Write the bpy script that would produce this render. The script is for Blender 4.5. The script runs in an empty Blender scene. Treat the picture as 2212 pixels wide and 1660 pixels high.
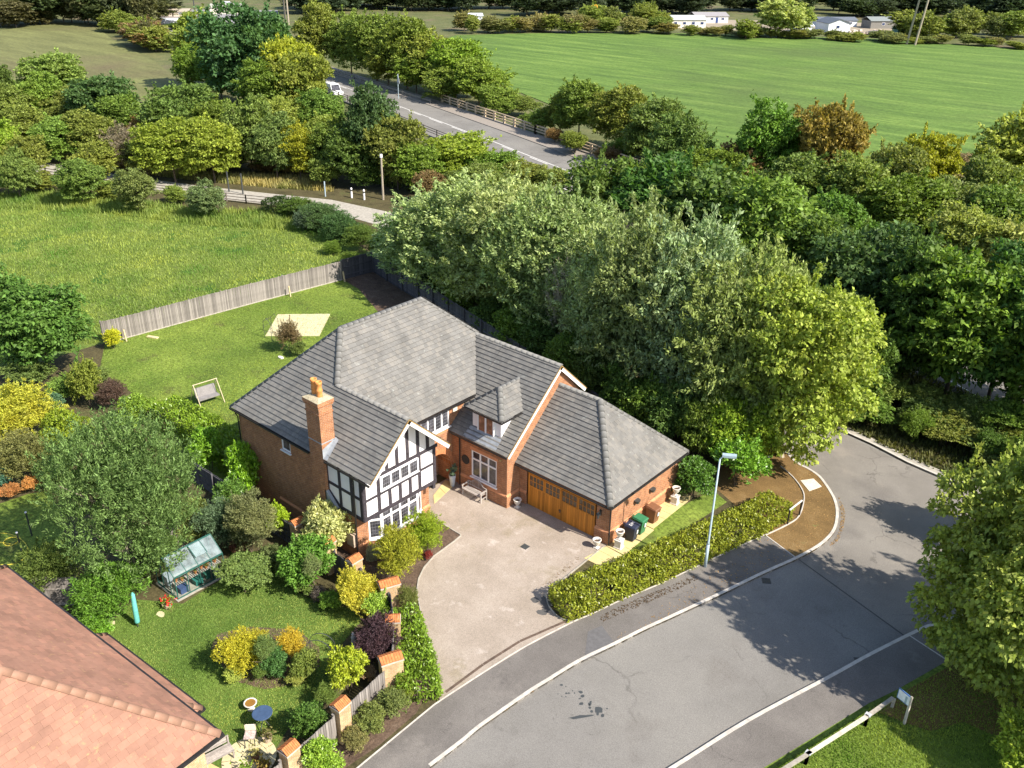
import bpy, math, random
import numpy as np
from mathutils import Vector, Matrix

# ------------------------------------------------------------------ camera, sky, sun, exposure
scene = bpy.context.scene
col = scene.collection
CAM_H = 30.0
PITCH, YAW, ROLL = math.radians(26.84), math.radians(130.8), math.radians(0.9)
FPX = 3361 / 1.736                      # focal length in survey pixels (photo 2212 wide)
cam_data = bpy.data.cameras.new('camera')
cam = bpy.data.objects.new('camera', cam_data); col.objects.link(cam)
_cp, _sp = math.cos(PITCH), math.sin(PITCH)
_f = Vector((math.cos(YAW) * _cp, math.sin(YAW) * _cp, -_sp))
_r0 = Vector((math.sin(YAW), -math.cos(YAW), 0)); _u0 = _r0.cross(_f)
_r = _r0 * math.cos(ROLL) + _u0 * math.sin(ROLL)
_u = -_r0 * math.sin(ROLL) + _u0 * math.cos(ROLL)
cam.matrix_world = Matrix(((_r.x, _u.x, -_f.x, 0), (_r.y, _u.y, -_f.y, 0), (_r.z, _u.z, -_f.z, CAM_H), (0, 0, 0, 1)))
cam_data.sensor_fit = 'HORIZONTAL'; cam_data.sensor_width = 36
cam_data.lens = 36 * FPX / 2212
cam_data.clip_end = 5000
scene.camera = cam

SUN_EL, SUN_AZ = math.radians(42), math.radians(7)      # azimuth from +x towards +y
world = bpy.data.worlds.new('World'); scene.world = world; world.use_nodes = True
wn = world.node_tree.nodes; wl = world.node_tree.links; wn.clear()
wo = wn.new('ShaderNodeOutputWorld'); wb = wn.new('ShaderNodeBackground'); ws = wn.new('ShaderNodeTexSky')
ws.sky_type = 'NISHITA'; ws.sun_disc = False
ws.sun_elevation = SUN_EL; ws.sun_rotation = math.pi / 2 - SUN_AZ
wb.inputs['Strength'].default_value = 0.12
wl.new(ws.outputs[0], wb.inputs[0]); wl.new(wb.outputs[0], wo.inputs[0])
sd = bpy.data.lights.new('sun', 'SUN'); sd.energy = 5.0; sd.angle = math.radians(0.5); sd.color = (1.0, 0.93, 0.82)
sun = bpy.data.objects.new('sun', sd); col.objects.link(sun)
_s = Vector((math.cos(SUN_EL) * math.cos(SUN_AZ), math.cos(SUN_EL) * math.sin(SUN_AZ), math.sin(SUN_EL)))
sun.rotation_euler = _s.to_track_quat('Z', 'Y').to_euler(); sun.location = _s * 80
vs = scene.view_settings; vs.view_transform = 'Standard'; vs.look = 'None'; vs.gamma = 1; vs.exposure = 0.85
scene.cycles.max_bounces = 6; scene.cycles.diffuse_bounces = 3; scene.cycles.transmission_bounces = 4
scene.cycles.use_denoising = True

# ------------------------------------------------------------------ survey helper: a photo pixel on a level plane -> a point in metres
def gp(x, y, z=0.0):
    d = _f * FPX + _r * (x - 1106) - _u * (y - 830)
    t = (z - CAM_H) / d.z
    return Vector((d.x * t, d.y * t, z))
def top_h(b, topy):
    lo, hi = 0.0, 60.0
    for _ in range(40):
        m = (lo + hi) / 2
        v = b + Vector((0, 0, m - CAM_H))
        py = 830 - FPX * v.dot(_u) / v.dot(_f)
        if py > topy: lo = m
        else: hi = m
    return m
def px_m(b):                           # metres per survey pixel at a point
    return (b - Vector((0, 0, CAM_H))).dot(_f) / FPX

# ------------------------------------------------------------------ objects
def tag(o, label=None, cat=None, group=None, kind=None):
    if label: o['label'] = label
    if cat: o['category'] = cat
    if group: o['group'] = group
    if kind: o['kind'] = kind
    return o
def link_obj(name, data, parent=None):
    o = bpy.data.objects.new(name, data); col.objects.link(o)
    if parent is not None: o.parent = parent
    return o
def thing(name, label, cat, loc=(0, 0, 0), rz=0.0, group=None):
    o = link_obj(name, None); o.location = loc; o.rotation_euler = (0, 0, rz); o.empty_display_size = 0.3
    return tag(o, label, cat, group)
def copy_tree(o, parent=None):
    c = o.copy(); col.objects.link(c); c.parent = parent
    for ch in list(o.children): copy_tree(ch, c)
    return c
def hide_proto(o):
    for ch in list(o.children): hide_proto(ch)
    bpy.data.objects.remove(o)

class MB:
    """collects geometry for ONE mesh"""
    def __init__(s): s.v = []; s.f = []; s.m = []; s.uv = []
    def face(s, pts, m=0, uv=None):
        i = len(s.v); s.v += [tuple(p) for p in pts]; s.f.append(tuple(range(i, i + len(pts)))); s.m.append(m)
        s.uv.append(uv)
        return s
    def box(s, a, b, m=0, bottom=True):
        (x0, y0, z0), (x1, y1, z1) = a, b
        x0, x1 = sorted((x0, x1)); y0, y1 = sorted((y0, y1)); z0, z1 = sorted((z0, z1))
        P = [(x0,y0,z0),(x1,y0,z0),(x1,y1,z0),(x0,y1,z0),(x0,y0,z1),(x1,y0,z1),(x1,y1,z1),(x0,y1,z1)]
        i = len(s.v); s.v += P
        F = [(4,5,6,7),(0,1,5,4),(1,2,6,5),(2,3,7,6),(3,0,4,7)] + ([(3,2,1,0)] if bottom else [])
        for f in F: s.f.append(tuple(i + k for k in f)); s.m.append(m); s.uv.append(None)
        return s
    def obox(s, o, ax, ay, az, m=0):            # oriented box: corner o and three edge vectors
        o, ax, ay, az = Vector(o), Vector(ax), Vector(ay), Vector(az)
        if ax.cross(ay).dot(az) < 0: ax, ay = ay, ax
        P = [o, o+ax, o+ax+ay, o+ay, o+az, o+ax+az, o+ax+ay+az, o+ay+az]
        i = len(s.v); s.v += [tuple(p) for p in P]
        for f in [(4,5,6,7),(0,1,5,4),(1,2,6,5),(2,3,7,6),(3,0,4,7),(3,2,1,0)]:
            s.f.append(tuple(i + k for k in f)); s.m.append(m); s.uv.append(None)
        return s
    def bar(s, a, b, w, h=None, m=0, up=(0,0,1)):   # square bar from a to b
        a, b = Vector(a), Vector(b); h = h or w; d = b - a
        up = Vector(up)
        if abs(d.normalized().dot(up)) > .98: up = Vector((1,0,0))
        sx = d.cross(up).normalized() * w; sy = sx.cross(d).normalized() * h
        return s.obox(a - sx/2 - sy/2, sx, sy, d, m)
    def tube(s, pts, rad, n=8, m=0, cap=True):
        pts = [Vector(p) for p in pts]
        if not hasattr(rad, '__len__'): rad = [rad] * len(pts)
        rings = []
        for k, p in enumerate(pts):
            d = (pts[min(k+1, len(pts)-1)] - pts[max(k-1, 0)]).normalized()
            ref = Vector((0,0,1)) if abs(d.z) < .9 else Vector((1,0,0))
            x = d.cross(ref).normalized(); y = d.cross(x)
            i = len(s.v); rings.append(i)
            for j in range(n):
                a = 2*math.pi*j/n; s.v.append(tuple(p + x*math.cos(a)*rad[k] + y*math.sin(a)*rad[k]))
        for r0, r1 in zip(rings, rings[1:]):
            for j in range(n):
                s.f.append((r0+j, r1+j, r1+(j+1)%n, r0+(j+1)%n)); s.m.append(m); s.uv.append(None)
        if cap:
            s.f.append(tuple(rings[0]+j for j in range(n))); s.m.append(m); s.uv.append(None)
            s.f.append(tuple(rings[-1]+n-1-j for j in range(n))); s.m.append(m); s.uv.append(None)
        return s
    def lathe(s, prof, c=(0,0,0), n=16, m=0):       # profile [(r,z)...]
        rings = []
        for r, z in prof:
            rings.append(len(s.v))
            for j in range(n):
                a = 2*math.pi*j/n; s.v.append((c[0]+r*math.cos(a), c[1]+r*math.sin(a), c[2]+z))
        for r0, r1 in zip(rings, rings[1:]):
            for j in range(n):
                s.f.append((r0+j, r0+(j+1)%n, r1+(j+1)%n, r1+j)); s.m.append(m); s.uv.append(None)
        s.f.append(tuple(rings[-1]+j for j in range(n))); s.m.append(m); s.uv.append(None)
        return s
    def prism(s, poly, z0, z1, m=0):                # poly: xy points counter-clockwise
        if sum(a[0]*b[1]-b[0]*a[1] for a, b in zip(poly, poly[1:]+poly[:1])) < 0: poly = poly[::-1]
        n = len(poly); i = len(s.v)
        s.v += [(p[0],p[1],z1) for p in poly] + [(p[0],p[1],z0) for p in poly]
        s.f.append(tuple(range(i, i+n))); s.m.append(m); s.uv.append(None)
        for k in range(n):
            j = (k+1) % n; s.f.append((i+k, i+n+k, i+n+j, i+j)); s.m.append(m); s.uv.append(None)
        return s
    def build(s, name, mats, parent=None, smooth=False):
        me = bpy.data.meshes.new(name); me.from_pydata(s.v, [], s.f)
        if not isinstance(mats, (list, tuple)): mats = [mats]
        for mt in mats: me.materials.append(mt)
        if len(mats) > 1: me.polygons.foreach_set('material_index', s.m)
        if any(u is not None for u in s.uv):
            L = me.uv_layers.new(name='UVMap'); k = 0
            for f, u in zip(s.f, s.uv):
                for j in range(len(f)):
                    if u is not None: L.data[k].uv = u[j]
                    k += 1
        if smooth: me.polygons.foreach_set('use_smooth', [True]*len(me.polygons))
        me.update()
        return link_obj(name, me, parent)
def mesh_np(name, V, F, mat, smooth=False):
    me = bpy.data.meshes.new(name); n = len(F); k = F.shape[1]
    me.vertices.add(len(V)); me.vertices.foreach_set('co', V.astype(np.float32).ravel())
    me.loops.add(n*k); me.loops.foreach_set('vertex_index', F.astype(np.int32).ravel())
    me.polygons.add(n); me.polygons.foreach_set('loop_start', np.arange(0, n*k, k, dtype=np.int32))
    if smooth: me.polygons.foreach_set('use_smooth', np.ones(n, bool))
    me.materials.append(mat); me.update(calc_edges=True)
    return me
def inside(p, poly):
    c = False; n = len(poly)
    for i in range(n):
        (x0, y0), (x1, y1) = poly[i][:2], poly[i-1][:2]
        if (y0 > p[1]) != (y1 > p[1]) and p[0] < (x1-x0)*(p[1]-y0)/(y1-y0)+x0: c = not c
    return c

# ------------------------------------------------------------------ materials (all procedural)
def N(nt, t, **kw):
    n = nt.nodes.new(t)
    for k, v in kw.items():
        if k in n.inputs: n.inputs[k].default_value = v
        else: setattr(n, k, v)
    return n
def ramp(nt, stops, interp='LINEAR'):
    r = nt.nodes.new('ShaderNodeValToRGB'); r.color_ramp.interpolation = interp
    e = r.color_ramp.elements
    while len(e) < len(stops): e.new(0.5)
    for el, (p, c) in zip(e, stops): el.position = p; el.color = (*c, 1) if len(c) == 3 else c
    return r
def new_mat(name):
    m = bpy.data.materials.new(name); m.use_nodes = True; nt = m.node_tree
    b = nt.nodes['Principled BSDF']
    return m, nt, b
def mixc(nt, fac, a, b, mode='MIX'):
    n = nt.nodes.new('ShaderNodeMix'); n.data_type = 'RGBA'; n.blend_type = mode
    for sock, v in ((n.inputs[0], fac), (n.inputs[6], a), (n.inputs[7], b)):
        if hasattr(v, 'links') or hasattr(v, 'is_linked'): nt.links.new(v, sock)
        elif isinstance(v, (int, float)): sock.default_value = v
        else: sock.default_value = (*v, 1)
    return n.outputs[2]
def coords(nt, kind='Object'):
    return nt.nodes.new('ShaderNodeTexCoord').outputs[kind]
def noise(nt, vec, scale, detail=4, rough=.6, out='Fac'):
    n = N(nt, 'ShaderNodeTexNoise'); n.inputs['Scale'].default_value = scale; n.inputs['Detail'].default_value = detail; n.inputs['Roughness'].default_value = rough
    nt.links.new(vec, n.inputs['Vector']); return n.outputs[out]
def bump(nt, b, h, dist=.02, strength=.6):
    n = N(nt, 'ShaderNodeBump'); n.inputs['Distance'].default_value = dist; n.inputs['Strength'].default_value = strength
    nt.links.new(h, n.inputs['Height']); nt.links.new(n.outputs[0], b.inputs['Normal'])
def plain(name, c, rough=.7, var=.25, scale=6, metal=0, bumpd=0, spec=.35):
    m, nt, b = new_mat(name)
    co = coords(nt); f = noise(nt, co, scale)
    lo = tuple(x*(1-var) for x in c); hi = tuple(min(1, x*(1+var)) for x in c)
    r = ramp(nt, [(.3, lo), (.7, hi)]); nt.links.new(f, r.inputs[0]); nt.links.new(r.outputs[0], b.inputs['Base Color'])
    b.inputs['Roughness'].default_value = rough; b.inputs['Metallic'].default_value = metal; b.inputs['Specular IOR Level'].default_value = spec
    if bumpd: bump(nt, b, noise(nt, co, scale*6), bumpd)
    return m
def layered(name, base, stops, rough=.9, bumpd=0, bscale=30, patches=(), fine=None, spec=.2, kind='Object', crack=0):
    """ground-like surface: noise ramp + optional patches [(scale, threshold, colour, softness)] + fine speckle (scale, amount)"""
    m, nt, b = new_mat(name); co = coords(nt, kind)
    r = ramp(nt, stops); nt.links.new(noise(nt, co, base, 6, .65), r.inputs[0]); c = r.outputs[0]
    for i, (sc, th, pc, so) in enumerate(patches):
        mp = N(nt, 'ShaderNodeMapping'); mp.inputs['Location'].default_value = (17.3*(i+1), 5.1*i, 3); nt.links.new(co, mp.inputs[0])
        pr = ramp(nt, [(th, (0,0,0)), (th+so, (1,1,1))]); nt.links.new(noise(nt, mp.outputs[0], sc, 5, .6), pr.inputs[0])
        c = mixc(nt, pr.outputs[0], c, pc)
    if fine:
        fr = ramp(nt, [(.3, (1-fine[1],)*3), (.7, (1+fine[1],)*3)]); nt.links.new(noise(nt, co, fine[0], 3, .7), fr.inputs[0])
        c = mixc(nt, 1.0, c, fr.outputs[0], 'MULTIPLY')
    if crack:
        wv = N(nt, 'ShaderNodeVectorMath', operation='ADD'); nt.links.new(co, wv.inputs[0]); nt.links.new(noise(nt, co, 1.1, 4, .6, 'Color'), wv.inputs[1])
        vo = N(nt, 'ShaderNodeTexVoronoi', feature='DISTANCE_TO_EDGE'); vo.inputs['Scale'].default_value = crack; nt.links.new(wv.outputs[0], vo.inputs['Vector'])
        cr = ramp(nt, [(0, (1,1,1)), (.012, (0,0,0))]); nt.links.new(vo.outputs['Distance'], cr.inputs[0])
        mk = ramp(nt, [(.5, (0,0,0)), (.62, (.55,.55,.55))]); nt.links.new(noise(nt, co, .25, 3), mk.inputs[0])
        fm = N(nt, 'ShaderNodeMath', operation='MULTIPLY'); nt.links.new(cr.outputs[0], fm.inputs[0]); nt.links.new(mk.outputs[0], fm.inputs[1])
        c = mixc(nt, fm.outputs[0], c, (.06,.055,.05))
    nt.links.new(c, b.inputs['Base Color'])
    b.inputs['Roughness'].default_value = rough; b.inputs['Specular IOR Level'].default_value = spec
    if bumpd: bump(nt, b, noise(nt, co, bscale, 5, .7), bumpd)
    return m
def leafmat(name, trans=.32, var=.45, yellow=.14, spec=.25, rough=.55, patches=False):
    """leaf colour comes from the object's own colour; every leaf differs a little"""
    m, nt, b = new_mat(name)
    oi = nt.nodes.new('ShaderNodeObjectInfo'); ge = nt.nodes.new('ShaderNodeNewGeometry')
    v = ramp(nt, [(0, (1-var,)*3), (.55, (1,)*3), (1, (1+var,)*3)]); nt.links.new(ge.outputs['Random Per Island'], v.inputs[0])
    c = mixc(nt, 1.0, oi.outputs['Color'], v.outputs[0], 'MULTIPLY')
    if patches:
        pr = ramp(nt, [(.32, (.42,.68,.4)), (.5, (1,1,1)), (.66, (1.45,1.28,1.15))]); nt.links.new(noise(nt, ge.outputs['Position'], .16, 6, .62), pr.inputs[0]); c = mixc(nt, 1.0, c, pr.outputs[0], 'MULTIPLY')
    co = coords(nt); f = ramp(nt, [(.42, (0,0,0)), (.68, (1,1,1))]); nt.links.new(noise(nt, co, 2.6, 3), f.inputs[0])
    warm = mixc(nt, 1.0, c, (1.9, 1.25, .75), 'MULTIPLY')
    fm = N(nt, 'ShaderNodeMath', operation='MULTIPLY'); nt.links.new(f.outputs[0], fm.inputs[0]); fm.inputs[1].default_value = yellow
    c2 = mixc(nt, fm.outputs[0], c, warm)
    nt.links.new(c2, b.inputs['Base Color']); b.inputs['Roughness'].default_value = rough; b.inputs['Specular IOR Level'].default_value = spec
    t = N(nt, 'ShaderNodeBsdfTranslucent'); tc = mixc(nt, 1.0, c2, (1.25, 1.3, .6), 'MULTIPLY'); nt.links.new(tc, t.inputs[0])
    mx = nt.nodes.new('ShaderNodeMixShader'); mx.inputs[0].default_value = trans
    out = nt.nodes['Material Output']
    nt.links.new(b.outputs[0], mx.inputs[1]); nt.links.new(t.outputs[0], mx.inputs[2]); nt.links.new(mx.outputs[0], out.inputs[0])
    return m
def brickmat(name, c1, c2, mortar, w=.225, h=.075, ms=.012, kind='UV', weather=.4):
    m, nt, b = new_mat(name); co = coords(nt, kind)
    bt = N(nt, 'ShaderNodeTexBrick'); nt.links.new(co, bt.inputs['Vector'])
    bt.inputs['Color1'].default_value = (*c1, 1); bt.inputs['Color2'].default_value = (*c2, 1); bt.inputs['Mortar'].default_value = (*mortar, 1)
    bt.inputs['Scale'].default_value = 1; bt.inputs['Brick Width'].default_value = w; bt.inputs['Row Height'].default_value = h
    bt.inputs['Mortar Size'].default_value = ms; bt.inputs['Bias'].default_value = 0
    r = ramp(nt, [(.3, (1-weather,)*3), (.7, (1+weather*.6,)*3)]); nt.links.new(noise(nt, coords(nt), 2.6, 9, .75), r.inputs[0])
    c = mixc(nt, 1.0, bt.outputs[0], r.outputs[0], 'MULTIPLY')
    nt.links.new(c, b.inputs['Base Color']); b.inputs['Roughness'].default_value = .85; b.inputs['Specular IOR Level'].default_value = .2
    inv = N(nt, 'ShaderNodeMath', operation='SUBTRACT'); inv.inputs[0].default_value = 1; nt.links.new(bt.outputs['Fac'], inv.inputs[1])
    bump(nt, b, inv.outputs[0], .008, .8)
    return m
def tilemat(name, c, var=.3, hue=(1.0, 1.0, 1.0), lichen=None):
    m, nt, b = new_mat(name)
    ge = nt.nodes.new('ShaderNodeNewGeometry'); oi = nt.nodes.new('ShaderNodeObjectInfo')
    ad = N(nt, 'ShaderNodeMath', operation='ADD'); nt.links.new(ge.outputs['Random Per Island'], ad.inputs[0]); nt.links.new(oi.outputs['Random'], ad.inputs[1])
    fr = N(nt, 'ShaderNodeMath', operation='FRACT'); nt.links.new(ad.outputs[0], fr.inputs[0])
    lo = tuple(x*(1-var) for x in c); hi = tuple(x*(1+var)*h for x, h in zip(c, hue))
    r = ramp(nt, [(0, lo), (.5, c), (1, hi)]); nt.links.new(fr.outputs[0], r.inputs[0])
    co = coords(nt, 'Generated') if False else ge.outputs['Position']
    w = ramp(nt, [(.3, (.78,)*3), (.7, (1.15,)*3)]); nt.links.new(noise(nt, co, .9, 6), w.inputs[0])
    cc = mixc(nt, 1.0, r.outputs[0], w.outputs[0], 'MULTIPLY')
    if lichen:
        lr = ramp(nt, [(.6, (0,0,0)), (.72, (.6,.6,.6))]); nt.links.new(noise(nt, co, 5, 6), lr.inputs[0]); cc = mixc(nt, lr.outputs[0], cc, lichen)
    nt.links.new(cc, b.inputs['Base Color']); b.inputs['Roughness'].default_value = .8; b.inputs['Specular IOR Level'].default_value = .25
    bump(nt, b, noise(nt, co, 40, 3), .004, .6)
    return m

M = {}
M['leaf'] = leafmat('leaf')
M['grass_blade'] = leafmat('grass_blade', trans=.3, var=.3, yellow=0, patches=True)
M['leaf_gloss'] = leafmat('glossy_leaf', trans=.25, spec=.45, rough=.38, yellow=.15)
M['leaf_pale'] = leafmat('pale_leaf', trans=.32, var=.5, yellow=.05)
M['bark'] = plain('bark', (.13,.10,.07), .95, .4, 9, bumpd=.03)
M['pale_bark'] = plain('pale_bark', (.34,.29,.22), .9, .3, 9)
M['rough_ground'] = layered('rough_ground', .15, [(.3, (.075,.085,.03)), (.5, (.11,.12,.045)), (.7, (.16,.15,.06))], fine=(3, .35), bumpd=.05, bscale=2, patches=[(.06, .55, (.15,.12,.07), .12)])
M['wood_floor'] = layered('woodland_floor', .5, [(.3, (.05,.045,.02)), (.55, (.09,.075,.035)), (.75, (.09,.105,.035))], fine=(6, .4), bumpd=.06, bscale=4)
M['lawn'] = layered('lawn_grass', .22, [(.28, (.07,.11,.018)), (.5, (.125,.18,.028)), (.72, (.2,.26,.045))], fine=(5, .5), bumpd=.05, bscale=11, patches=[(.45, .58, (.10,.115,.03), .12), (1.4, .62, (.19,.25,.05), .1)])
M['lawn2'] = layered('garden_lawn_grass', .3, [(.28, (.06,.105,.018)), (.5, (.09,.15,.026)), (.72, (.14,.205,.038))], fine=(7, .35), bumpd=.05, bscale=11, patches=[(.7, .6, (.14,.16,.045), .12)])
M['paddock'] = layered('paddock_grass', .13, [(.28, (.075,.115,.022)), (.5, (.125,.17,.032)), (.72, (.19,.225,.05))], fine=(4, .4), bumpd=.09, bscale=5, patches=[(.22, .56, (.05,.115,.018), .06), (.8, .6, (.15,.18,.05), .1)])
def fieldmat(name, c0, c1, c2, brown):
    m, nt, b = new_mat(name); co = coords(nt)
    mp = N(nt, 'ShaderNodeMapping'); mp.inputs['Rotation'].default_value = (0, 0, -math.radians(41)); mp.inputs['Scale'].default_value = (.035, .22, .2); nt.links.new(co, mp.inputs[0])
    r = ramp(nt, [(.3, c0), (.5, c1), (.7, c2)]); nt.links.new(noise(nt, mp.outputs[0], 1, 9, .75), r.inputs[0])
    p = ramp(nt, [(.52, (0,0,0)), (.66, (.75,.75,.75))]); nt.links.new(noise(nt, co, .014, 5), p.inputs[0])
    c = mixc(nt, p.outputs[0], r.outputs[0], brown)
    fr = ramp(nt, [(.3, (.7,)*3), (.7, (1.3,)*3)]); nt.links.new(noise(nt, co, 1.2, 5, .75), fr.inputs[0])
    c = mixc(nt, 1.0, c, fr.outputs[0], 'MULTIPLY')
    nt.links.new(c, b.inputs['Base Color']); b.inputs['Roughness'].default_value = .95; b.inputs['Specular IOR Level'].default_value = .15
    bump(nt, b, noise(nt, co, 1.5, 5, .7), .15, .6)
    return m
M['field'] = fieldmat('field_grass', (.055,.10,.024), (.105,.175,.036), (.18,.26,.058), (.085,.125,.036))
M['field_dry'] = fieldmat('dry_field_grass', (.10,.105,.04), (.15,.155,.06), (.21,.22,.08), (.13,.10,.06))
M['soil'] = layered('bare_soil', 1.2, [(.3, (.075,.05,.035)), (.55, (.125,.085,.06)), (.75, (.18,.135,.10))], fine=(9, .4), bumpd=.05, bscale=9)
M['brown_verge'] = layered('leaf_litter_soil', .6, [(.3, (.12,.075,.03)), (.55, (.185,.115,.045)), (.75, (.25,.17,.08))], fine=(14, .35), bumpd=.03, bscale=14, patches=[(1.5, .66, (.16,.16,.05), .1)])
M['drive'] = layered('resin_gravel', .35, [(.25, (.255,.21,.165)), (.5, (.33,.275,.225)), (.75, (.405,.345,.29))], fine=(26, .3), bumpd=.012, bscale=60, patches=[(.5, .56, (.26,.215,.15), .15), (1.1, .6, (.43,.37,.32), .1)])
M['asphalt'] = layered('asphalt', .16, [(.3, (.165,.155,.14)), (.5, (.20,.188,.172)), (.7, (.235,.222,.20))], fine=(22, .28), bumpd=.01, bscale=60, patches=[(.35, .56, (.165,.152,.138), .14), (.09, .5, (.225,.212,.19), .2), (2.2, .68, (.15,.14,.128), .06)], crack=.16)
M['asphalt_old'] = layered('old_asphalt', .2, [(.3, (.165,.15,.132)), (.5, (.205,.187,.165)), (.7, (.245,.225,.198))], fine=(22, .3), bumpd=.01, bscale=60, patches=[(.6, .56, (.24,.215,.185), .14), (.2, .55, (.165,.15,.135), .15)], crack=.3)
M['footway'] = layered('footway_asphalt', .3, [(.3, (.125,.113,.102)), (.5, (.158,.143,.13)), (.7, (.195,.178,.16))], fine=(24, .3), bumpd=.008, bscale=60, patches=[(.5, .58, (.205,.185,.165), .14), (.9, .62, (.11,.10,.092), .1)], crack=.45)
M['concrete'] = plain('kerb_concrete', (.50,.46,.41), .9, .18, 2.5, bumpd=.004)
M['old_concrete'] = plain('weathered_concrete', (.36,.33,.28), .9, .25, 3, bumpd=.006)
M['yellow_slab'] = plain('yellow_paving_slab', (.58,.47,.22), .85, .14, 1.5)
M['pale_slab'] = plain('pale_paving_slab', (.56,.49,.30), .85, .16, 1.8)
M['brick'] = brickmat('red_brick', (.47,.18,.065), (.33,.115,.045), (.44,.31,.21))
M['buff_brick'] = brickmat('buff_brick', (.60,.40,.20), (.50,.29,.13), (.50,.42,.30))
M['plinth_brick'] = plain('orange_plinth_brick', (.60,.27,.13), .8, .15, 4)
M['cap_brick'] = plain('orange_cap_tile', (.50,.17,.055), .8, .35, 5, bumpd=.006)
M['stone_cap'] = plain('cap_mortar', (.5,.42,.34), .9, .2, 6)
M['tile_edge'] = plain('grimy_tile_edge', (.018,.0175,.017), .95, .3, 9)  # near-black butt edges paint in the gap shadows between tile courses
M['red_tile_edge'] = plain('grimy_red_tile_edge', (.10,.06,.045), .95, .3, 9)  # course shadow lines put into the colour of the red butt edges
M['tile'] = tilemat('grey_roof_tile', (.175,.168,.156), .12, (1.03,1.0,.96), (.33,.34,.31))
M['ridge'] = plain('grey_ridge_tile', (.185,.18,.17), .75, .2, 3)
M['tile_under'] = plain('roof_underlay', (.06,.06,.06), .9, .2, 3)
M['red_tile'] = tilemat('pinkish_roof_tile', (.31,.165,.115), .11, (1.05,1.0,.98), (.44,.28,.13))
M['red_ridge'] = plain('pinkish_ridge_tile', (.31,.175,.12), .75, .15, 2)
M['white'] = plain('white_paint', (.82,.79,.77), .5, .04, 3)
M['plaster'] = plain('white_render', (.84,.80,.79), .8, .05, 1.2)
M['upvc'] = plain('white_window_frame', (.82,.81,.81), .35, .03, 3)
M['timber'] = plain('black_stained_timber', (.045,.038,.045), .8, .45, 9, bumpd=.006)
M['gutter'] = plain('black_gutter', (.025,.023,.023), .45, .2, 4)
M['lead'] = plain('lead_flashing', (.30,.32,.345), .5, .2, 4)
M['flaunch'] = plain('lichened_mortar', (.42,.36,.24), .95, .35, 9, bumpd=.02)
M['terracotta'] = plain('terracotta', (.62,.26,.075), .7, .18, 5)
M['mossy_edge'] = plain('mossy_verge_mortar', (.33,.21,.075), .95, .35, 12)
def glassmat(name, c, var=.6):
    m, nt, b = new_mat(name); co = coords(nt, 'Object')
    r = ramp(nt, [(.35, tuple(x*(1-var) for x in c)), (.52, c), (.7, tuple(x*(2.2) for x in c))]); nt.links.new(noise(nt, co, 2.2, 3), r.inputs[0])
    nt.links.new(r.outputs[0], b.inputs['Base Color']); b.inputs['Roughness'].default_value = .06; b.inputs['Specular IOR Level'].default_value = .6
    return m
M['glass'] = glassmat('window_glass', (.055,.055,.065))
M['curtain_glass'] = glassmat('window_glass_before_curtain', (.16,.08,.055), .4)
M['leading'] = plain('window_leading', (.28,.28,.30), .5, .1, 3)
M['garage_wood'] = None
def woodmat(name, c, axis=(9, 9, .6), dark=.5, rough=.65):
    m, nt, b = new_mat(name); co = coords(nt)
    mp = N(nt, 'ShaderNodeMapping'); mp.inputs['Scale'].default_value = axis; nt.links.new(co, mp.inputs[0])
    oi = nt.nodes.new('ShaderNodeObjectInfo')
    r = ramp(nt, [(.28, tuple(x*(1-dark) for x in c)), (.5, c), (.72, tuple(min(1, x*(1+dark*.6)) for x in c))]); nt.links.new(noise(nt, mp.outputs[0], 1, 6, .65), r.inputs[0])
    v = ramp(nt, [(0, (.72,)*3), (1, (1.3,)*3)]); nt.links.new(oi.outputs['Random'], v.inputs[0])
    c = mixc(nt, 1.0, r.outputs[0], v.outputs[0], 'MULTIPLY')
    nt.links.new(c, b.inputs['Base Color']); b.inputs['Roughness'].default_value = rough; b.inputs['Specular IOR Level'].default_value = .25
    return m
M['garage_wood'] = woodmat('golden_wood', (.52,.20,.028), (14, 14, .8), .3, .5)
M['fence_wood'] = woodmat('silvered_fence_wood', (.24,.215,.195), (11, 11, .9), .5, .9)
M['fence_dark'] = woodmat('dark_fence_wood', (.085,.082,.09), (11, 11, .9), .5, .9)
M['grey_wood'] = woodmat('weathered_grey_wood', (.36,.32,.29), (8, 8, 8), .35, .85)
M['pale_wood'] = plain('new_pale_wood', (.60,.48,.28), .8, .15, 6)
M['stone'] = plain('pale_cast_stone', (.62,.58,.52), .85, .16, 7, bumpd=.006)
M['galv'] = plain('painted_lamp_steel', (.36,.45,.50), .45, .12, 5, spec=.5)
M['steel'] = plain('dark_steel', (.05,.055,.055), .45, .25, 7, spec=.5)
M['rail_wood'] = woodmat('bleached_rail_wood', (.42,.38,.32), (5, 5, 5), .35, .9)
M['buff_rail'] = plain('buff_parapet_rail', (.55,.43,.29), .8, .2, 3)
M['dark_water'] = plain('dark_plastic', (.02,.022,.028), .4, .2, 5)
def P(name, c, rough=.5, var=.15, scale=5, **k):
    if name not in M: M[name] = plain(name, c, rough, var, scale, **k)
    return M[name]
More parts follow.
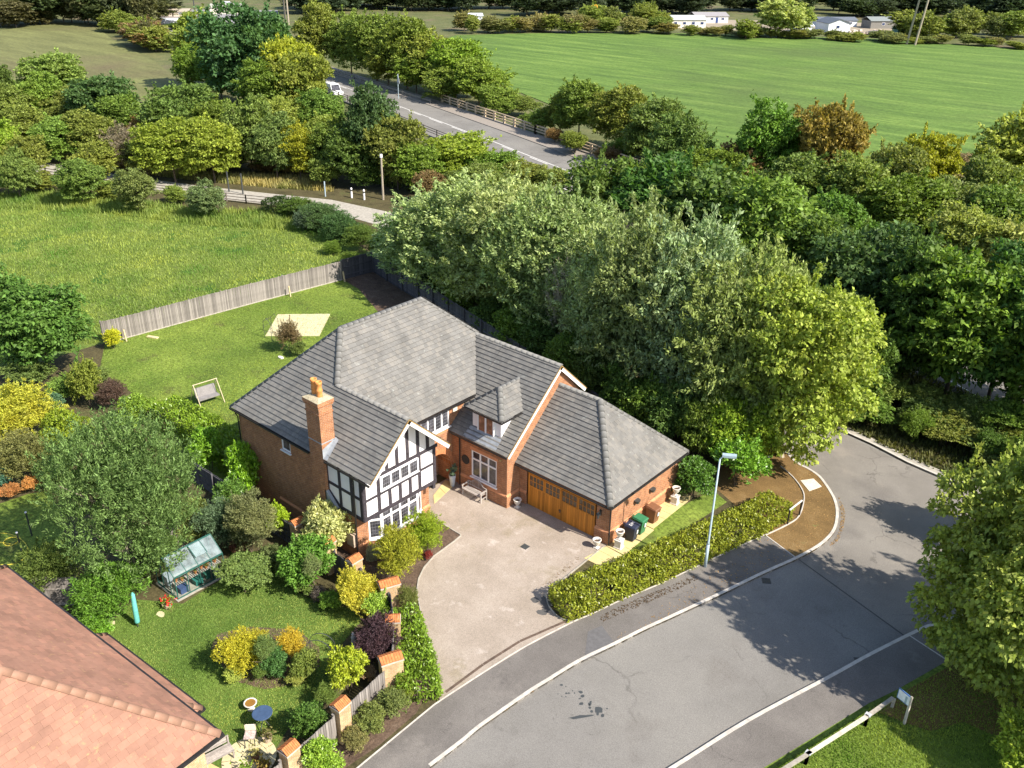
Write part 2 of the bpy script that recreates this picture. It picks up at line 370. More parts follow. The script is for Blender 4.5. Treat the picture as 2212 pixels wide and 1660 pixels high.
# ------------------------------------------------------------------ the setting: ground, roads, pavements, lawns
def smooth(pts, n=5):
    out = []; P_ = [pts[0]] + list(pts) + [pts[-1]]
    for i in range(1, len(P_)-2):
        a, b, c, d = [np.array(q, float) for q in P_[i-1:i+3]]
        for k in range(n):
            t = k/n; out.append(tuple(.5*((2*b) + (c-a)*t + (2*a-5*b+4*c-d)*t*t + (-a+3*b-3*c+d)*t**3)))
    return out + [tuple(pts[-1])]
def xy(pts): return [tuple(gp(*p)[:2]) for p in pts]
def sheet(name, poly, z, mat, depth=.25, parent=None):
    o = MB().prism(list(poly), z - depth, z).build(name, mat, parent)
    if parent is None: o['kind'] = 'structure'
    return o
g_ = MB().prism([(-2500,-800),(900,-800),(900,2500),(-2500,2500)], -.6, -.15).build('ground', M['rough_ground']); g_['kind'] = 'structure'

KERB = [(845,1725),(930,1657),(998,1605),(1035,1574),(1073,1547),(1146,1496),(1183,1473),(1255,1429),(1330,1393),(1391,1362),(1461,1330),(1555,1286),(1652,1239),(1721,1208),(1774,1178),(1802,1150),(1811,1122),(1810,1094),(1799,1066),(1774,1031),(1749,1013),(1724,1000),(1700,976)]
KJ = 13*5                                  # kerb index where the verge begins
kerb = smooth(xy(KERB))
lane_left = xy([(1688,950),(1600,868),(1480,800)])
garden = sheet('garden_ground', kerb + lane_left + [(-52,72),(-80,95),(-130,100),(-150,40),(-120,-30),(-11,-30)], 0.0, M['wood_floor'])
bank = sheet('bank', xy([(1500,760),(1640,838),(1786,916),(1884,960),(1961,1000),(2070,1047),(2212,1110)]) + [(25,45),(60,60),(60,72),(-40,100),(-60,82)], 0.0, M['wood_floor'])
FARK = [(1330,1725),(1443,1660),(1613,1554),(1789,1460),(1878,1411),(1987,1357),(2019,1346),(2080,1325),(2212,1285)]
fark = smooth(xy(FARK))
verge = sheet('grass_verge', fark + [(30,45),(60,20),(20,-20),(-5,-10)], 0.0, M['lawn'])
road = sheet('road', [(-32,-40),(60,-40),(60,75),(-60,75),(-60,55),(-32,44)], -.10, M['asphalt'], depth=.2)
side_road = sheet('side_road', xy([(1719,1206),(1790,1262),(1962,1376),(2040,1340),(2260,1270),(2260,1130),(2070,1050),(1880,963),(1780,915),(1640,840),(1520,770),(1490,800),(1640,900),(1690,950),(1720,995),(1800,1060),(1816,1110),(1770,1185)]), -.095, M['asphalt_old'], depth=.05)
BACK = [(740,1690),(779,1656),(922,1538),(951,1516),(1046,1454),(1138,1397),(1241,1344),(1274,1330),(1355,1292),(1430,1261),(1571,1194),(1652,1157)]
back = smooth(xy(BACK))
pavement = sheet('pavement', kerb[:KJ+1] + back[::-1], .008, M['footway'], depth=.2)
pavement2 = sheet('far_pavement', fark[:26] + xy([(2046,1428),(1938,1490),(1878,1519),(1648,1660),(1560,1725)]), .008, M['footway'], depth=.2)
pavement3 = sheet('bank_pavement', xy([(1640,838),(1786,916),(1884,960),(1961,1000),(2070,1047),(2212,1110),(2212,1094),(2078,1036),(1970,990),(1890,950),(1795,906),(1650,830)]), .012, M['old_concrete'], depth=.2)
brown = sheet('leaf_litter_verge', kerb[KJ:] + xy([(1685,985),(1640,975),(1560,1000),(1540,1050),(1620,1120),(1652,1157)]), .006, M['brown_verge'], depth=.2)
drive = sheet('driveway', xy([(951,1516),(1046,1454),(1138,1397),(1241,1344),(1222,1340),(1206,1333),(1188,1313),(1182,1294),(1186,1280),(1271,1210),(1306,1182)]) + [(-22.0,34.0),(-28.0,34.2),(-28.6,33),(-33.2,33),(-33.2,29.5),(-31.3,29.0)] + xy([(936,1122),(995,1158),(981,1170),(937,1202),(915,1227),(903,1252),(899,1280),(905,1309),(912,1345),(930,1420),(945,1490)]), .02, M['drive'], depth=.2)
back_lawn = sheet('back_lawn', xy([(228,738),(270,732),(547,656),(740,605),(775,625),(800,655),(830,690)]) + [(-48,46),(-44,43),(-34,38),(-34,30)] + [(-42,23.4),(-49,22.5)] + xy([(430,940),(330,880),(215,800)]), .012, M['lawn'], depth=.2)
corner_soil = sheet('corner_soil', xy([(742,604),(806,588),(905,652),(1000,720),(1010,770),(900,720),(830,690),(800,655),(775,625)]), .016, M['soil'], depth=.2)
side_grass = sheet('side_grass', xy([(1228,1262),(1262,1237),(1300,1212),(1345,1190),(1450,1105),(1540,1060),(1570,1085),(1400,1195),(1235,1290)]), .014, M['lawn'], depth=.2)
neigh_lawn = sheet('garden_lawn', xy([(200,1400),(250,1335),(290,1295),(345,1300),(395,1305),(482,1250),(500,1190),(560,1192),(600,1215),(640,1278),(690,1303),(760,1315),(782,1340),(740,1390),(705,1425),(716,1475),(668,1535),(622,1575),(600,1612),(540,1670),(430,1720),(300,1560)]), .012, M['lawn2'], depth=.2)
left_lawn = sheet('left_lawn', xy([(-120,1130),(60,1068),(108,1060),(140,1140),(90,1290),(0,1270),(-120,1230)]), .012, M['lawn'], depth=.2)
paddock = sheet('paddock', xy([(-250,430),(-60,425),(120,425),(300,440),(450,465),(600,462),(700,480),(790,540),(806,586),(740,603),(623,636),(547,655),(270,731),(200,748),(60,790),(-250,860)]), .008, M['paddock'], depth=.2)
field = sheet('field', xy([(940,90),(985,76),(1150,72),(1500,72),(1900,84),(2212,106),(2600,140),(2600,360),(2300,330),(2050,330),(1800,345),(1500,330),(1250,250),(1000,150)]), -.05, M['field'], depth=.2)
dry_field = sheet('dry_field', xy([(-400,70),(0,66),(130,48),(200,52),(250,90),(330,130),(385,170),(400,205),(330,225),(250,215),(100,190),(-400,190)]), -.05, M['field_dry'], depth=.2)
lane_pts = [Vector((*p, 0)) for p in [(-215,30),(-170,40),(-139.4,47.7),(-116.8,53.9),(-105.4,57.8),(-95.4,62.0),(-87.6,65.5),(-79.8,66.6),(-66,67),(-52,64)]]
def strip(pts, a, b):                    # band between offsets a and b left of a polyline
    L, R = [], []
    for i, p in enumerate(pts):
        d = (pts[min(i+1, len(pts)-1)] - pts[max(i-1, 0)]).normalized(); n = Vector((-d.y, d.x, 0))
        L.append(tuple((p + n*a)[:2])); R.append(tuple((p + n*b)[:2]))
    return L + R[::-1]
def offset(pts, a, z=0):
    out = []
    for i, p in enumerate(pts):
        d = (pts[min(i+1, len(pts)-1)] - pts[max(i-1, 0)]).normalized(); n = Vector((-d.y, d.x, 0)); q = p + n*a; q.z = z; out.append(q)
    return out
lane = sheet('lane', strip(lane_pts, 2.2, -2.2), .02, M['old_concrete'], depth=.3)
HW = [Vector((*p, 0)) for p in [(-330,176),(-260,156),(-200,138),(-165,127.5),(-130.6,117.5),(-98.7,107.3),(-74.4,98.9),(-45,87.5),(-20,76.5),(0,66),(30,49),(70,25)]]
hw_poly = strip(HW, 9.6, -6.9)
highway = sheet('highway', hw_poly, .06, M['asphalt'], depth=.35)
hw_path = sheet('highway_footpath', strip(HW, 9.4, 5.6), .16, P('footpath_tarmac', (.27,.235,.20), .9), depth=.3)
# painted markings: double centre line of long dashes and edge lines
def dashes(name, pts, off, w, dash, gap, z, parent):
    segs = offset(pts, off, z); mb = MB(); rem = 0; on = True; pos = 0
    for a, b in zip(segs, segs[1:]):
        L = (b-a).length; d = (b-a)/L; n = Vector((-d.y, d.x, 0))*w/2; t = 0
        while t < L:
            ln = min((dash if on else gap) - pos, L - t)
            if on and ln > .05:
                p, q = a + d*t, a + d*(t+ln); mb.face([p-n, q-n, q+n, p+n])
            t += ln; pos += ln
            if pos >= (dash if on else gap) - 1e-4: on = not on; pos = 0
    return mb.build(name, P('road_paint', (.72,.70,.66), .7), parent)
dashes('centre_line', HW, .18, .16, 60, .1, .068, highway)
dashes('centre_line', HW, -.22, .16, 5, 3.5, .068, highway)
dashes('edge_line', HW, -5.3, .14, 60, .1, .068, highway)
far_ground = None
# kerb stones, one by one
def kerb_stones(pts, parent, w=.16, z0=-.2, z1=.03, L=.915, name='kerb_stone', mat=None, side=1):
    P3 = [Vector((*p, 0)) for p in pts]; acc = 0
    for a, b in zip(P3, P3[1:]):
        D = (b-a).length; n_ = max(1, round(D/L)); d = (b-a)/n_; nn = Vector((-d.y, d.x, 0)).normalized()*w*side
        for k in range(n_):
            p = a + d*k + d*.006
            MB().obox((p.x, p.y, z0), d*.988, nn, (0, 0, z1-z0+random.uniform(-.004, .004))).build(name, mat or M['concrete'], parent)
random.seed(3)
kerb_stones(kerb[5:], pavement)
kerb_stones(fark[3:], pavement2, side=-1)
kerb_stones(xy([(1640,838),(1786,916),(1884,960),(1961,1000),(2070,1047)]), pavement3, side=1, z1=.04)
# thin edgings
kerb_stones(back[3:], pavement, w=.06, z0=-.1, z1=.035, name='edging_stone', mat=M['concrete'])
kerb_stones(smooth(xy([(1685,1008),(1711,1031),(1730,1056),(1736,1078),(1726,1114),(1702,1133),(1652,1157)]), 3), brown, w=.06, z0=-.1, z1=.06, name='edging_stone')
kerb_stones(xy([(1652,1157),(1721,1208)]), brown, w=.06, z0=-.1, z1=.03, name='edging_stone')
kerb_stones(smooth(xy([(1241,1344),(1222,1340),(1206,1333),(1188,1313),(1182,1294),(1186,1280),(1271,1210),(1306,1182)]), 3), drive, w=.06, z0=-.1, z1=.07, name='edging_stone', mat=M['old_concrete'])
kerb_stones(xy([(936,1122),(995,1158),(981,1170),(937,1202),(915,1227),(903,1252),(899,1280),(905,1309),(912,1345)]), drive, w=.06, z0=-.1, z1=.07, name='edging_stone', mat=M['old_concrete'])
kerb_stones(xy([(1962,1373),(2046,1428)]), pavement2, w=.06, z0=-.1, z1=.02, name='edging_stone')
# dark drain channel across the mouth of the drive, in metre lengths
dr = [Vector((*p, 0)) for p in xy([(965,1498),(1046,1438),(1125,1388),(1228,1343)])]
for a, b in zip(dr, dr[1:]):
    n_ = round((b-a).length); d = (b-a)/n_; nn = Vector((-d.y, d.x, 0)).normalized()*.13
    for k in range(n_):
        q = a + d*k
        MB().obox((q.x, q.y, -.05), d*.985, nn, (0, 0, .079)).build('drain_channel', P('rusty_channel', (.11,.075,.055), .8, .35, 4), drive)
MB().box((-.2,-.2,-.05), (.2,.2,.026)).build('drain_cover', M['steel'], drive).location = gp(1134,1182)
# gully grates in the road
def grate(px, py, rz, parent):
    c = gp(px, py)
    base = MB().box((-.22,-.22,-.16), (.22,.22,-.088)).build('gully_grate', M['steel'], parent); base.location = c; base.rotation_euler.z = rz
    for k in range(5):
        MB().box((-.2+.085*k,-.2,-.09), (-.16+.085*k,.2,-.08)).build('grate_bar', P('grate_iron', (.09,.075,.06), .6), base)
grate(1656,1252, .6, road); grate(1857,1425, .6, road)
def flat_mark(name, pts, z, mat, parent):
    return MB().face([(p[0], p[1], z) for p in pts]).build(name, mat, parent)
bare = sheet('bare_verge_soil', xy([(1900,1540),(1960,1490),(2060,1435),(2230,1420),(2260,1600),(2150,1590),(2080,1560),(2010,1580),(1950,1560)]), .012, M['brown_verge'], depth=.1)
cov = sheet('utility_cover', xy([(1729,1039),(1757,1035),(1775,1052),(1748,1062)]), .03, P('cover_concrete', (.62,.56,.46), .8), depth=.1, parent=brown)
# oil stains and old patches in the asphalt, flat on the road
rs = random.Random(8)
def blot(cx, cy, r, z, mat, parent, n=11, sx=1, rot=0):
    c = gp(cx, cy); pts = []
    for k in range(n):
        a = 2*math.pi*k/n; q = r*rs.uniform(.55, 1.1); u, v = q*math.cos(a)*sx, q*math.sin(a)
        pts.append((c.x + u*math.cos(rot)-v*math.sin(rot), c.y + u*math.sin(rot)+v*math.cos(rot)))
    flat_mark('stain', pts, z, mat, parent)
oil = P('oil_stain', (.055,.06,.062), .55)
for k in range(26):
    t = k/25; blot(1210+95*t+rs.uniform(-8,8), 1483+55*t+rs.uniform(-14,14), rs.uniform(.03,.11), -.0955, oil, road, 8)
blot(1293,1531,.2,-.0957,oil,road); blot(1258,1545,.1,-.0958,oil,road,sx=6,rot=.9)
wet = P('damp_patch', (.10,.095,.09), .6)
for k in range(12): blot(1168+rs.uniform(-14,20), 1300+rs.uniform(-8,24), rs.uniform(.12,.32), .0245+.0002*k, wet, drive, 10)
# broad darker and lighter repairs on the footway and road
flat_mark('repair_patch', xy([(1330,1393),(1300,1352),(1270,1365),(1262,1428)][::-1]), .0125, P('repair_tarmac', (.12,.115,.115), .9), pavement)
joint = P('joint_seal', (.075,.072,.07), .8)
a, b = gp(1726,1206), gp(1962,1376); d = (b-a).normalized(); nn = Vector((-d.y, d.x, 0))*.04
flat_mark('joint', [a-nn, b-nn, b+nn, a+nn], -.0905, joint, road)
# pale paving square in the back lawn and yellow slabs beside the house, slab by slab
def slabs(quad, nu, nv, mat, parent, z=.03, jit=.012, name='paving_slab', skip=()):
    a, b, c, d = [Vector((*p, 0)) for p in quad]
    for i in range(nu):
        for j in range(nv):
            if (i, j) in skip: continue
            def q(u, v): return (a*(1-u)+b*u)*(1-v) + (d*(1-u)+c*u)*v
            e = .012
            pts = [q((i+e)/nu,(j+e)/nv), q((i+1-e)/nu,(j+e)/nv), q((i+1-e)/nu,(j+1-e)/nv), q((i+e)/nu,(j+1-e)/nv)]
            zz = z + rs.uniform(0, jit)
            MB().prism([tuple(p[:2]) for p in pts], -.05, zz).build(name, mat, parent)
slabs(xy([(573,727),(600,680),(714,679),(690,727)]), 6, 7, M['pale_slab'], back_lawn)
path = sheet('garage_path', [(-22.3,32.4),(-20.9,32.5),(-20.6,34.0),(-20.9,36.0),(-20.9,41.2),(-22.0,41.2),(-22.0,33.6)], .01, M['soil'], depth=.1)
slabs([(-22.25,31.9),(-20.95,31.95),(-20.75,33.5),(-21.98,33.55)], 2, 3, M['yellow_slab'], path)
slabs([(-21.98,33.58),(-20.8,33.58),(-20.85,36.6),(-21.98,36.6)], 2, 5, M['yellow_slab'], path)
slabs([(-21.98,36.65),(-20.95,36.65),(-20.95,41.0),(-21.98,41.0)], 2, 7, M['yellow_slab'], path)
slabs([(-32.8,29.6),(-31.6,29.4),(-31.0,30.4),(-31.2,31.6),][:0] or xy([(936,1072),(962,1038),(985,1046),(938,1090)]), 2, 2, M['yellow_slab'], drive, z=.035)
# ------------------------------------------------------------------ building kit
class Bld:
    """a building: parts are modelled in world metres under an Empty at its base"""
    def __init__(s, name, label, cat, loc):
        s.loc = Vector(loc); s.e = thing(name, label, cat, loc)
    def add(s, mb, name, mat, parent=None, smooth=False, label=None):
        o = mb.build(name, mat, parent or s.e, smooth)
        if parent is None: o.location = -s.loc
        if label: o['label'] = label
        return o
def wall_rect(mb, o, u, W, H, holes=(), n=None, depth=.12, uoff=0, voff=0):
    """upright rectangle from o along u, with rectangular openings (u0,v0,u1,v1) and their reveals; n = outward normal"""
    o, u = Vector(o), Vector(u).normalized(); up = Vector((0,0,1)); n = Vector(n)
    us = sorted({0, W, *[h[0] for h in holes], *[h[2] for h in holes]}); vs_ = sorted({0, H, *[h[1] for h in holes], *[h[3] for h in holes]})
    flip = u.cross(up).dot(n) < 0
    def q(a, b, c=0): return o + u*a + up*b - n*c
    for a0, a1 in zip(us, us[1:]):
        for b0, b1 in zip(vs_, vs_[1:]):
            if any(h[0] <= a0 and a1 <= h[2] and h[1] <= b0 and b1 <= h[3] for h in holes): continue
            pts = [q(a0,b0), q(a1,b0), q(a1,b1), q(a0,b1)]; uv = [(a0+uoff,b0+voff),(a1+uoff,b0+voff),(a1+uoff,b1+voff),(a0+uoff,b1+voff)]
            if flip: pts, uv = pts[::-1], uv[::-1]
            mb.face(pts, 0, uv)
    for (a0,b0,a1,b1) in holes:
        for p, r in (((a0,b0),(a1,b0)),((a1,b0),(a1,b1)),((a1,b1),(a0,b1)),((a0,b1),(a0,b0))):
            pts = [q(*p), q(*p,depth), q(*r,depth), q(*r)]; L = math.hypot(p[0]-r[0], p[1]-r[1]); uv = [(0,0),(depth,0),(depth,L),(0,L)]
            mb.face(pts, 0, uv)
def window(B, o, u, n, W, H, cols, transom=None, fw=.07, glass='glass', leaded=False, sill=.1, setback=.06, parent=None, label=None, widths=None):
    """casement window: frame mesh, one pane per light, leading and sill as sub-parts. o = lower left corner on the wall plane"""
    o, u, n = Vector(o), Vector(u).normalized(), Vector(n).normalized(); up = Vector((0,0,1)); o = o - n*setback
    f = MB(); t = .07
    def bx(a0, b0, a1, b1, d=t, mb=f, off=0): mb.obox(o + u*a0 + up*b0 - n*d/2 + n*off, u*(a1-a0), up*(b1-b0), n*d)
    bx(0,0,fw,H); bx(W-fw,0,W,H); bx(fw,0,W-fw,fw); bx(fw,H-fw,W-fw,H)
    lw = (W - fw*(cols+1))/cols; panes = []
    for k in range(cols):
        a = fw + k*(lw+fw)
        if k: bx(a-fw, fw, a, H-fw, t*.96)
        if transom:
            bx(a, transom-fw/2, a+lw, transom+fw/2, t*.92)
            panes += [(a, fw, a+lw, transom-fw/2), (a, transom+fw/2, a+lw, H-fw)]
        else: panes.append((a, fw, a+lw, H-fw))
    if parent is None: fo = B.add(f, 'window', M['upvc'], label=label)
    else: fo = B.add(f, 'window', M['upvc'], parent, label=label)
    ld = MB(); ll = MB()
    for i, (a0,b0,a1,b1) in enumerate(panes):
        p = MB(); s_ = .022                                       # opening sash inside the frame
        p.obox(o + u*a0 + up*b0 - n*.02, u*(a1-a0), up*(b1-b0), n*.02)
        B.add(p, 'pane', M[glass], fo)
        for c in ((a0,b0,a0+s_,b1),(a1-s_,b0,a1,b1),(a0+s_,b0,a1-s_,b0+s_),(a0+s_,b1-s_,a1-s_,b1)): bx(*c, d=.03, mb=ld, off=.012)
        if leaded:
            nx = max(2, round((a1-a0)/.16)); ny = max(2, round((b1-b0)/.22))
            for j in range(1, nx): x = a0+(a1-a0)*j/nx; bx(x-.0035,b0,x+.0035,b1, d=.012, mb=ll, off=.003)
            for j in range(1, ny): y = b0+(b1-b0)*j/ny; bx(a0,y-.0035,a1,y+.0035, d=.010, mb=ll, off=.003)
    B.add(ld, 'sash', M['upvc'], fo)
    if ll.f: B.add(ll, 'leading', M['leading'], fo)
    if sill:
        s_ = MB().obox(o - u*.06 - up*.06 - n*.04, u*(W+.12), up*.058, n*(sill+setback+.04)); B.add(s_, 'sill', M['upvc'], fo)
    return fo

def clip(poly, a, b):                      # Sutherland-Hodgman against the half plane left of a->b
    out = []
    def side(p): return (b[0]-a[0])*(p[1]-a[1]) - (b[1]-a[1])*(p[0]-a[0])
    for p, q in zip(poly, poly[1:]+poly[:1]):
        sp, sq = side(p), side(q)
        if sp >= 0: out.append(p)
        if (sp >= 0) != (sq >= 0):
            t = sp/(sp-sq); out.append((p[0]+(q[0]-p[0])*t, p[1]+(q[1]-p[1])*t))
    return out
class Roof:
    """tiled roof faces; each tile is laid on the slope and cut at hips, ridges and valleys"""
    def __init__(s, B, name, gauge, width, thick, tmat, rmat, umat, emat):
        s.em = emat
        s.B, s.g, s.w, s.t, s.tm, s.rm = B, gauge, width, thick, tmat, rmat
        s.under = MB(); s.tiles = []; s.name = name; s.um = umat; s.ridges = []
    def face(s, polys, u, origin=None):
        for poly in polys:
            poly = [Vector(p) for p in poly]
            n = (poly[1]-poly[0]).cross(poly[2]-poly[0]).normalized()
            if n.z < 0: poly = poly[::-1]; n = -n
            uu = Vector(u).normalized(); v = n.cross(uu).normalized()
            if v.z < 0: uu = -uu; v = n.cross(uu).normalized()
            o = Vector(origin) if origin else min(poly, key=lambda p: p.z)
            P2 = [((p-o).dot(uu), (p-o).dot(v)) for p in poly]
            if sum(a[0]*b[1]-b[0]*a[1] for a, b in zip(P2, P2[1:]+P2[:1])) < 0: P2 = P2[::-1]
            s.under.face([p - n*.03 for p in poly])
            a0, a1 = min(p[0] for p in P2), max(p[0] for p in P2); b0, b1 = min(p[1] for p in P2), max(p[1] for p in P2)
            for r in range(int(math.floor(b0/s.g)), int(b1/s.g)+1):
                sh = (r % 2)*s.w/2
                for c in range(int(math.floor((a0-sh)/s.w)), int((a1-sh)/s.w)+1):
                    x0, y0 = c*s.w+sh, r*s.g; full = [(x0+.0015,y0),(x0+s.w-.0015,y0),(x0+s.w-.0015,y0+s.g),(x0+.0015,y0+s.g)]
                    q = full
                    for a, b in zip(P2, P2[1:]+P2[:1]):
                        q = clip(q, a, b)
                        if len(q) < 3: break
                    if len(q) < 3: continue
                    ar = abs(sum(a[0]*b[1]-b[0]*a[1] for a, b in zip(q, q[1:]+q[:1])))/2
                    if ar < .0015: continue
                    s.tiles.append((o + uu*x0 + v*y0, uu, v, n, x0, y0, q, ar > s.g*(s.w-.003)*.999))
    def ridge(s, a, b, r=.13, L=.42): s.ridges.append((Vector(a), Vector(b), r, L))
    def build(s, parts=300, label=None):
        B = s.B; roof = B.add(s.under, s.name, s.um, label=label); cp = Vector((0,0,CAM_H)); rr = random.Random(5)
        full = sorted([t for t in s.tiles if t[7]], key=lambda t: (t[0]-cp).length)[:parts]; ids = {id(t) for t in full}
        # one shared tile
        g_, w_, t_ = s.g, s.w, s.t
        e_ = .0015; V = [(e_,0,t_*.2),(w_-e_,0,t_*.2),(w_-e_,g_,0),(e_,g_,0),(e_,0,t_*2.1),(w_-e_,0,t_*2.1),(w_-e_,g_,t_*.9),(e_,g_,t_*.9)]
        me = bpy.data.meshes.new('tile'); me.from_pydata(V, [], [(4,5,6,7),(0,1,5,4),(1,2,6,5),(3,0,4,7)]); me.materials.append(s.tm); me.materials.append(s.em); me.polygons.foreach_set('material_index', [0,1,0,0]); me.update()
        for (o,u,v,n,x0,y0,q,f) in full:
            ob = link_obj('tile', me, roof)
            ob.matrix_local = Matrix(((u.x,v.x,n.x,o.x),(u.y,v.y,n.y,o.y),(u.z,v.z,n.z,o.z+rr.uniform(-.003,.004)),(0,0,0,1)))
        mb = MB()
        for t in s.tiles:
            if id(t) in ids: continue
            (o,u,v,n,x0,y0,q,f) = t; lift = rr.uniform(-.003,.004)
            def pt(p, top): 
                h = (t_*2.1 - (p[1]-y0)/g_*t_*1.2) if top else 0
                return o + u*(p[0]-x0) + v*(p[1]-y0) + n*(h+lift)
            tp = [pt(p, 1) for p in q]; i = len(mb.v); k = len(q)
            mb.v += [tuple(p) for p in tp] + [tuple(pt(p, 0)) for p in q]
            mb.f.append(tuple(range(i, i+k))); mb.m.append(0); mb.uv.append(None)
            for j in range(k):
                j2 = (j+1) % k
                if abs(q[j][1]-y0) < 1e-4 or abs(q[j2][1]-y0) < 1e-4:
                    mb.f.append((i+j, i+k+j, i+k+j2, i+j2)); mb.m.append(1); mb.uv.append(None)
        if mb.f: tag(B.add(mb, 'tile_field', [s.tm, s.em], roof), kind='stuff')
        for a, b, r, L in s.ridges:
            n_ = max(1, round((b-a).length/L)); d = (b-a)/n_
            side = d.cross(Vector((0,0,1))).normalized(); up = side.cross(d).normalized()
            m2 = MB()
            for e, sc in ((0, 1.0), (1, .9)):
                for j in range(7):
                    an = math.pi*(j/6) ; m2.v.append((math.cos(an)*r*sc*1.05, e*1.0, math.sin(an)*r*sc*.8 - r*.12))
            for j in range(6): m2.f.append((j, j+1, 7+j+1, 7+j)); m2.m.append(0); m2.uv.append(None)
            m2.f.append(tuple(range(6,-1,-1))); m2.m.append(0); m2.uv.append(None)
            first = None
            for k in range(n_):
                if first is None:
                    first = m2.build('ridge_tile', s.rm, roof); ob = first; ob.data.polygons.foreach_set('use_smooth', [True]*6+[False])
                else: ob = link_obj('ridge_tile', first.data, roof)
                p = a + d*k; dd = d*1.03
                z_ = up*1.0
                ob.matrix_local = Matrix(((side.x,dd.x,z_.x,p.x),(side.y,dd.y,z_.y,p.y),(side.z,dd.z,z_.z,p.z+.02),(0,0,0,1)))
        return roof

# ------------------------------------------------------------------ the house
H = Bld('detached_house', 'red brick house with grey tiled roofs, black and white timbered gable and attached garage', 'house', (-31,31,0))
XF, XT, YL, XM, YW, XW, YG, XG = -31.15, -30.45, 23.85, -32.85, 32.65, -28.45, 33.75, -22.0
br = MB()
wall_rect(br, (-41.3,YL,0), (1,0,0), 10.15, 5.35, [(4.05,4.32,4.85,5.2)], (0,-1,0))
br.face([(-41.3,39.2,0),(-41.3,YL,0),(-41.3,YL,5.4),(-41.3,39.2,5.4)], 0, [(0,0),(15.3,0),(15.3,5.4),(0,5.4)])
wall_rect(br, (XF,YL,0), (0,1,0), 5.2, 2.75, [(.78,.75,4.5,2.5)], (1,0,0))
wall_rect(br, (XF,29.05,0), (-1,0,0), 1.7, 5.3, (), (0,1,0))
# main front wall with the round porch arch
ac, az, ar_ = 31.35, 1.15, 1.18
wall_rect(br, (XM,29.05,2.6), (0,1,0), 5.5, 2.75, [(1.12,1.3,3.42,2.5)], (1,0,0), voff=2.6)
for s_ in (-1, 1):
    y0, y1 = (29.05, ac-ar_) if s_ < 0 else (ac+ar_, YW+.02)
    br.face([(XM,y0,0),(XM,y1,0),(XM,y1,2.6),(XM,y0,2.6)], 0, [(y0,0),(y1,0),(y1,2.6),(y0,2.6)])
br.face([(XM,YW,0),(XM,34.6,0),(XM,34.6,2.6),(XM,YW,2.6)][::1], 0, [(0,0),(2,0),(2,2.6),(0,2.6)])
seg = 14
arc = [(ac + ar_*math.cos(math.pi*(1-k/seg)), az + ar_*math.sin(math.pi*(1-k/seg))) for k in range(seg+1)]
for (ya,za), (yb,zb) in zip(arc, arc[1:]):
    br.face([(XM,ya,za),(XM,yb,zb),(XM,yb,2.6),(XM,ya,2.6)], 0, [(ya,za),(yb,zb),(yb,2.6),(ya,2.6)])
    br.face([(XM,ya,za),(XM-1.1,ya,za),(XM-1.1,yb,zb),(XM,yb,zb)], 0, [(0,ya),(1.1,ya),(1.1,yb),(0,yb)])
for y_ in (ac-ar_, ac+ar_): br.face([(XM,y_,0),(XM-1.1,y_,0),(XM-1.1,y_,az),(XM,y_,az)], 0, [(0,0),(1.1,0),(1.1,az),(0,az)])
br.face([(XM-1.1,ac-1.2,0),(XM-1.1,ac+1.2,0),(XM-1.1,ac+1.2,2.6),(XM-1.1,ac-1.2,2.6)], 0, [(0,0),(2.4,0),(2.4,2.6),(0,2.6)])
# right wing
wall_rect(br, (XM,YW,0), (1,0,0), XW-XM, 3.7, [(1.6,1.02,3.6,2.82)], (0,-1,0))
br.face([(XW,YW,0),(XW,39.2,0),(XW,39.2,5.3),(XW,37.0,7.55),(XW,YW,3.75)], 0, [(0,0),(6.5,0),(6.5,5.3),(4.35,7.55),(0,3.75)])
br.face([(XM-2,39.2,0),(-41.3,39.2,0),(-41.3,39.2,5.4),(XM-2,39.2,5.4)], 0, [(0,0),(8,0),(8,5.4),(0,5.4)])
br.face([(XW,39.2,0),(XM-2,39.2,0),(XM-2,39.2,5.4),(XW,39.2,5.4)], 0, [(0,0),(6.4,0),(6.4,5.4),(0,5.4)])
# garage
wall_rect(br, (XW,YG,0), (1,0,0), XG-XW, 2.72, [(.64,0,5.5,2.34)], (0,-1,0), depth=.1)
wall_rect(br, (XG,YG,0), (0,1,0), 7.1, 2.72, (), (1,0,0))
br.face([(XG,YG+7.1,0),(XW,YG+7.1,0),(XW,YG+7.1,2.72),(XG,YG+7.1,2.72)], 0, [(0,0),(6.4,0),(6.4,2.7),(0,2.7)])
H.add(br, 'wall', M['brick'])
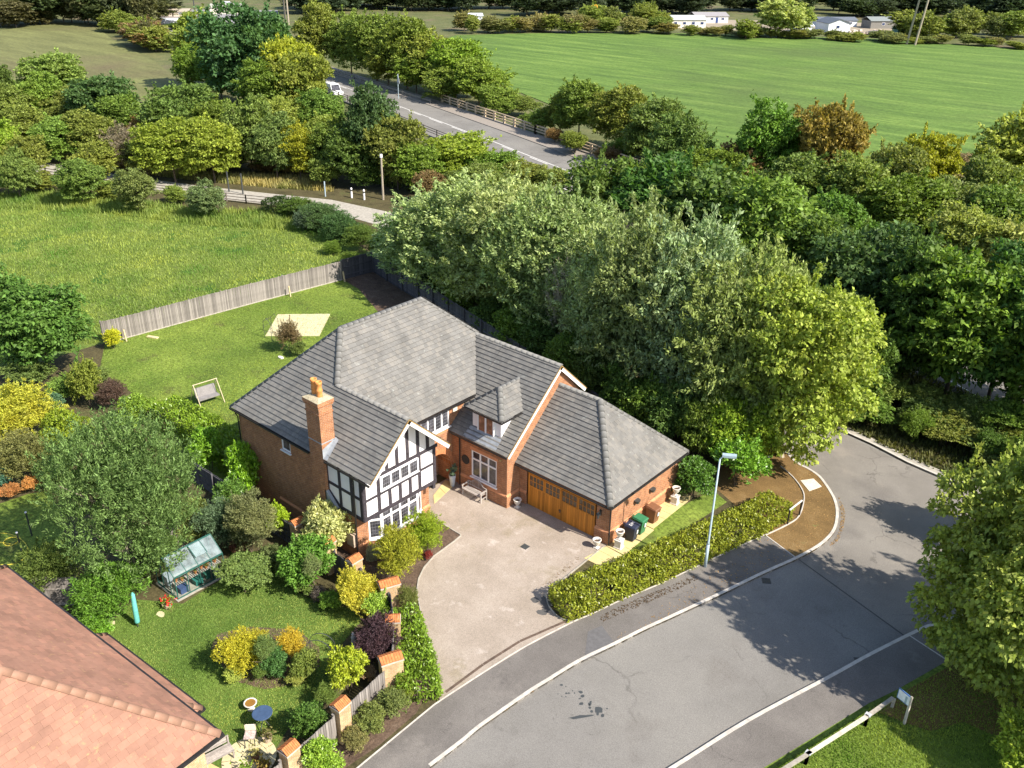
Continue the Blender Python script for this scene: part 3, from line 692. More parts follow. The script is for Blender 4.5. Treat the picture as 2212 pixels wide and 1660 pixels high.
# protruding plinths with a pale sloping course on top
def plinth(x0, y0, x1, y1, n, h=.72, d=.07):
    a, b, n = Vector((x0,y0,0)), Vector((x1,y1,0)), Vector(n); mb = MB()
    L = (b-a).length; flip = (b-a).cross(Vector((0,0,1))).dot(n) < 0
    q = [a+n*d, b+n*d, b+n*d+Vector((0,0,h)), a+n*d+Vector((0,0,h))]; uv = [(0,0),(L,0),(L,h),(0,h)]
    mb.face(q[::-1] if flip else q, 0, uv[::-1] if flip else uv)
    for p in (a, b): mb.face([p, p+n*d, p+n*d+Vector((0,0,h)), p+Vector((0,0,h))], 0, [(0,0),(d,0),(d,h),(0,h)])
    po = H.add(mb, 'plinth', M['brick'])
    c = MB(); d_ = (b-a)
    nb = max(1, round(L/.23))
    for k in range(nb):
        s0, s1 = a + d_*(k/nb+.004/L), a + d_*((k+1)/nb-.004/L); up = Vector((0,0,1))
        P_ = [s0+n*(d+.012)+up*h, s1+n*(d+.012)+up*h, s1+n*(d+.012)+up*(h+.06), s0+n*(d+.012)+up*(h+.06), s0+up*(h+.15), s1+up*(h+.15)]
        i = len(c.v); c.v += [tuple(p) for p in P_]
        for f in ((0,1,2,3),(3,2,5,4),(0,3,4),(1,5,2)): c.f.append(tuple(i+j for j in f)); c.m.append(0); c.uv.append(None)
    H.add(c, 'plinth_course', M['plinth_brick'], po)
plinth(-32.3, YW, XW, YW, (0,-1,0)); plinth(XW, YW-.07, XW, YG, (1,0,0))
plinth(XF, YL, XF, 24.6, (1,0,0)); plinth(XF, 28.45, XF, 29.05, (1,0,0)); plinth(-38, YL, XF+.07, YL, (0,-1,0))
plinth(-22.93, YG, XG, YG, (0,-1,0)); plinth(XG, YG-.07, XG, YG+7.1, (1,0,0)); plinth(XW+.1, YG, -27.85, YG, (0,-1,0))
# lintel courses of upright bricks over openings
def lintel(o, u, n, W, nb, h=.22, t=.02):
    o, u, n = Vector(o), Vector(u), Vector(n); mb = MB()
    for k in range(nb): mb.obox(o + u*(W*k/nb+.005) - n*.05, u*(W/nb-.01), Vector((0,0,h)), n*(.05+t*(1 if k % 2 else .8)))
    H.add(mb, 'lintel', M['plinth_brick'])
lintel((-31.35,YW,2.83), (1,0,0), (0,-1,0), 2.2, 28)
lintel((XM,30.1,3.62), (0,1,0), (1,0,0), 2.5, 32, .1)
for k in range(22):                                              # voussoirs round the arch
    a0, a1 = math.pi*k/22+.006, math.pi*(k+1)/22-.006; mb = MB(); q = []
    for (r_, a_) in ((ar_+.01,a0),(ar_+.36,a0),(ar_+.36,a1),(ar_+.01,a1)): q.append((ac - r_*math.cos(a_), az + r_*math.sin(a_)))
    i = len(mb.v); mb.v += [(XM+.022,*p) for p in q] + [(XM-.02,*p) for p in q]
    for f in ((0,1,2,3),(0,4,5,1),(1,5,6,2),(2,6,7,3),(3,7,4,0)): mb.f.append(tuple(i+j for j in f)); mb.m.append(0); mb.uv.append(None)
    H.add(mb, 'arch_brick', P('arch_brick', (.50,.20,.085), .85, .25, 7))
# jettied timber gable: white render with dark timbers proud of it
ye, yr, ze, zr = 23.65, 26.4, 5.4, 8.0
gb = MB(); y0, y1, zb = 23.82, 28.95, 2.68
gz = lambda y: ze + (zr-ze)*(1-abs(y-yr)/(yr-ye)) - .12
gb.face([(XT,y0,zb),(XT,y1,zb),(XT,y1,gz(y1)),(XT,yr,gz(yr)),(XT,y0,gz(y0))])
gb.face([(-33.35,y0,zb),(XT,y0,zb),(XT,y0,gz(y0)),(-33.35,y0,gz(y0))])
gb.face([(XT,y1,zb),(-32.8,y1,zb),(-32.8,y1,gz(y1)),(XT,y1,gz(y1))])
gb.face([(-33.35,y0,zb),(-33.35,y1,zb),(XT,y1,zb),(XT,y0,zb)])
H.add(gb, 'render_panel', M['plaster'])
def timber_f(ya, za, yb, zb_, w=.21):                             # on the gable front
    ja, jb = rs.uniform(-.012,.012), rs.uniform(-.012,.012)
    d = Vector((0, yb-ya, zb_-za)); s_ = Vector((1,0,0)).cross(d).normalized()*w/2
    o = Vector((XT-.02, ya+ja, za)) - s_
    H.add(MB().obox(o, s_*2, Vector((0, yb-ya+jb-ja, zb_-za)), Vector((.055+rs.uniform(0,.006),0,0))), 'timber', M['timber'])
for (a, b, w) in (((23.82,2.78),(28.97,2.78),.22), ((23.95,3.88),(27.66,3.88),.14), ((27.84,3.98),(28.75,3.98),.14), ((24.35,5.02),(29.1,5.02),.2)): timber_f(*a, *b, w)
for y_, za, zb_ in ((23.91,2.9,5.3),(24.86,2.9,4.93),(25.61,2.9,3.81),(26.33,2.9,3.81),(27.06,2.9,3.81),(27.75,2.9,4.92),(28.86,2.9,4.92)): timber_f(y_, za, y_, zb_)
for y_ in (25.5,26.2,26.95,27.7,28.4): timber_f(y_, 5.13, y_, gz(y_)-.05)
def timber_s(xa, za, xb, zb_, w=.2):
    d = Vector((xb-xa, 0, zb_-za)); s_ = Vector((0,1,0)).cross(d).normalized()*w/2
    H.add(MB().obox(Vector((xa, y0-.04-rs.uniform(0,.006), za)) - s_, s_*2, d, Vector((0,.06,0))), 'timber', M['timber'])
for a, b, w in (((-33.3,4.0),(-30.5,4.0),.16), ((-32.35,2.78),(-30.45,2.78),.2), ((-33.3,3.55),(-32.35,2.78),.16)): timber_s(*a, *b, w)
for x_, za in ((-33.25,3.5),(-32.25,2.8),(-31.3,2.8),(-30.55,2.8)): timber_s(x_, za, x_, 5.25, .22 if x_ > -31 else .18)
H.add(MB().box((XF-.1,28.7,2.35), (XT+.02,28.9,2.66)), 'bracket', M['timber'])
# lead-dressed brick shoulder at the foot of the chimney breast
sh = MB(); sh.face([(-33.3,23.6,3.6),(-32.4,23.6,2.7),(-32.4,23.86,2.7),(-33.3,23.86,3.6)]); sh.face([(-33.3,23.6,2.2),(-32.4,23.6,2.2),(-32.4,23.6,2.7),(-33.3,23.6,3.6)])
H.add(sh, 'shoulder', M['lead'])
# windows
window(H, (-37.25,YL,4.32), (1,0,0), (0,-1,0), .8, .86, 1)
window(H, (XM,30.17,3.9), (0,1,0), (1,0,0), 2.3, 1.2, 4, leaded=True)
window(H, (-31.25,YW,1.02), (1,0,0), (0,-1,0), 2.0, 1.8, 3, transom=1.22, label='three-light white window with curtains behind the garden bench')
window(H, (XT-.02,25.05,4.02), (0,1,0), (1,0,0), 2.64, .84, 4, leaded=True, setback=-.03, sill=.06)
window(H, (XM-1.1,30.3,1.2), (0,1,0), (1,0,0), .9, .95, 1, setback=-.02)
# bay window under the jetty
bay = [(XF,24.6),(-30.75,25.22),(-30.75,27.86),(XF,28.46)]
bw = MB(); bw.prism([(XF-.3,24.62)]+bay+[(XF-.3,28.44)], 0, .72); 
bwu = MB()
for (xa,ya),(xb,yb) in zip(bay, bay[1:]):
    L = math.hypot(xb-xa, yb-ya); bwu.face([(xa,ya,0),(xb,yb,0),(xb,yb,.74),(xa,ya,.74)], 0, [(0,0),(L,0),(L,.74),(0,.74)])
H.add(bwu, 'bay_wall', M['brick'])
H.add(MB().prism([(XF,24.5),(-30.68,25.18),(-30.68,27.9),(XF,28.56)], .74, .82), 'bay_sill', M['upvc'])
for (xa,ya),(xb,yb),c in zip(bay, bay[1:], (1,4,1)):
    u = Vector((xb-xa, yb-ya, 0)); L = u.length; n = Vector((u.y,-u.x,0)).normalized()
    window(H, (xa,ya,.82), u, n, L, 1.84, c, transom=1.18, leaded=True, setback=.04, sill=0, fw=.085 if c == 4 else .075)
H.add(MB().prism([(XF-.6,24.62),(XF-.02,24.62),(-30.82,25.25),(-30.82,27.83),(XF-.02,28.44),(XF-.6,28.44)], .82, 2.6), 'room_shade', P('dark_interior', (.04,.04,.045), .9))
# dormer on the right wing
dy, dx0, dx1 = 33.0, -31.45, -29.25
dm = MB(); dm.face([(dx0,dy,3.75),(dx1,dy,3.75),(dx1,dy,5.5),(dx0,dy,5.5)])
for x_ in (dx0, dx1): dm.face([(x_,dy,3.75),(x_,35.0,5.5),(x_,dy,5.5)])
H.add(dm, 'dormer_cheek', M['plaster'])
H.add(MB().box((-31.05,dy-.05,3.95), (-29.68,dy,5.45)), 'dormer_board', M['white'])
window(H, (-31.0,dy-.06,4.05), (1,0,0), (0,-1,0), 1.28, 1.3, 2, glass='curtain_glass', setback=-.02, sill=.08)
ap = MB(); ap.face([(-31.7,32.38,3.70),(-29.1,32.38,3.70),(-29.15,33.0,4.26),(-31.55,33.0,4.26)]); H.add(ap, 'lead_apron', M['lead'])

# roofs
sl = (zr-ze)/(yr-ye)                                             # slope of main and left wing
exf = -32.5; xr = exf - 4.9; zt = ze + sl*4.9; yp1 = ye + 4.9; xbk = xr - 4.3
yR = 39.65; yp2 = yR - 4.9
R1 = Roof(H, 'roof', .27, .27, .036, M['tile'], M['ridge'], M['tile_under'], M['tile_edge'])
t1 = yr - ye; P1 = (xr,yp1,zt); RS = (exf-t1,yr,zr); P2_ = (xr,yp2,zt)
xv = -29.58
R1.face([[(xbk,ye,ze),(exf-t1,ye,ze),RS,P1], [(exf-t1,ye,ze),(xv,ye,ze),(xv,yr,zr),RS]], (1,0,0), (xbk,ye,ze))
R1.face([[(xv,yr+(yr-ye),ze),(xv,yr,zr),RS,(exf,yr+(yr-ye),ze)]], (1,0,0))            # right slope of the left wing
# right wing geometry
wy0, wz0, wyr, wzr = 32.38, 3.62, 37.0, 7.72; ws_ = (wzr-wz0)/(wyr-wy0); wxv = -28.2
yv = wy0 + (ze-wz0)/ws_; xvr = exf - (wzr-ze)/sl                 # valley foot and head
sR = (zt-wzr)/sl; RSR = (xr+sR, yp2+sR, wzr)
R1.face([[(exf,yr+t1,ze),(exf,yv,ze),(xvr,wyr,wzr),P2_,P1,RS]], (0,1,0), (exf,yr+t1,ze))
R1.face([[P1,P2_,(xbk,yR,ze),(xbk,ye,ze)]], (0,1,0))
R1.face([[(xbk,yR,ze),P2_,(xvr,wyr,wzr),(xvr,yR,ze)]], (1,0,0))
R1.face([[(-32.6,wy0,wz0),(wxv,wy0,wz0),(wxv,wyr,wzr),(-32.6,wyr,wzr)], [(-32.6,yv+.05,ze+.03),(-32.6,wyr,wzr),(xvr,wyr,wzr)], [(XM,wy0,wz0),(-32.6,wy0,wz0),(-32.6,yv,ze),(XM,yv-.1,ze-.08)]], (1,0,0), (XM,wy0,wz0))
R1.face([[(wxv,wyr,wzr),(wxv,39.5,5.4),(xvr,39.5,5.4),(xvr,wyr,wzr)]], (1,0,0))
# garage roof
gy0, gz0, gy1, gx1 = 33.35, 2.77, 41.15, -21.75; gyr = (gy0+gy1)/2; gh = gyr-gy0; gzr = gz0+gh*.92; gxr = gx1-gh*.97
R1.face([[(XW-.02,gy0,gz0),(gx1,gy0,gz0),(gxr,gyr,gzr),(XW-.02,gyr,gzr)]], (1,0,0), (XW,gy0,gz0))
R1.face([[(gx1,gy0,gz0),(gx1,gy1,gz0),(gxr,gyr,gzr)]], (0,1,0))
R1.face([[(gx1,gy1,gz0),(XW-.02,gy1,gz0),(XW-.02,gyr,gzr),(gxr,gyr,gzr)]], (1,0,0))
# dormer roof: hipped
ex0, ex1, ey, ez = -31.8, -28.92, 32.66, 5.5; dxm = (ex0+ex1)/2; dzr = ez+1.15; dyh = ey+1.45
def wing_y(z): return wy0 + (z-wz0)/ws_
R1.face([[(ex0,ey,ez),(ex1,ey,ez),(dxm,dyh,dzr)]], (1,0,0))
R1.face([[(ex1,ey,ez),(ex1,wing_y(ez)+.1,ez),(dxm,wing_y(dzr)+.1,dzr),(dxm,dyh,dzr)]], (0,1,0))
R1.face([[(ex0,wing_y(ez)+.1,ez),(ex0,ey,ez),(dxm,dyh,dzr),(dxm,wing_y(dzr)+.1,dzr)]], (0,1,0))
for a, b, r in (((xbk,ye,ze),P1,.13),(P1,P2_,.15),(RS,P1,.17),((xv,yr,zr),RS,.14),(RSR,P2_,.13),((wxv,wyr,wzr),(RSR[0]-.1,wyr,wzr),.14),((gx1,gy0,gz0),(gxr,gyr,gzr),.18),((gx1,gy1,gz0),(gxr,gyr,gzr),.14),((gxr,gyr,gzr),(XW,gyr,gzr),.14),((ex1,ey,ez),(dxm,dyh,dzr),.16),((ex0,ey,ez),(dxm,dyh,dzr),.12),((dxm,dyh,dzr),(dxm,wing_y(dzr),dzr),.12)): R1.ridge(a, b, r)
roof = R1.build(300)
# eaves: soffit boards, gutters, downpipes
def gutter(a, b, n, d=.1):
    a, b, n = Vector(a), Vector(b), Vector(n); u = (b-a)
    H.add(MB().obox(a + n*.02 - Vector((0,0,.1)), u, n*d, Vector((0,0,.085))), 'gutter', M['gutter'])
gutter((xbk,ye,ze), (-34.4,ye,ze), (0,-1,0)); gutter((-33.1,ye,ze), (xv,ye,ze), (0,-1,0)); gutter((exf,29.2,ze), (exf,yv,ze), (1,0,0))
gutter((-32.7,wy0,wz0), (wxv,wy0,wz0), (0,-1,0), .08); gutter((XW+.05,gy0,gz0), (gx1,gy0,gz0), (0,-1,0)); gutter((gx1,gy0-.1,gz0), (gx1,gy1,gz0), (1,0,0))
gutter((ex0,ey,ez), (ex1,ey,ez), (0,-1,0), .07); gutter((ex1,ey-.07,ez), (ex1,wing_y(ez),ez), (1,0,0), .07)
H.add(MB().box((-41.4,23.7,5.24), (-33.4,23.9,5.32)), 'soffit', M['gutter'])
for pts in ([(-41.2,23.6,5.2),(-41.25,23.75,4.9),(-41.25,23.76,0)], [(-30.98,23.66,5.3),(-30.98,23.7,5.0),(-31.0,23.7,2.4),(-31.1,23.75,2.1),(-31.1,23.75,0)], [(-32.15,32.45,3.5),(-32.15,32.58,3.3),(-32.15,32.58,0)],
            [(-21.88,33.62,2.65),(-21.92,33.68,2.4),(-21.92,33.68,0)], [(-21.9,40.95,2.65),(-21.92,40.9,2.4),(-21.92,40.9,0)]):
    H.add(MB().tube(pts, .04, 8), 'downpipe', M['gutter'])
# bargeboards and mossy verge edges
def barge(x, ya, za, yb, zb_, h=.2, w=.05, edge=True):
    a, b = Vector((x,ya,za)), Vector((x,yb,zb_)); d = b-a; n = Vector((1,0,0)); up = n.cross(d).normalized()
    if up.z < 0: up = -up
    o = H.add(MB().obox(a - up*(h+.02), d, n*w, up*h), 'bargeboard', M['white'])
    H.add(MB().obox(a - up*.02 - n*.02, d, n*(w+.04), up*.045), 'verge_edge', M['mossy_edge'], o)
    H.add(MB().obox(a - up*(h*.5) - n*.55, d, n*.53, up*.02), 'soffit_board', M['white'], o)
barge(xv-.03, ye, ze, yr, zr); barge(xv-.03, yr+t1+.1, ze-.09, yr, zr)
barge(wxv-.03, wy0, wz0, wyr, wzr); barge(wxv-.03, 39.55, 5.35, wyr, wzr)
# chimney
cx0, cx1, cy0, cy1 = -34.3, -33.2, 23.6, 24.45
def brick_box(mb, x0, y0_, z0, x1, y1_, z1):
    for (a, b, n) in (((x0,y0_),(x1,y0_),0),((x1,y0_),(x1,y1_),0),((x1,y1_),(x0,y1_),0),((x0,y1_),(x0,y0_),0)):
        L = math.hypot(b[0]-a[0], b[1]-a[1]); mb.face([(*a,z0),(*b,z0),(*b,z1),(*a,z1)], 0, [(0,z0),(L,z0),(L,z1),(0,z1)])
    mb.face([(x0,y0_,z1),(x1,y0_,z1),(x1,y1_,z1),(x0,y1_,z1)], 0, [(0,0),(1,0),(1,1),(0,1)])
ch = MB(); brick_box(ch, cx0,cy0,0, cx1,cy1,8.55); brick_box(ch, cx0-.05,cy0-.05,8.38, cx1+.05,cy1+.05,8.52); brick_box(ch, cx0-.09,cy0-.09,8.5, cx1+.09,cy1+.09,8.72); brick_box(ch, cx0-.03,cy0-.03,7.95, cx1+.03,cy1+.03,8.03)
chim = H.add(ch, 'chimney', M['brick'])
H.add(MB().box((cx0-.02,cy0-.012,6.3), (cx1+.012,cy1,6.36)), 'flashing', M['lead'], chim)
fl_ = MB(); fl_.face([(cx1+.015,23.6,5.45),(cx1+.3,23.6,5.45),(cx1+.25,24.5,6.32),(cx1+.015,24.5,6.42)]); fl_.face([(cx1+.012,23.6,5.4),(cx1+.012,24.45,6.2),(cx1+.012,24.45,6.36),(cx1+.012,23.6,6.0)]); H.add(fl_, 'flashing', M['lead'], chim)
fm_ = MB(); fm_.face([(cx0-.1,cy0-.1,8.72),(cx1+.1,cy0-.1,8.72),(cx1+.1,cy1+.1,8.72),(cx0-.1,cy1+.1,8.72)])
i = len(fm_.v); q = [(cx0-.1,cy0-.1,8.725),(cx1+.1,cy0-.1,8.725),(cx1+.1,cy1+.1,8.725),(cx0-.1,cy1+.1,8.725),(cx0+.2,cy0+.2,8.85),(cx1-.2,cy0+.2,8.85),(cx1-.2,cy1-.2,8.85),(cx0+.2,cy1-.2,8.85)]
for f in ((0,1,5,4),(1,2,6,5),(2,3,7,6),(3,0,4,7),(4,5,6,7)): fm_.face([q[j] for j in f])
H.add(fm_, 'flaunching', M['flaunch'], chim)
for (x_, y_) in ((-34.02,24.05),(-33.55,24.0)):
    H.add(MB().lathe([(.14,0),(.16,.06),(.15,.12),(.155,.3),(.17,.34),(.17,.4),(.145,.44),(.15,.7),(.175,.73),(.175,.85),(.13,.85),(.12,.7)], (x_,y_,8.83), 14), 'chimney_pot', M['terracotta'], chim, True)
# garage door: golden wood with four glazed lights, boards and a handle
gd = MB(); gx0, gxw = -27.8, 4.85
gdo = H.add(MB().box((gx0,YG+.03,.02), (gx0+gxw,YG+.09,2.3)), 'garage_door', M['garage_wood'])
H.add(MB().box((gx0-.06,YG+.0,0), (gx0+.0,YG+.1,2.36)).box((gx0+gxw,YG+.0,0), (gx0+gxw+.06,YG+.1,2.36)), 'door_frame', P('dark_door_frame', (.10,.045,.025), .6))
nb = 32
for k in range(nb):
    x_ = gx0 + .05 + (gxw-.1)*k/nb; H.add(MB().box((x_+.004,YG+.008,.06), (x_+(gxw-.1)/nb-.004,YG+.032,1.32)), 'board', M['garage_wood'], gdo)
for k, (a, b) in enumerate(((-27.66,-26.66),(-26.48,-25.46),(-25.28,-24.26),(-24.09,-23.05))):
    wf = MB().box((a-.07,YG+.0,1.33), (a,YG+.03,2.15)).box((b,YG+.0,1.33), (b+.07,YG+.03,2.15)).box((a,YG+.0,1.33), (b,YG+.03,1.4)).box((a,YG+.0,2.08), (b,YG+.03,2.15))
    for j in range(1, 4): x_ = a+(b-a)*j/4; wf.box((x_-.018,YG+.005,1.4), (x_+.018,YG+.031,2.08))
    wf.box((a,YG+.007,1.725), (b,YG+.032,1.76)); H.add(wf, 'glazing_frame', M['garage_wood'], gdo)
    for j in range(4):
        for i_ in range(2):
            xa, xb = a+(b-a)*j/4, a+(b-a)*(j+1)/4; za, zb_ = (1.4,1.725) if i_ == 0 else (1.76,2.08)
            H.add(MB().box((xa,YG+.022,za), (xb,YG+.034,zb_)), 'pane', P('dim_glass', (.10,.07,.045), .12, .4, 3), gdo)
H.add(MB().box((-25.42,YG-.03,.55), (-25.36,YG+.02,.75)).box((-25.46,YG-.05,.68), (-25.32,YG-.03,.71)), 'handle', M['steel'], gdo)
# small fittings on the walls
lan = MB().box((-22.66,YG-.06,1.7), (-22.56,YG+0,2.05)).tube([(-22.61,YG-.05,2.0),(-22.61,YG-.2,2.06),(-22.61,YG-.24,1.98)], .015, 6).lathe([(.05,0),(.09,.26),(.13,.27),(.02,.42)], (-22.61,YG-.24,1.6), 6)
H.add(lan, 'wall_lantern', M['steel'])
H.add(MB().lathe([(.001,0),(.3,0),(.3,.05)], (0,0,0), 20), 'wall_plaque', P('dark_plaque', (.03,.03,.03), .6)).matrix_local = Matrix.Translation(Vector((-31.72,32.66,1.95)) - H.loc) @ Matrix.Rotation(math.radians(90), 4, 'X')
ab = MB().obox((XM,32.72,4.72), (.09,0,0), (0,.34,0), (0,0,.34)); H.add(ab, 'alarm_box', P('alarm_cream', (.75,.70,.58), .5))
H.add(MB().box((-28.97,YW-.1,3.02), (-28.87,YW,3.1)), 'security_light', P('brass_lamp', (.5,.35,.15), .4))
H.add(MB().box((-31.75,23.6,.8), (-31.2,23.84,1.55)), 'meter_box', P('meter_box_buff', (.52,.40,.30), .7))
for y_ in (36.2, 37.75):
    b_ = MB().lathe([(.02,-.28),(.14,-.2),(.2,-.05),(.21,0)], (XG+.1,y_,1.78), 10); bo = H.add(b_, 'wall_basket', M['steel'])
# ------------------------------------------------------------------ foliage kit: crowns of single leaves gathered in clumps
def leaves(C, D, L, asp, rng, flat=.5, fold=.18, hint=None):
    """leaf quads at points C growing along D, length L; hint = preferred facing"""
    n = len(C)
    D = D/np.maximum(np.linalg.norm(D, axis=1, keepdims=True), 1e-6)
    R = rng.normal(size=(n,3))*.75; R[:,2] += flat*1.8
    if hint is not None: R = R + hint
    R = R - (R*D).sum(1, keepdims=True)*D; R /= np.maximum(np.linalg.norm(R, axis=1, keepdims=True), 1e-6)
    B = np.cross(D, R); Ls = L*rng.uniform(.65, 1.25, (n,1)); W = Ls*asp*.5
    base = C - D*Ls*.35; tip = C + D*Ls*.65 - R*Ls*.08; mid = C + R*Ls*fold
    V = np.stack([base, mid*.5+C*.5 + B*W, tip, mid*.5+C*.5 - B*W], 1).reshape(-1,3)
    F = np.arange(4*n).reshape(n,4)
    return V, F
def fib(n, rng):
    i = np.arange(n)+.5; ph = np.arccos(1-2*i/n); th = np.pi*(1+5**.5)*i + rng.uniform(0,6)
    return np.stack([np.cos(th)*np.sin(ph), np.sin(th)*np.sin(ph), np.cos(ph)], 1)
def crown_mesh(name, seed, lobes, clumps, per, leaf, asp, mat, shape='round', clump_r=.15, droop=.2, inner=.22, up=.35, zlow=-.9, sprigs=.1, gap=.62):
    """crown of radius about 1 centred on the origin: uneven lobes carrying separate clumps of leaves, with dark gaps between"""
    rng = np.random.default_rng(seed); LC = []; LR = []
    for _ in range(lobes*4):
        if len(LC) >= lobes: break
        d = rng.normal(size=3); d /= np.linalg.norm(d)
        if d[2] < zlow: continue
        k = rng.random()**.5
        if shape == 'cone':
            h = rng.uniform(-.85,.95); q = (1-(h+.9)/1.95); a = rng.uniform(0, 6.28); c = np.array([math.cos(a)*q*.62, math.sin(a)*q*.62, h]); r = .14+.28*q
        elif shape == 'tall': c = d*np.array([.62,.62,.74])*(.35+.65*k); r = rng.uniform(.2,.42)
        elif shape == 'low': c = d*np.array([.74,.74,.55])*(.35+.65*k); r = rng.uniform(.2,.4)
        else: c = d*.66*(.35+.65*k); r = rng.uniform(.22,.46)
        LC.append(c); LR.append(r)
    LC = np.array(LC); LR = np.array(LR); w = LR**2/np.sum(LR**2)
    C = []; Dd = []; Hn = []; outer = []
    for _ in range(clumps*3):
        if len(C) >= clumps: break
        k = rng.choice(len(LC), p=w); d = rng.normal(size=3); d[2] = d[2]*.9+.3; d /= np.linalg.norm(d)
        deep = rng.random() < inner; cr = clump_r*rng.uniform(.55,1.35)
        cc = LC[k] + d*LR[k]*(rng.uniform(.2,.7) if deep else rng.uniform(.88,1.1))
        if not deep:
            if np.any(np.linalg.norm(LC-cc, axis=1) < LR*.75): continue
            if outer and np.min(np.linalg.norm(np.array(outer)-cc, axis=1)) < clump_r*gap: continue
            outer.append(cc)
        m = int(per*(cr/clump_r)**1.5)+3
        if not deep and rng.random() < sprigs:                       # a shoot standing out of the outline
            t = rng.uniform(0,1,(m,1)); ax = d*.6 + np.array([0,0,.6]) + rng.normal(size=3)*.3; ax /= np.linalg.norm(ax)
            p = ax*t*clump_r*2.4 + rng.normal(size=(m,3))*clump_r*.16; h = rng.normal(size=(m,3))*.3
            C.append(cc+p); Dd.append(ax*.8 + rng.normal(size=(m,3))*.6); Hn.append(h); continue
        p = rng.normal(size=(m,3)); p[:,2] = np.abs(p[:,2])*.8-.25; p /= np.linalg.norm(p, axis=1, keepdims=True); rad = rng.uniform(.3,1,(m,1))**.5
        C.append(cc + p*rad*np.array([1,1,.66])*cr); Hn.append(p*1.3 + d*.5)
        Dd.append(p*.7 + d*.4 + rng.normal(size=(m,3))*.5 + np.array([0,0,up-droop-.25]))
    C = np.concatenate(C); Dd = np.concatenate(Dd); Hn = np.concatenate(Hn)
    V, F = leaves(C, Dd, leaf, asp, rng, hint=Hn)
    return mesh_np(name, V, F, mat)
def trunk_mesh(name, seed, r0=.05, fork=.3, limbs=7, mat=None, spread=.65, top=.8, multi=1):
    """trunk with limbs for a tree of height 1, radius of crown 1 in xy"""
    rg = random.Random(seed); mb = MB()
    for m_ in range(multi):
        ox, oy = (rg.uniform(-.12,.12), rg.uniform(-.12,.12)) if multi > 1 else (0,0)
        mb.tube([(ox*.4,oy*.4,-.06),(ox,oy,.02),(ox*1.6+rg.uniform(-.03,.03),oy*1.6+rg.uniform(-.03,.03),fork),(ox*2.5+rg.uniform(-.08,.08),oy*2.5,.55),(ox*3,oy*3,top)], [r0*1.35,r0,r0*.8,r0*.5,r0*.15], 7)
    for k in range(limbs):
        a = 2*math.pi*k/limbs + rg.uniform(-.4,.4); z = rg.uniform(fork*.7,.6); s = spread*rg.uniform(.6,1.1)
        mb.tube([(0,0,z),(math.cos(a)*s*.35,math.sin(a)*s*.35,z+.1),(math.cos(a)*s,math.sin(a)*s,min(.93,z+rg.uniform(.16,.32)))], [r0*.5,r0*.32,r0*.08], 5)
        b = a + rg.uniform(.4,.9); mb.tube([(math.cos(a)*s*.4,math.sin(a)*s*.4,z+.11),(math.cos(b)*s*.8,math.sin(b)*s*.8,min(.9,z+.25))], [r0*.22,r0*.06], 4)
    me = bpy.data.meshes.new(name); me.from_pydata(mb.v, [], mb.f); me.materials.append(mat or M['bark']); me.update()
    return me
CR = {}
CR['oak'] = [crown_mesh('crown_oak%d' % k, 10+k, 30, 520, 44, .085, .62, M['leaf'], 'round', .16) for k in range(4)]
CR['ash'] = [crown_mesh('crown_ash%d' % k, 30+k, 34, 520, 44, .085, .5, M['leaf'], 'tall', .15, up=.15, droop=.35, sprigs=.14) for k in range(3)]
CR['willow'] = [crown_mesh('crown_willow%d' % k, 50+k, 40, 760, 56, .062, .42, M['leaf_pale'], 'tall', .13, up=.45, droop=.15, inner=.18, sprigs=.3) for k in range(4)]
CR['maple'] = [crown_mesh('crown_maple%d' % k, 60+k, 40, 900, 70, .047, .75, M['leaf'], 'tall', .12, up=.1, droop=.2, inner=.1, gap=.85) for k in range(3)]
CR['osier'] = [crown_mesh('crown_osier%d' % k, 65+k, 36, 900, 60, .05, .28, M['leaf_pale'], 'round', .12, up=.7, droop=0, inner=.2, sprigs=.6, zlow=-.6) for k in range(1)]
CR['shrub'] = [crown_mesh('crown_shrub%d' % k, 70+k, 22, 300, 34, .11, .5, M['leaf'], 'round', .18, zlow=-.6) for k in range(3)]
CR['laurel'] = [crown_mesh('crown_laurel%d' % k, 80+k, 22, 300, 28, .13, .45, M['leaf_gloss'], 'round', .18, zlow=-.6, up=.6) for k in range(2)]
CR['fine'] = [crown_mesh('crown_fine%d' % k, 90+k, 24, 380, 40, .09, .3, M['leaf'], 'round', .16, zlow=-.6, up=.6, sprigs=.25) for k in range(2)]
CR['low'] = [crown_mesh('crown_low%d' % k, 100+k, 24, 300, 32, .1, .5, M['leaf'], 'low', .16, zlow=-.5, sprigs=.2) for k in range(2)]
CR['twig'] = [crown_mesh('crown_twig', 140, 30, 220, 14, .16, .06, M['pale_bark'], 'tall', .14, up=.9, droop=0, sprigs=.7)]
CR['far'] = [crown_mesh('crown_far%d' % k, 120+k, 24, 260, 26, .13, .6, M['leaf'], 'round', .18) for k in range(4)]
TRK = {'std': [trunk_mesh('trunk%d' % k, k, .035) for k in range(3)], 'multi': [trunk_mesh('trunk_multi%d' % k, 7+k, .03, .2, 9, M['pale_bark'], .7, .85, 3) for k in range(2)], 'shrub': [trunk_mesh('stem%d' % k, 20+k, .03, .12, 8, M['bark'], .5, .6, 2) for k in range(2)]}
rt = random.Random(77)
def vary(c, a=.14): k = rt.uniform(1-a, 1+a); return (c[0]*k*rt.uniform(.92,1.1), c[1]*k, c[2]*k*rt.uniform(.85,1.15))
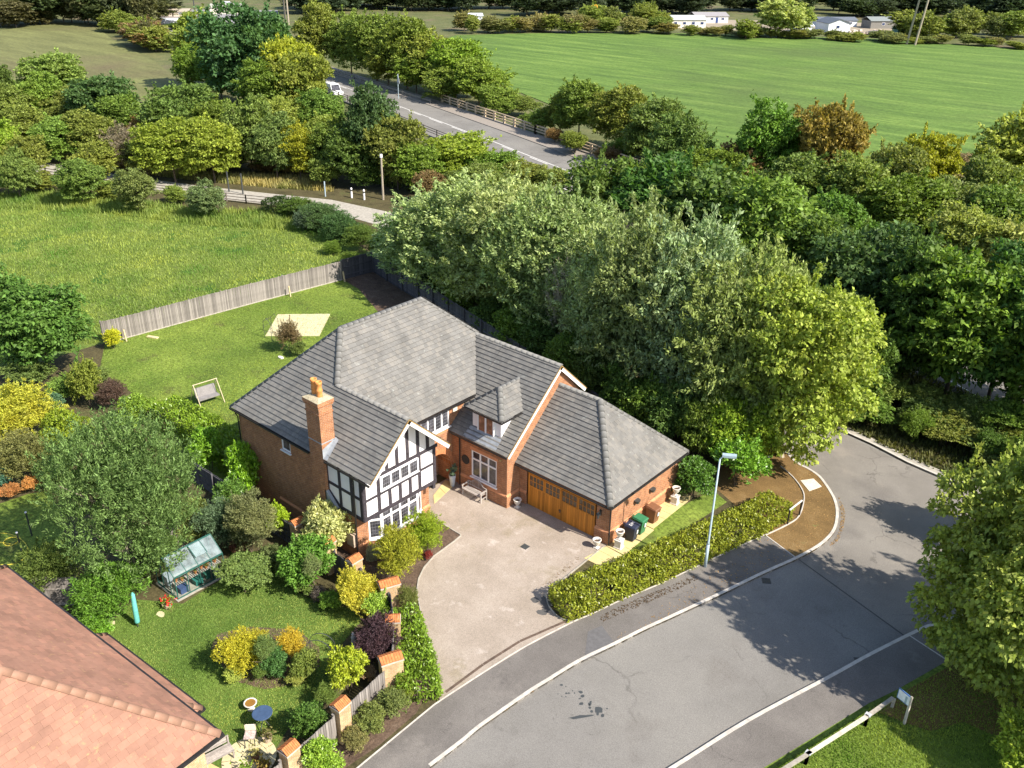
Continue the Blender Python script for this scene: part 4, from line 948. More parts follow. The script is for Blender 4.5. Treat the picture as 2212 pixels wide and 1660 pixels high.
def plant(name, label, cat, base, h, r, kind, colour, group=None, clear=.22, trunk='std', rxy=None, v=.14):
    """a tree or shrub: trunk and crown under an Empty at its foot. clear = share of the height below the crown"""
    b = Vector(base); t = thing(name, label, cat, b, rt.uniform(0, 6.28), group)
    tm = rt.choice(TRK[trunk]); to = link_obj('trunk' if trunk != 'shrub' else 'stem', tm, t); to.scale = (r*.75, r*.75, h)
    if trunk == 'std': to.scale = (max(r*.8, 1), max(r*.8, 1), h)
    c = link_obj('crown' if trunk != 'shrub' else 'foliage', rt.choice(CR[kind]), t)
    ch = h*(1-clear); c.location = (0, 0, h*clear + ch*.5); c.scale = (r*.94*rt.uniform(.86,1.14), r*.94*(rxy or 1)*rt.uniform(.86,1.14), ch*.5*.94); c.rotation_euler = (rt.uniform(-.12,.12), rt.uniform(-.12,.12), rt.uniform(0, 6.28))
    c.color = (*[min(.62, 1.15*x) for x in vary(lift(colour) if colour not in BASE else colour, v)], 1)
    return t
def cname(c):
    r, g, b = c
    if r > g*1.02: return 'brownish'
    if r > g*.93: return 'yellowish'
    if b > g*.35: return 'grey-green'
    if g < .15: return 'dark green'
    if r > g*.78: return 'olive green'
    return 'bright green' if g > .24 else 'mid green'
KN = {'oak': 'broad-crowned', 'ash': 'tall-crowned', 'shrub': 'bushy', 'fine': 'twiggy', 'maple': 'large-leaved'}
def tree_px(name, label, bx, by, topy, wpx, kind, colour, group=None, cat='tree', clear=.0, trunk='std', z=0, v=.14):
    b = gp(bx, by, z); h = max(.3, top_h(b, topy)); r = wpx*px_m(b)/2*(1.16 if cat == 'tree' else 1.04)
    return plant(name, label, cat, b, h, r, kind, colour, group, clear, trunk, v=v)
# leaf colours
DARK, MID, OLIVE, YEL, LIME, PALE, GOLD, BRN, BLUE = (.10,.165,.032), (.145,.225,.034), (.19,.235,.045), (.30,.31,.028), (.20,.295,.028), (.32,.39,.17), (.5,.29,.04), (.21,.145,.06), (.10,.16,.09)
def lift(c, k=1.5): return (min(.6, c[0]*k*.98), min(.6, c[1]*k*1.03), min(.6, c[2]*k))

BASE = (DARK, MID, OLIVE, YEL, LIME, PALE, GOLD, BRN, BLUE)
# ------------------------------------------------------------------ trees, one by one
G1 = 'pale willowy trees behind the house fence'
for i, (bx, by, ty, w, c, k) in enumerate([
    (925,612,410,230,PALE,'willow'),(1000,640,392,270,PALE,'willow'),(1085,690,378,300,PALE,'willow'),(1185,740,405,270,(.17,.20,.075),'willow'),(1255,770,470,230,PALE,'willow'),(1330,830,490,260,PALE,'willow'),(1395,870,465,270,(.16,.19,.075),'willow'),(1480,905,495,280,PALE,'willow'),(1560,945,530,280,(.18,.20,.07),'willow'),(1625,965,560,230,(.19,.215,.06),'willow')]):
    tree_px('willow_tree', ['pale tree at the fence corner by the paddock','pale tree behind the bare soil corner of the fence','tallest pale crown above the main roof ridge','grey-green tree behind the rear wing ridge','thin pale tree next to the bare twiggy tree','pale tree behind the brick wing gable','grey-green tree above the garage roof ridge','full pale tree behind the garage hip','pale yellowish tree between the garage and the bright maple','pale tree merging into the bright yellow-green maple'][i], bx, by, ty, w, k, c, G1, clear=.0, trunk='multi', v=.08)
for bx, by, ty, w, l_ in ((1225,800,560,90,'bare twiggy grey tree poking through the pale trees'),(1330,640,470,70,'dead branching grey tree between pale and dark trees')):
    tree_px('bare_tree', l_, bx, by, ty, w, 'twig', (.3,.25,.2), clear=.05, trunk='multi')
tree_px('maple_tree', 'bright yellow-green tree overhanging the side road mouth', 1700, 990, 568, 310, 'maple', (.185,.22,.035), clear=.0, trunk='multi', v=.02)
tree_px('maple_tree', 'large leafy maple beside the footway end, shading the road', 2150, 1470, 935, 390, 'maple', (.16,.195,.04), clear=.0, trunk='std', v=.02)
tree_px('maple_tree', 'low light green maple bough at the foot of the bank pavement', 2185, 1190, 985, 170, 'maple', (.16,.21,.04), clear=.02, trunk='std', v=.02)
tree_px('bright_shrub', 'bright yellow-green bush in the corner behind the white sign', 2215, 1690, 1540, 180, 'shrub', (.20,.24,.03), cat='shrub', clear=.02, trunk='shrub')
plant('roadside_tree', 'tall green tree standing east of the side road', 'tree', (7.5,47,0), 13, 5.2, 'ash', MID)
plant('roadside_tree', 'spreading green tree on the verge east of the road junction', 'tree', (3.4,36.0,0), 13.5, 4.4, 'maple', MID, clear=.12)
plant('roadside_tree', 'leafy tree at the verge corner opposite the leaf litter verge', 'tree', (2.2,39.5,0), 12, 4.6, 'maple', MID, clear=.1)
tree_px('round_tree', 'dense round dark green tree beside the garden fence end', 105, 800, 598, 235, 'ash', (.065,.12,.022), clear=.04, v=.02)
tree_px('osier_tree', 'big feathery grey-green tree with upright shoots beside the greenhouse', 288, 1258, 900, 285, 'osier', (.105,.155,.045), clear=.0, trunk='multi', v=.02)
# belt along the bank between side road and highway
G2 = 'dark trees on the bank below the highway'
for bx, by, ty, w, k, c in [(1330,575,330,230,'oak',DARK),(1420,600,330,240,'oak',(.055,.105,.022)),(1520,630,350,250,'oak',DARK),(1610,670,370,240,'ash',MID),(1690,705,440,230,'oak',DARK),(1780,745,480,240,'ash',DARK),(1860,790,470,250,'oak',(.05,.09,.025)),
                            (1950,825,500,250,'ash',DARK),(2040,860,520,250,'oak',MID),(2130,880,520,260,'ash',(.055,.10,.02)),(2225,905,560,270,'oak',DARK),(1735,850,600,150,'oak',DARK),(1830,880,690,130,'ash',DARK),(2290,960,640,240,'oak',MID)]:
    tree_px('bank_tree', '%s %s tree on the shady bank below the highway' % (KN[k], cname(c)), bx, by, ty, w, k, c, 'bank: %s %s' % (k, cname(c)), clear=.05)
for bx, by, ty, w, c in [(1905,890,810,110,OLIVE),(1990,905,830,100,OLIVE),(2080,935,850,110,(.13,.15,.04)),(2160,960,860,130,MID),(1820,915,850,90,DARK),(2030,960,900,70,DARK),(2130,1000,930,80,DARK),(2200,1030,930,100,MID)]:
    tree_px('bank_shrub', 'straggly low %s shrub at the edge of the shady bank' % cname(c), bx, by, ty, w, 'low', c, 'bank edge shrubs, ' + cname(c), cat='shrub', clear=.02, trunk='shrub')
# far side of the highway, against the field
G3 = 'trees between the highway and the green field'
for bx, by, ty, w, k, c in [(1210,290,205,75,'oak',OLIVE),(1250,300,165,115,'oak',MID),(1335,325,178,125,'oak',OLIVE),(1410,360,198,140,'oak',(.09,.12,.025)),(1460,410,240,130,'ash',DARK),(1530,450,320,130,'oak',MID),(1590,430,300,110,'shrub',BRN),(1650,430,215,130,'ash',(.075,.14,.02)),
                            (1770,450,213,150,'oak',(.17,.125,.03)),(1710,500,330,170,'oak',(.10,.14,.03)),(1830,520,320,150,'oak',OLIVE),(1900,500,300,130,'shrub',(.13,.15,.04)),(1975,480,278,120,'oak',YEL),(1930,560,370,170,'oak',MID),(2040,550,375,150,'oak',(.10,.13,.03)),(2110,520,330,130,'oak',OLIVE),
                            (2190,480,232,210,'oak',(.15,.17,.03)),(2130,590,400,180,'oak',MID),(2230,600,420,170,'oak',OLIVE),(1600,520,400,150,'oak',DARK),(1780,590,410,170,'oak',(.07,.12,.022)),(2060,640,430,170,'oak',(.15,.17,.04)),(2190,680,470,170,'oak',(.18,.19,.05))]:
    tree_px('field_edge_tree', '%s %s tree in the belt between the highway and the green field' % (KN[k], cname(c)), bx, by, ty, w, k, c, 'field belt: %s %s' % (k, cname(c)), clear=.08)
tree_px('bare_shrub', 'greyish bare-topped bush by the gap to the green field', 2060, 400, 325, 80, 'fine', (.16,.13,.09), cat='shrub', clear=.02, trunk='shrub')
for bx, by, ty, w, c in [(1130,262,215,90,OLIVE),(1060,240,195,90,YEL),(1170,300,240,80,MID),(1010,222,180,70,LIME),(1240,345,290,90,OLIVE),(1310,365,320,80,BRN),(1200,322,285,60,BRN),(1145,285,250,70,MID)]:
    tree_px('parapet_shrub', '%s shrub growing behind the buff parapet rail' % cname(c), bx, by-12, ty-8, w*.8, 'shrub', c, 'parapet shrubs, ' + cname(c), cat='shrub', clear=.02, trunk='shrub')
G4 = 'tall trees beyond the bend of the highway'
for bx, by, ty, w, k, c in [(700,168,-5,120,'ash',OLIVE),(760,175,20,110,'ash',(.12,.15,.03)),(815,190,25,150,'oak',(.13,.16,.03)),(880,205,30,140,'oak',(.12,.15,.028)),(935,212,65,150,'oak',OLIVE),(985,225,75,140,'oak',LIME),(1035,245,125,120,'oak',MID),(1075,262,185,90,'oak',MID),(840,200,90,110,'ash',OLIVE),(900,215,110,110,'oak',MID),(965,232,140,110,'oak',OLIVE)]:
    tree_px('highway_tree', '%s %s tree beyond the parapet at the bend of the highway' % (KN[k], cname(c)), bx, by-14, ty, w*.92, k, c, 'highway bend: %s %s' % (k, cname(c)), clear=.08)
tree_px('oak_tree', 'tallest dark blue-green tree on the near side of the highway bend', 535, 235, 2, 190, 'oak', (.05,.095,.028), clear=.05, v=.02)
G5 = 'trees on the near side of the highway bend'
for bx, by, ty, w, k, c in [(450,190,18,120,'oak',(.13,.16,.028)),(480,215,90,100,'oak',MID),(600,240,40,110,'oak',(.06,.11,.03)),(640,255,65,120,'oak',YEL),(660,280,110,120,'oak',(.14,.17,.03)),(590,280,130,120,'ash',MID),(420,205,90,80,'oak',MID),(690,310,190,110,'ash',MID),(620,320,200,100,'oak',(.13,.16,.03)),(700,360,240,110,'oak',OLIVE)]:
    tree_px('roadside_wood_tree', '%s %s tree on the near side of the highway bend' % (KN[k], cname(c)), bx, by, ty, w, k, c, 'near bend: %s %s' % (k, cname(c)), clear=.06)
tree_px('russet_shrub', 'russet brown bare bush by the left field corner', 408, 190, 130, 45, 'fine', (.22,.10,.06), cat='shrub', clear=.02, trunk='shrub')
# wood between the lane and the left field
G6 = 'mixed trees in the wood behind the lane'
for bx, by, ty, w, k, c in [(12,275,140,80,'ash',DARK),(30,300,180,110,'ash',OLIVE),(125,235,103,125,'oak',(.12,.15,.03)),(105,285,150,110,'oak',MID),(170,290,190,120,'ash',OLIVE),(235,300,150,140,'oak',(.055,.105,.03)),(270,310,200,100,'oak',MID),(60,330,220,100,'oak',(.15,.17,.04)),(330,320,240,90,'fine',BRN),(400,330,180,140,'oak',(.075,.12,.03)),
                            (380,395,248,130,'oak',(.15,.18,.025)),(465,395,248,120,'oak',(.14,.17,.025)),(470,330,210,120,'oak',MID),(545,370,205,130,'ash',(.10,.135,.035)),(600,390,250,100,'ash',(.08,.115,.035)),(650,390,265,95,'oak',YEL),(720,390,250,100,'ash',MID),(805,395,178,130,'ash',(.05,.09,.028)),(770,400,260,110,'oak',DARK),(860,410,250,120,'oak',OLIVE),
                            (905,420,300,95,'oak',MID),(985,405,282,150,'oak',(.16,.20,.022)),(1060,415,325,110,'oak',MID),(1130,425,345,110,'oak',OLIVE),(1020,440,350,120,'oak',(.09,.12,.03)),(200,345,235,110,'oak',OLIVE),(130,350,250,110,'oak',MID),(270,380,270,100,'fine',(.16,.13,.09)),(320,385,290,90,'shrub',OLIVE),(220,395,300,100,'shrub',OLIVE),(70,390,290,90,'oak',OLIVE),(10,380,260,100,'oak',LIME),(1180,430,360,90,'shrub',OLIVE),(940,445,370,100,'shrub',BRN),(700,405,340,70,'shrub',OLIVE)]:
    tree_px('mixed_tree', '%s %s tree in the mixed wood between the lane and the far field' % (KN[k], cname(c)), bx, by, ty, w, k, c, 'lane wood: %s %s' % (k, cname(c)), clear=.06)
for bx, by, ty, w, c in [(45,430,318,90,(.12,.16,.035)),(180,440,340,110,(.11,.15,.035)),(300,458,360,90,(.12,.15,.04)),(445,470,388,80,(.12,.15,.05)),(90,415,370,70,OLIVE),(240,430,390,60,OLIVE),(380,440,400,50,OLIVE),(-15,425,340,80,MID)]:
    tree_px('paddock_tree', 'small light green tree along the top edge of the paddock', bx, by, ty, w, 'ash', c, 'small trees along the top of the paddock', clear=.05)
for bx, by, ty, w, c in [(640,470,425,70,DARK),(690,495,440,90,(.06,.10,.03)),(735,520,460,90,(.055,.095,.03)),(780,545,485,80,DARK),(660,500,455,60,BLUE),(820,560,500,60,DARK),(720,550,520,50,MID),(760,575,545,50,MID)]:
    tree_px('bramble_mound', 'dark green mound of shrub at the paddock corner by the fence', bx, by, ty, w, 'fine', c, 'dark shrubs at the paddock corner', cat='shrub', clear=.02, trunk='shrub')
# understorey behind the house fence
for bx, by, ty, w, c in [(850,575,500,90,DARK),(900,602,530,100,MID),(955,640,570,110,DARK),(1010,680,600,110,MID),(1065,725,640,110,DARK),(1120,762,660,110,MID),(1175,795,690,110,DARK),(1230,840,720,110,MID),(1280,880,760,110,DARK),(1335,918,790,120,DARK),(1390,948,810,120,MID),(1445,975,830,120,DARK),(1500,1000,850,120,MID),(1560,1005,850,120,LIME),(1620,1015,860,120,LIME),(1150,740,600,120,MID),(1300,820,650,130,DARK),(1420,900,700,130,MID),(1530,960,740,140,OLIVE)]:
    tree_px('understorey_shrub', 'leafy %s shrub under the pale trees behind the fence' % cname(c), bx, by, ty, w, 'shrub', c, 'shrubs under the pale trees, ' + cname(c), cat='shrub', clear=.0, trunk='shrub')
tree_px('laurel_bush', 'bright glossy laurel bush under the trees at the hedge end', 1590, 1050, 940, 120, 'laurel', (.10,.19,.02), cat='shrub', clear=.02, trunk='shrub')
tree_px('laurel_bush', 'dark glossy laurel bush beside the garage wall', 1500, 1075, 985, 90, 'laurel', (.06,.12,.02), cat='shrub', clear=.02, trunk='shrub')
# distant hedges and woods
G7 = 'far trees and bushes along the end of the green field'
rf = random.Random(41)
def far_row(pts, n, hw, hh, cols, label, group, name, jx=8, jy=4, kind='far'):
    for k in range(n):
        t = (k+rf.random())/n*(len(pts)-1); i = min(int(t), len(pts)-2); f = t-i
        x = pts[i][0]*(1-f)+pts[i+1][0]*f + rf.uniform(-jx,jx); y = pts[i][1]*(1-f)+pts[i+1][1]*f + rf.uniform(-jy,jy)
        b = gp(x, max(y, -40)); plant(name, label, 'tree' if hh > 3 else 'shrub', b, hh*rf.uniform(.7,1.3), hw*rf.uniform(.7,1.3), kind, rf.choice(cols), group, .03)
far_row([(1000,70),(1200,68),(1450,70)], 22, 4.5, 5, [OLIVE,(.17,.15,.06),(.15,.14,.05)], 'brownish bush in the hedge at the far end of the field', G7, 'hedge_bush')
far_row([(1480,74),(1700,82),(1900,90),(2212,104)], 26, 4, 2.6, [OLIVE,(.13,.14,.04),(.16,.15,.05)], 'low bush in the boundary hedge beyond the field', G7, 'boundary_bush', jy=3)
far_row([(1260,58),(1380,52),(1440,60)], 8, 5, 6, [OLIVE,(.13,.15,.04)], 'green bush before the white caravans', G7, 'compound_bush')
far_row([(1960,82),(2060,84),(2140,78),(2230,86)], 12, 6, 8, [OLIVE,(.12,.14,.035),(.10,.12,.035)], 'olive tree behind the leaning pole', G7, 'pole_side_tree', jy=6)
far_row([(240,62),(300,85),(330,112),(350,105)], 9, 5, 6, [(.16,.17,.035),OLIVE], 'yellowish bush in the hedge of the dry field', 'bushes along the dry field', 'dry_hedge_bush', jx=6)
far_row([(300,100),(345,108)], 4, 5, 6, [BRN,(.10,.09,.035)], 'brownish bush at the end of the dry field hedge', 'bushes along the dry field end', 'dry_hedge_bush')
far_row([(0,58),(120,46),(240,52),(330,60)], 22, 8, 11, [(.04,.055,.02),(.055,.065,.025),(.07,.07,.03)], 'dark tree in the wood edge behind the dry field', 'dark wood behind the dry field', 'wood_edge_tree', jy=5)
far_row([(-40,20),(150,15),(300,22),(340,30)], 18, 9, 10, [(.04,.05,.022),(.06,.06,.03)], 'dark tree in the second row of the far wood', 'second row of the far wood', 'far_wood_tree', jy=10)
far_row([(640,22),(800,18),(1000,22),(1250,28),(1500,26),(1800,30),(2000,34),(2212,40)], 64, 9, 9, [(.03,.045,.018),(.04,.055,.022),(.035,.05,.025)], 'dark tree in the long wood beyond the compound', 'dark long wood beyond the compound', 'far_wood_tree', jy=9)
far_row([(600,-5),(1000,-8),(1500,-6),(1900,-4),(2250,0)], 40, 11, 10, [(.04,.05,.025),(.05,.055,.03),(.06,.06,.035)], 'dark tree on the skyline side of the far wood', 'skyline side of the far wood', 'far_wood_tree', jy=8)
far_row([(380,62),(420,60),(400,75)], 5, 3, 3, [DARK,OLIVE], 'small dark bush beside the compound buildings', 'bushes beside the compound', 'compound_bush')
tree_px('big_willow', 'large pale yellow-green willow rising before the far wood', 1680, 80, -4, 115, 'far', (.21,.23,.06), clear=.03, v=.02)
tree_px('big_willow', 'pale green willow leaning beside the larger far willow', 1728, 76, 8, 60, 'far', (.16,.20,.06), clear=.03, v=.02)
tree_px('round_bush', 'round olive bush left of the large far willow', 1610, 84, 42, 70, 'far', (.14,.16,.03), cat='shrub', clear=.02, v=.02)

# undergrowth scattered through the woods
ru = random.Random(19)
def undergrowth(label, group, poly, n, hmax, wmax, cols):
    Pp = xy(poly); xs = [p[0] for p in Pp]; ys = [p[1] for p in Pp]; k = 0
    while k < n:
        p = (ru.uniform(min(xs),max(xs)), ru.uniform(min(ys),max(ys)))
        if not inside(p, Pp): continue
        k += 1; c = ru.choice(cols); plant('undergrowth_shrub', label % cname(c), 'shrub', (*p,0), ru.uniform(.4,1)*hmax, ru.uniform(.5,1)*wmax, ru.choice(('shrub','low','fine')), c, group + ', ' + cname(c), 0, 'shrub')
undergrowth('%s undergrowth shrub in the wood behind the lane', 'wood undergrowth', [(-40,330),(200,350),(430,392),(600,405),(900,425),(1180,440),(1100,390),(900,330),(700,300),(450,260),(200,280),(-40,260)], 60, 4, 3.5, [OLIVE,MID,DARK,BRN,(.2,.2,.06)])
undergrowth('%s undergrowth shrub on the shady bank', 'bank undergrowth', [(1600,790),(1790,890),(1960,960),(2100,1000),(2260,1060),(2300,930),(2100,850),(1850,770),(1620,680)], 34, 2.6, 2.6, [DARK,MID,OLIVE,(.09,.12,.03)])
undergrowth('%s undergrowth shrub beyond the highway', 'highway undergrowth', [(1300,330),(1500,420),(1800,560),(2050,640),(2260,720),(2260,480),(1900,440),(1600,400),(1420,330)], 50, 4, 4, [OLIVE,MID,DARK,(.2,.2,.05)])
undergrowth('%s undergrowth shrub along the highway bend', 'bend undergrowth', [(420,210),(560,260),(700,330),(720,280),(640,220),(520,200)], 18, 4, 4, [OLIVE,MID])
# ------------------------------------------------------------------ neighbouring house
NB = Bld('neighbour_house', 'hipped house with pinkish brown tiles and buff brick walls beside the garden lawn', 'house', (-28,5,0))
ex, ey = Vector((.9971,.0761,0)), Vector((-.0761,.9971,0)); ne = Vector((-22,10.3,5.0))
def nb(a, b, z): return ne - ex*a - ey*b + Vector((0,0,z-5.0))
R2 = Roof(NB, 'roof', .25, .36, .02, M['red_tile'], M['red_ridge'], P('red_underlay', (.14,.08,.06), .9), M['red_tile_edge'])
za = 8.8; ae = nb(4.5,4.5,za); aw = nb(10.4,4.5,za)
R2.face([[nb(0,0,5),nb(0,9,5),ae]], ey); R2.face([[nb(0,0,5),ae,aw,nb(14.9,0,5)]], ex); R2.face([[nb(0,9,5),nb(14.9,9,5),aw,ae]], ex); R2.face([[nb(14.9,9,5),nb(14.9,0,5),aw]], ey)
for a, b in ((nb(0,0,5),ae),(nb(0,9,5),ae),(nb(14.9,0,5),aw),(nb(14.9,9,5),aw),(ae,aw)): R2.ridge(a, b, .16, .45)
# lean-to along the lawn side
l0, l1 = -32.35, -25.65
def lt(x, d, z): q = ne - ex*((ne.x-x)/.9971) + ey*d; return Vector((q.x, q.y, z))
R2.face([[lt(l1,1.5,2.6),lt(l1-.9,-.5,4.3),lt(l0+.9,-.5,4.3),lt(l0,1.5,2.6)]], ex)
R2.face([[lt(l1,1.5,2.6),lt(l1,-.5,2.6),lt(l1-.9,-.5,4.3)]], ey)
for a, b in ((lt(l1,1.5,2.6),lt(l1-.9,-.5,4.3)),(lt(l0,1.5,2.6),lt(l0+.9,-.5,4.3))): R2.ridge(a, b, .14, .4)
nbroof = R2.build(300)
wm = MB()
def nwall(a0, b0, a1, b1, z0, z1):
    p, q = nb(a0,b0,0), nb(a1,b1,0); L = (q-p).length
    wm.face([(p.x,p.y,z0),(q.x,q.y,z0),(q.x,q.y,z1),(p.x,p.y,z1)], 0, [(0,z0),(L,z0),(L,z1),(0,z1)])
nwall(.45,8.6,.45,.45,0,5); nwall(.45,.45,14.5,.45,0,5); nwall(14.5,.45,14.5,8.6,0,5); nwall(14.5,8.6,.45,8.6,0,5)
NB.add(wm, 'wall', M['buff_brick'])
lw_ = MB(); p0, p1, p2, p3 = lt(l0+.3,-.4,0), lt(l1-.3,-.4,0), lt(l1-.3,1.2,0), lt(l0+.3,1.2,0)
for a, b in ((p3,p2),(p2,p1),(p0,p3)):
    L = (b-a).length; lw_.face([(a.x,a.y,0),(b.x,b.y,0),(b.x,b.y,2.6),(a.x,a.y,2.6)], 0, [(0,0),(L,0),(L,2.6),(0,2.6)])
NB.add(lw_, 'lean_to_wall', M['buff_brick'])
def ngut(a, b, n):
    NB.add(MB().obox(a + n*.0 - Vector((0,0,.11)), b-a, n*.12, Vector((0,0,.1))), 'gutter', M['gutter'])
ngut(nb(0,0,5), nb(14.9,0,5), ey); ngut(nb(0,-.1,5), nb(0,9,5), ex); ngut(lt(l0,1.5,2.6), lt(l1,1.5,2.6), ey); ngut(lt(l1,1.6,2.6), lt(l1,-.4,2.6), ex)
ws2 = nb(.45,3.0,2.9); window(NB, ws2, -ey, ex, 1.3, 1.2, 2); window(NB, nb(.45,1.6,.9), -ey, ex, 1.3, 1.2, 2)

# ------------------------------------------------------------------ fences
def board_fence(name, label, pts, h, bw, mat, cat='fence', post=2.7, group=None, top=None, gravel=True, out=None):
    a = Vector((*pts[0],0)); t = thing(name, label, cat, a, 0, group); rg = random.Random(len(pts)*7+int(h*100))
    Pn = [Vector((*p,0))-a for p in pts]
    mesh = None
    for p, q in zip(Pn, Pn[1:]):
        L = (q-p).length; d = (q-p)/L; n = Vector((-d.y,d.x,0)); k = max(1, round(L/bw)); w = L/k
        if out is not None and n.dot(Vector((*out,0))) < 0: n = -n
        if mesh is None or abs(mesh[1]-w) > .004:
            m_ = bpy.data.meshes.new('board'); mb = MB().box((.004,-.012,.12), (w-.004,.012,h)); m_.from_pydata(mb.v, [], mb.f); m_.materials.append(mat); mesh = (m_, w)
        for j in range(k):
            o = link_obj('board', mesh[0], t); o.location = p + d*w*j + n*(.03+.008*(j%2)) + Vector((0,0,rg.uniform(-.03,.02))); o.rotation_euler = (0, rg.uniform(-.008,.008), math.atan2(d.y,d.x))
        for z in (.4, h*.55, h-.15): MB().obox(p - n*.02 + Vector((0,0,z)), q-p, n*.04, Vector((0,0,.08))).build('rail', mat, t)
        if gravel: MB().obox(p - n*.01, q-p, n*.05, Vector((0,0,.13))).build('gravel_board', M['grey_wood'] if mat is M['fence_wood'] else mat, t)
        np_ = max(1, round(L/post))
        for j in range(np_+1):
            c = p + d*(L*j/np_) - n*.06; MB().box((c.x-.05,c.y-.05,-.1), (c.x+.05,c.y+.05,h+.03)).build('post', mat, t)
    return t
bf = board_fence('garden_fence', 'weathered silver-grey board fence between the lawn and the paddock', [tuple(gp(*p)[:2]) for p in ((226,742),(270,732),(547,656),(740,605))], 1.9, .12, M['fence_wood'], out=(1,0))
for px_, py_ in ((270,736),(624,640),(741,608)):
    c = gp(px_,py_); MB().bar(Vector((c.x+.25,c.y,0)) - bf.location, Vector((c.x+.12,c.y,1.0)) - bf.location, .1).build('repair_spur', M['pale_wood'], bf)
board_fence('garden_fence', 'dark shaded board fence under the pale trees', [tuple(gp(741,605)[:2]),(-64.7,53.9),(-55.9,51.7),(-32.2,45.0),(-22.6,42.2)], 2.05, .19, M['fence_dark'])
def cap_pillar(label, x, y, rz, w=.5, d=.62, h=1.85):
    t = thing('brick_pillar', label, 'pillar', (x,y,0), rz, 'brick pillars of the garden boundary'); mb = MB(); brick_box(mb, -w/2,-d/2,-.1, w/2,d/2,h); mb.build('shaft', M['buff_brick'], t)
    MB().box((-w/2-.04,-d/2-.04,h), (w/2+.04,d/2+.04,h+.07)).build('cap_course', M['stone_cap'], t)
    nb_ = 8
    for s_ in (-1, 1):                          # pitched cap of edge-laid tiles
        for k in range(nb_):
            y0_ = -d/2-.03 + (d+.06)*k/nb_; z = h+.075+rs.uniform(0,.012)
            m2 = MB(); ww = (d+.06)/nb_-.012
            i = [(s_*(w/2+.03), y0_, z), (s_*(w/2+.03), y0_+ww, z), (0, y0_+ww, z+.17), (0, y0_, z+.17)]; j = [(p[0],p[1],p[2]+.05) for p in i]
            P8 = i+j; m2.v = P8; m2.f = [(4,5,6,7),(0,1,5,4),(1,2,6,5),(2,3,7,6),(3,0,4,7)]; m2.m = [0]*5; m2.uv = [None]*5
            m2.build('cap_tile', M['cap_brick'], t)
    return t
PIL = [(-33.98,22.12),(-31.43,22.15),(-29.31,22.12),(-26.66,22.05),(-24.63,20.49),(-22.86,18.75),(-22.45,15.66),(-22.18,12.95)]
lab = ['brick pillar beside the bright lime shrub by the brick side wall','brick pillar with an orange cap before the variegated bush','brick pillar with an orange cap by the meter box corner','brick pillar where the fence turns towards the drive hedge','brick pillar with orange cap beside the small white flowers','wide brick pillar at the hedge corner of the boundary','tall buff brick pillar between two silver fence panels','buff brick pillar with orange cap beside the round patio']
rot = [0,0,0,-.4,-.75,-.4,0.1,0.1]
for (x, y), l_, r_, k in zip(PIL, lab, rot, range(8)): cap_pillar(l_, x, y, r_, .5 if k not in (3,5) else .55, .62 if k not in (3,5) else .95)
flab = ['dark low fence panel behind the variegated bush','dark low fence panel beside the meter box','dark low fence panel before the bay window bed','narrow fence panel between the corner pillar and the white flowers','narrow fence panel beside the purple shrub','silver board panel beside the tall buff pillar','silver board panel running down to the round patio']
for k, (p, q) in enumerate(zip(PIL, PIL[1:])):
    p_, q_ = Vector((*p,0)), Vector((*q,0)); d = (q_-p_).normalized()*.38
    board_fence('fence_panel', flab[k], [tuple((p_+d)[:2]), tuple((q_-d)[:2])], 1.5 if k < 3 else 1.6, .13, M['fence_dark'] if k < 4 else M['fence_wood'], 'fence panel', 3, 'fence panels between the pillars', out=(1,-.2))
board_fence('fence_panel', 'silver board panel leaving the last pillar at the round patio', [(-22.15,12.5),(-22.1,10.9)], 1.6, .13, M['fence_wood'], 'fence panel', 3)
board_fence('old_fence', 'bleached fence panel between the conifer and the pink roof', [(-39.9,10.9),(-38.4,12.3)], 1.7, .13, M['fence_wood'], 'fence')
board_fence('old_fence', 'pale weathered fence panel behind the greenhouse', [(-39.0,15.2),(-38.6,18.5)], 1.7, .13, M['fence_wood'], 'fence')
board_fence('old_fence', 'dark low fence between the two gardens beside the house wall', [(-44.5,22.0),(-34.4,22.12)], 1.5, .15, M['fence_dark'], 'fence')

def post_rail(name, label, pts, posts, h, rails, rw, pw, mat, z0=0, cat='railing', group=None, rh=None, infill=0):
    P3 = [Vector((*p,0)) if len(p) == 2 else Vector(p) for p in pts]; o = P3[0].copy(); o.z = z0; t = thing(name, label, cat, o, 0, group)
    for p, q in zip(P3, P3[1:]):
        a, b = p-P3[0], q-P3[0]; L = (b-a).length; n_ = max(1, round(L/posts))
        for j in range(n_+1):
            c = a + (b-a)*(j/n_); MB().box((c.x-pw/2,c.y-pw/2,-.15), (c.x+pw/2,c.y+pw/2,h)).build('post', mat, t)
        for z in rails: MB().bar(a+Vector((0,0,z)), b+Vector((0,0,z)), rw, rh or rw).build('rail', mat, t)
    return t
hwr = offset(HW, 9.1)
post_rail('parapet_rail', 'buff four-bar parapet railing along the far footpath of the highway', [tuple(p[:2]) for p in hwr[4:8]], 3.4, 1.45, (.5,.95,1.42), .17, .3, M['buff_rail'], .16)
post_rail('parapet_rail', 'dark railing on the near edge of the highway', [tuple(p[:2]) for p in offset(HW, -6.5)[3:9]], 4.5, 1.3, (.5,.85,1.2), .1, .16, P('grey_rail', (.16,.14,.12), .8), .06)
post_rail('crash_barrier', 'low crash barrier beyond the bend of the highway', [tuple(p[:2]) for p in offset(HW, 6.6)[2:5]], 4, .75, (.55,), .1, .15, P('barrier_grey', (.22,.21,.19), .6), .06, rh=.3)
post_rail('lane_fence', 'timber post and rail fence along the gravel lane', [tuple(p[:2]) for p in offset(lane_pts, -2.8)[2:7]], 3, 1.1, (.35,.7,1.05), .08, .12, P('lane_fence_wood', (.2,.17,.14), .9), 0, 'fence')
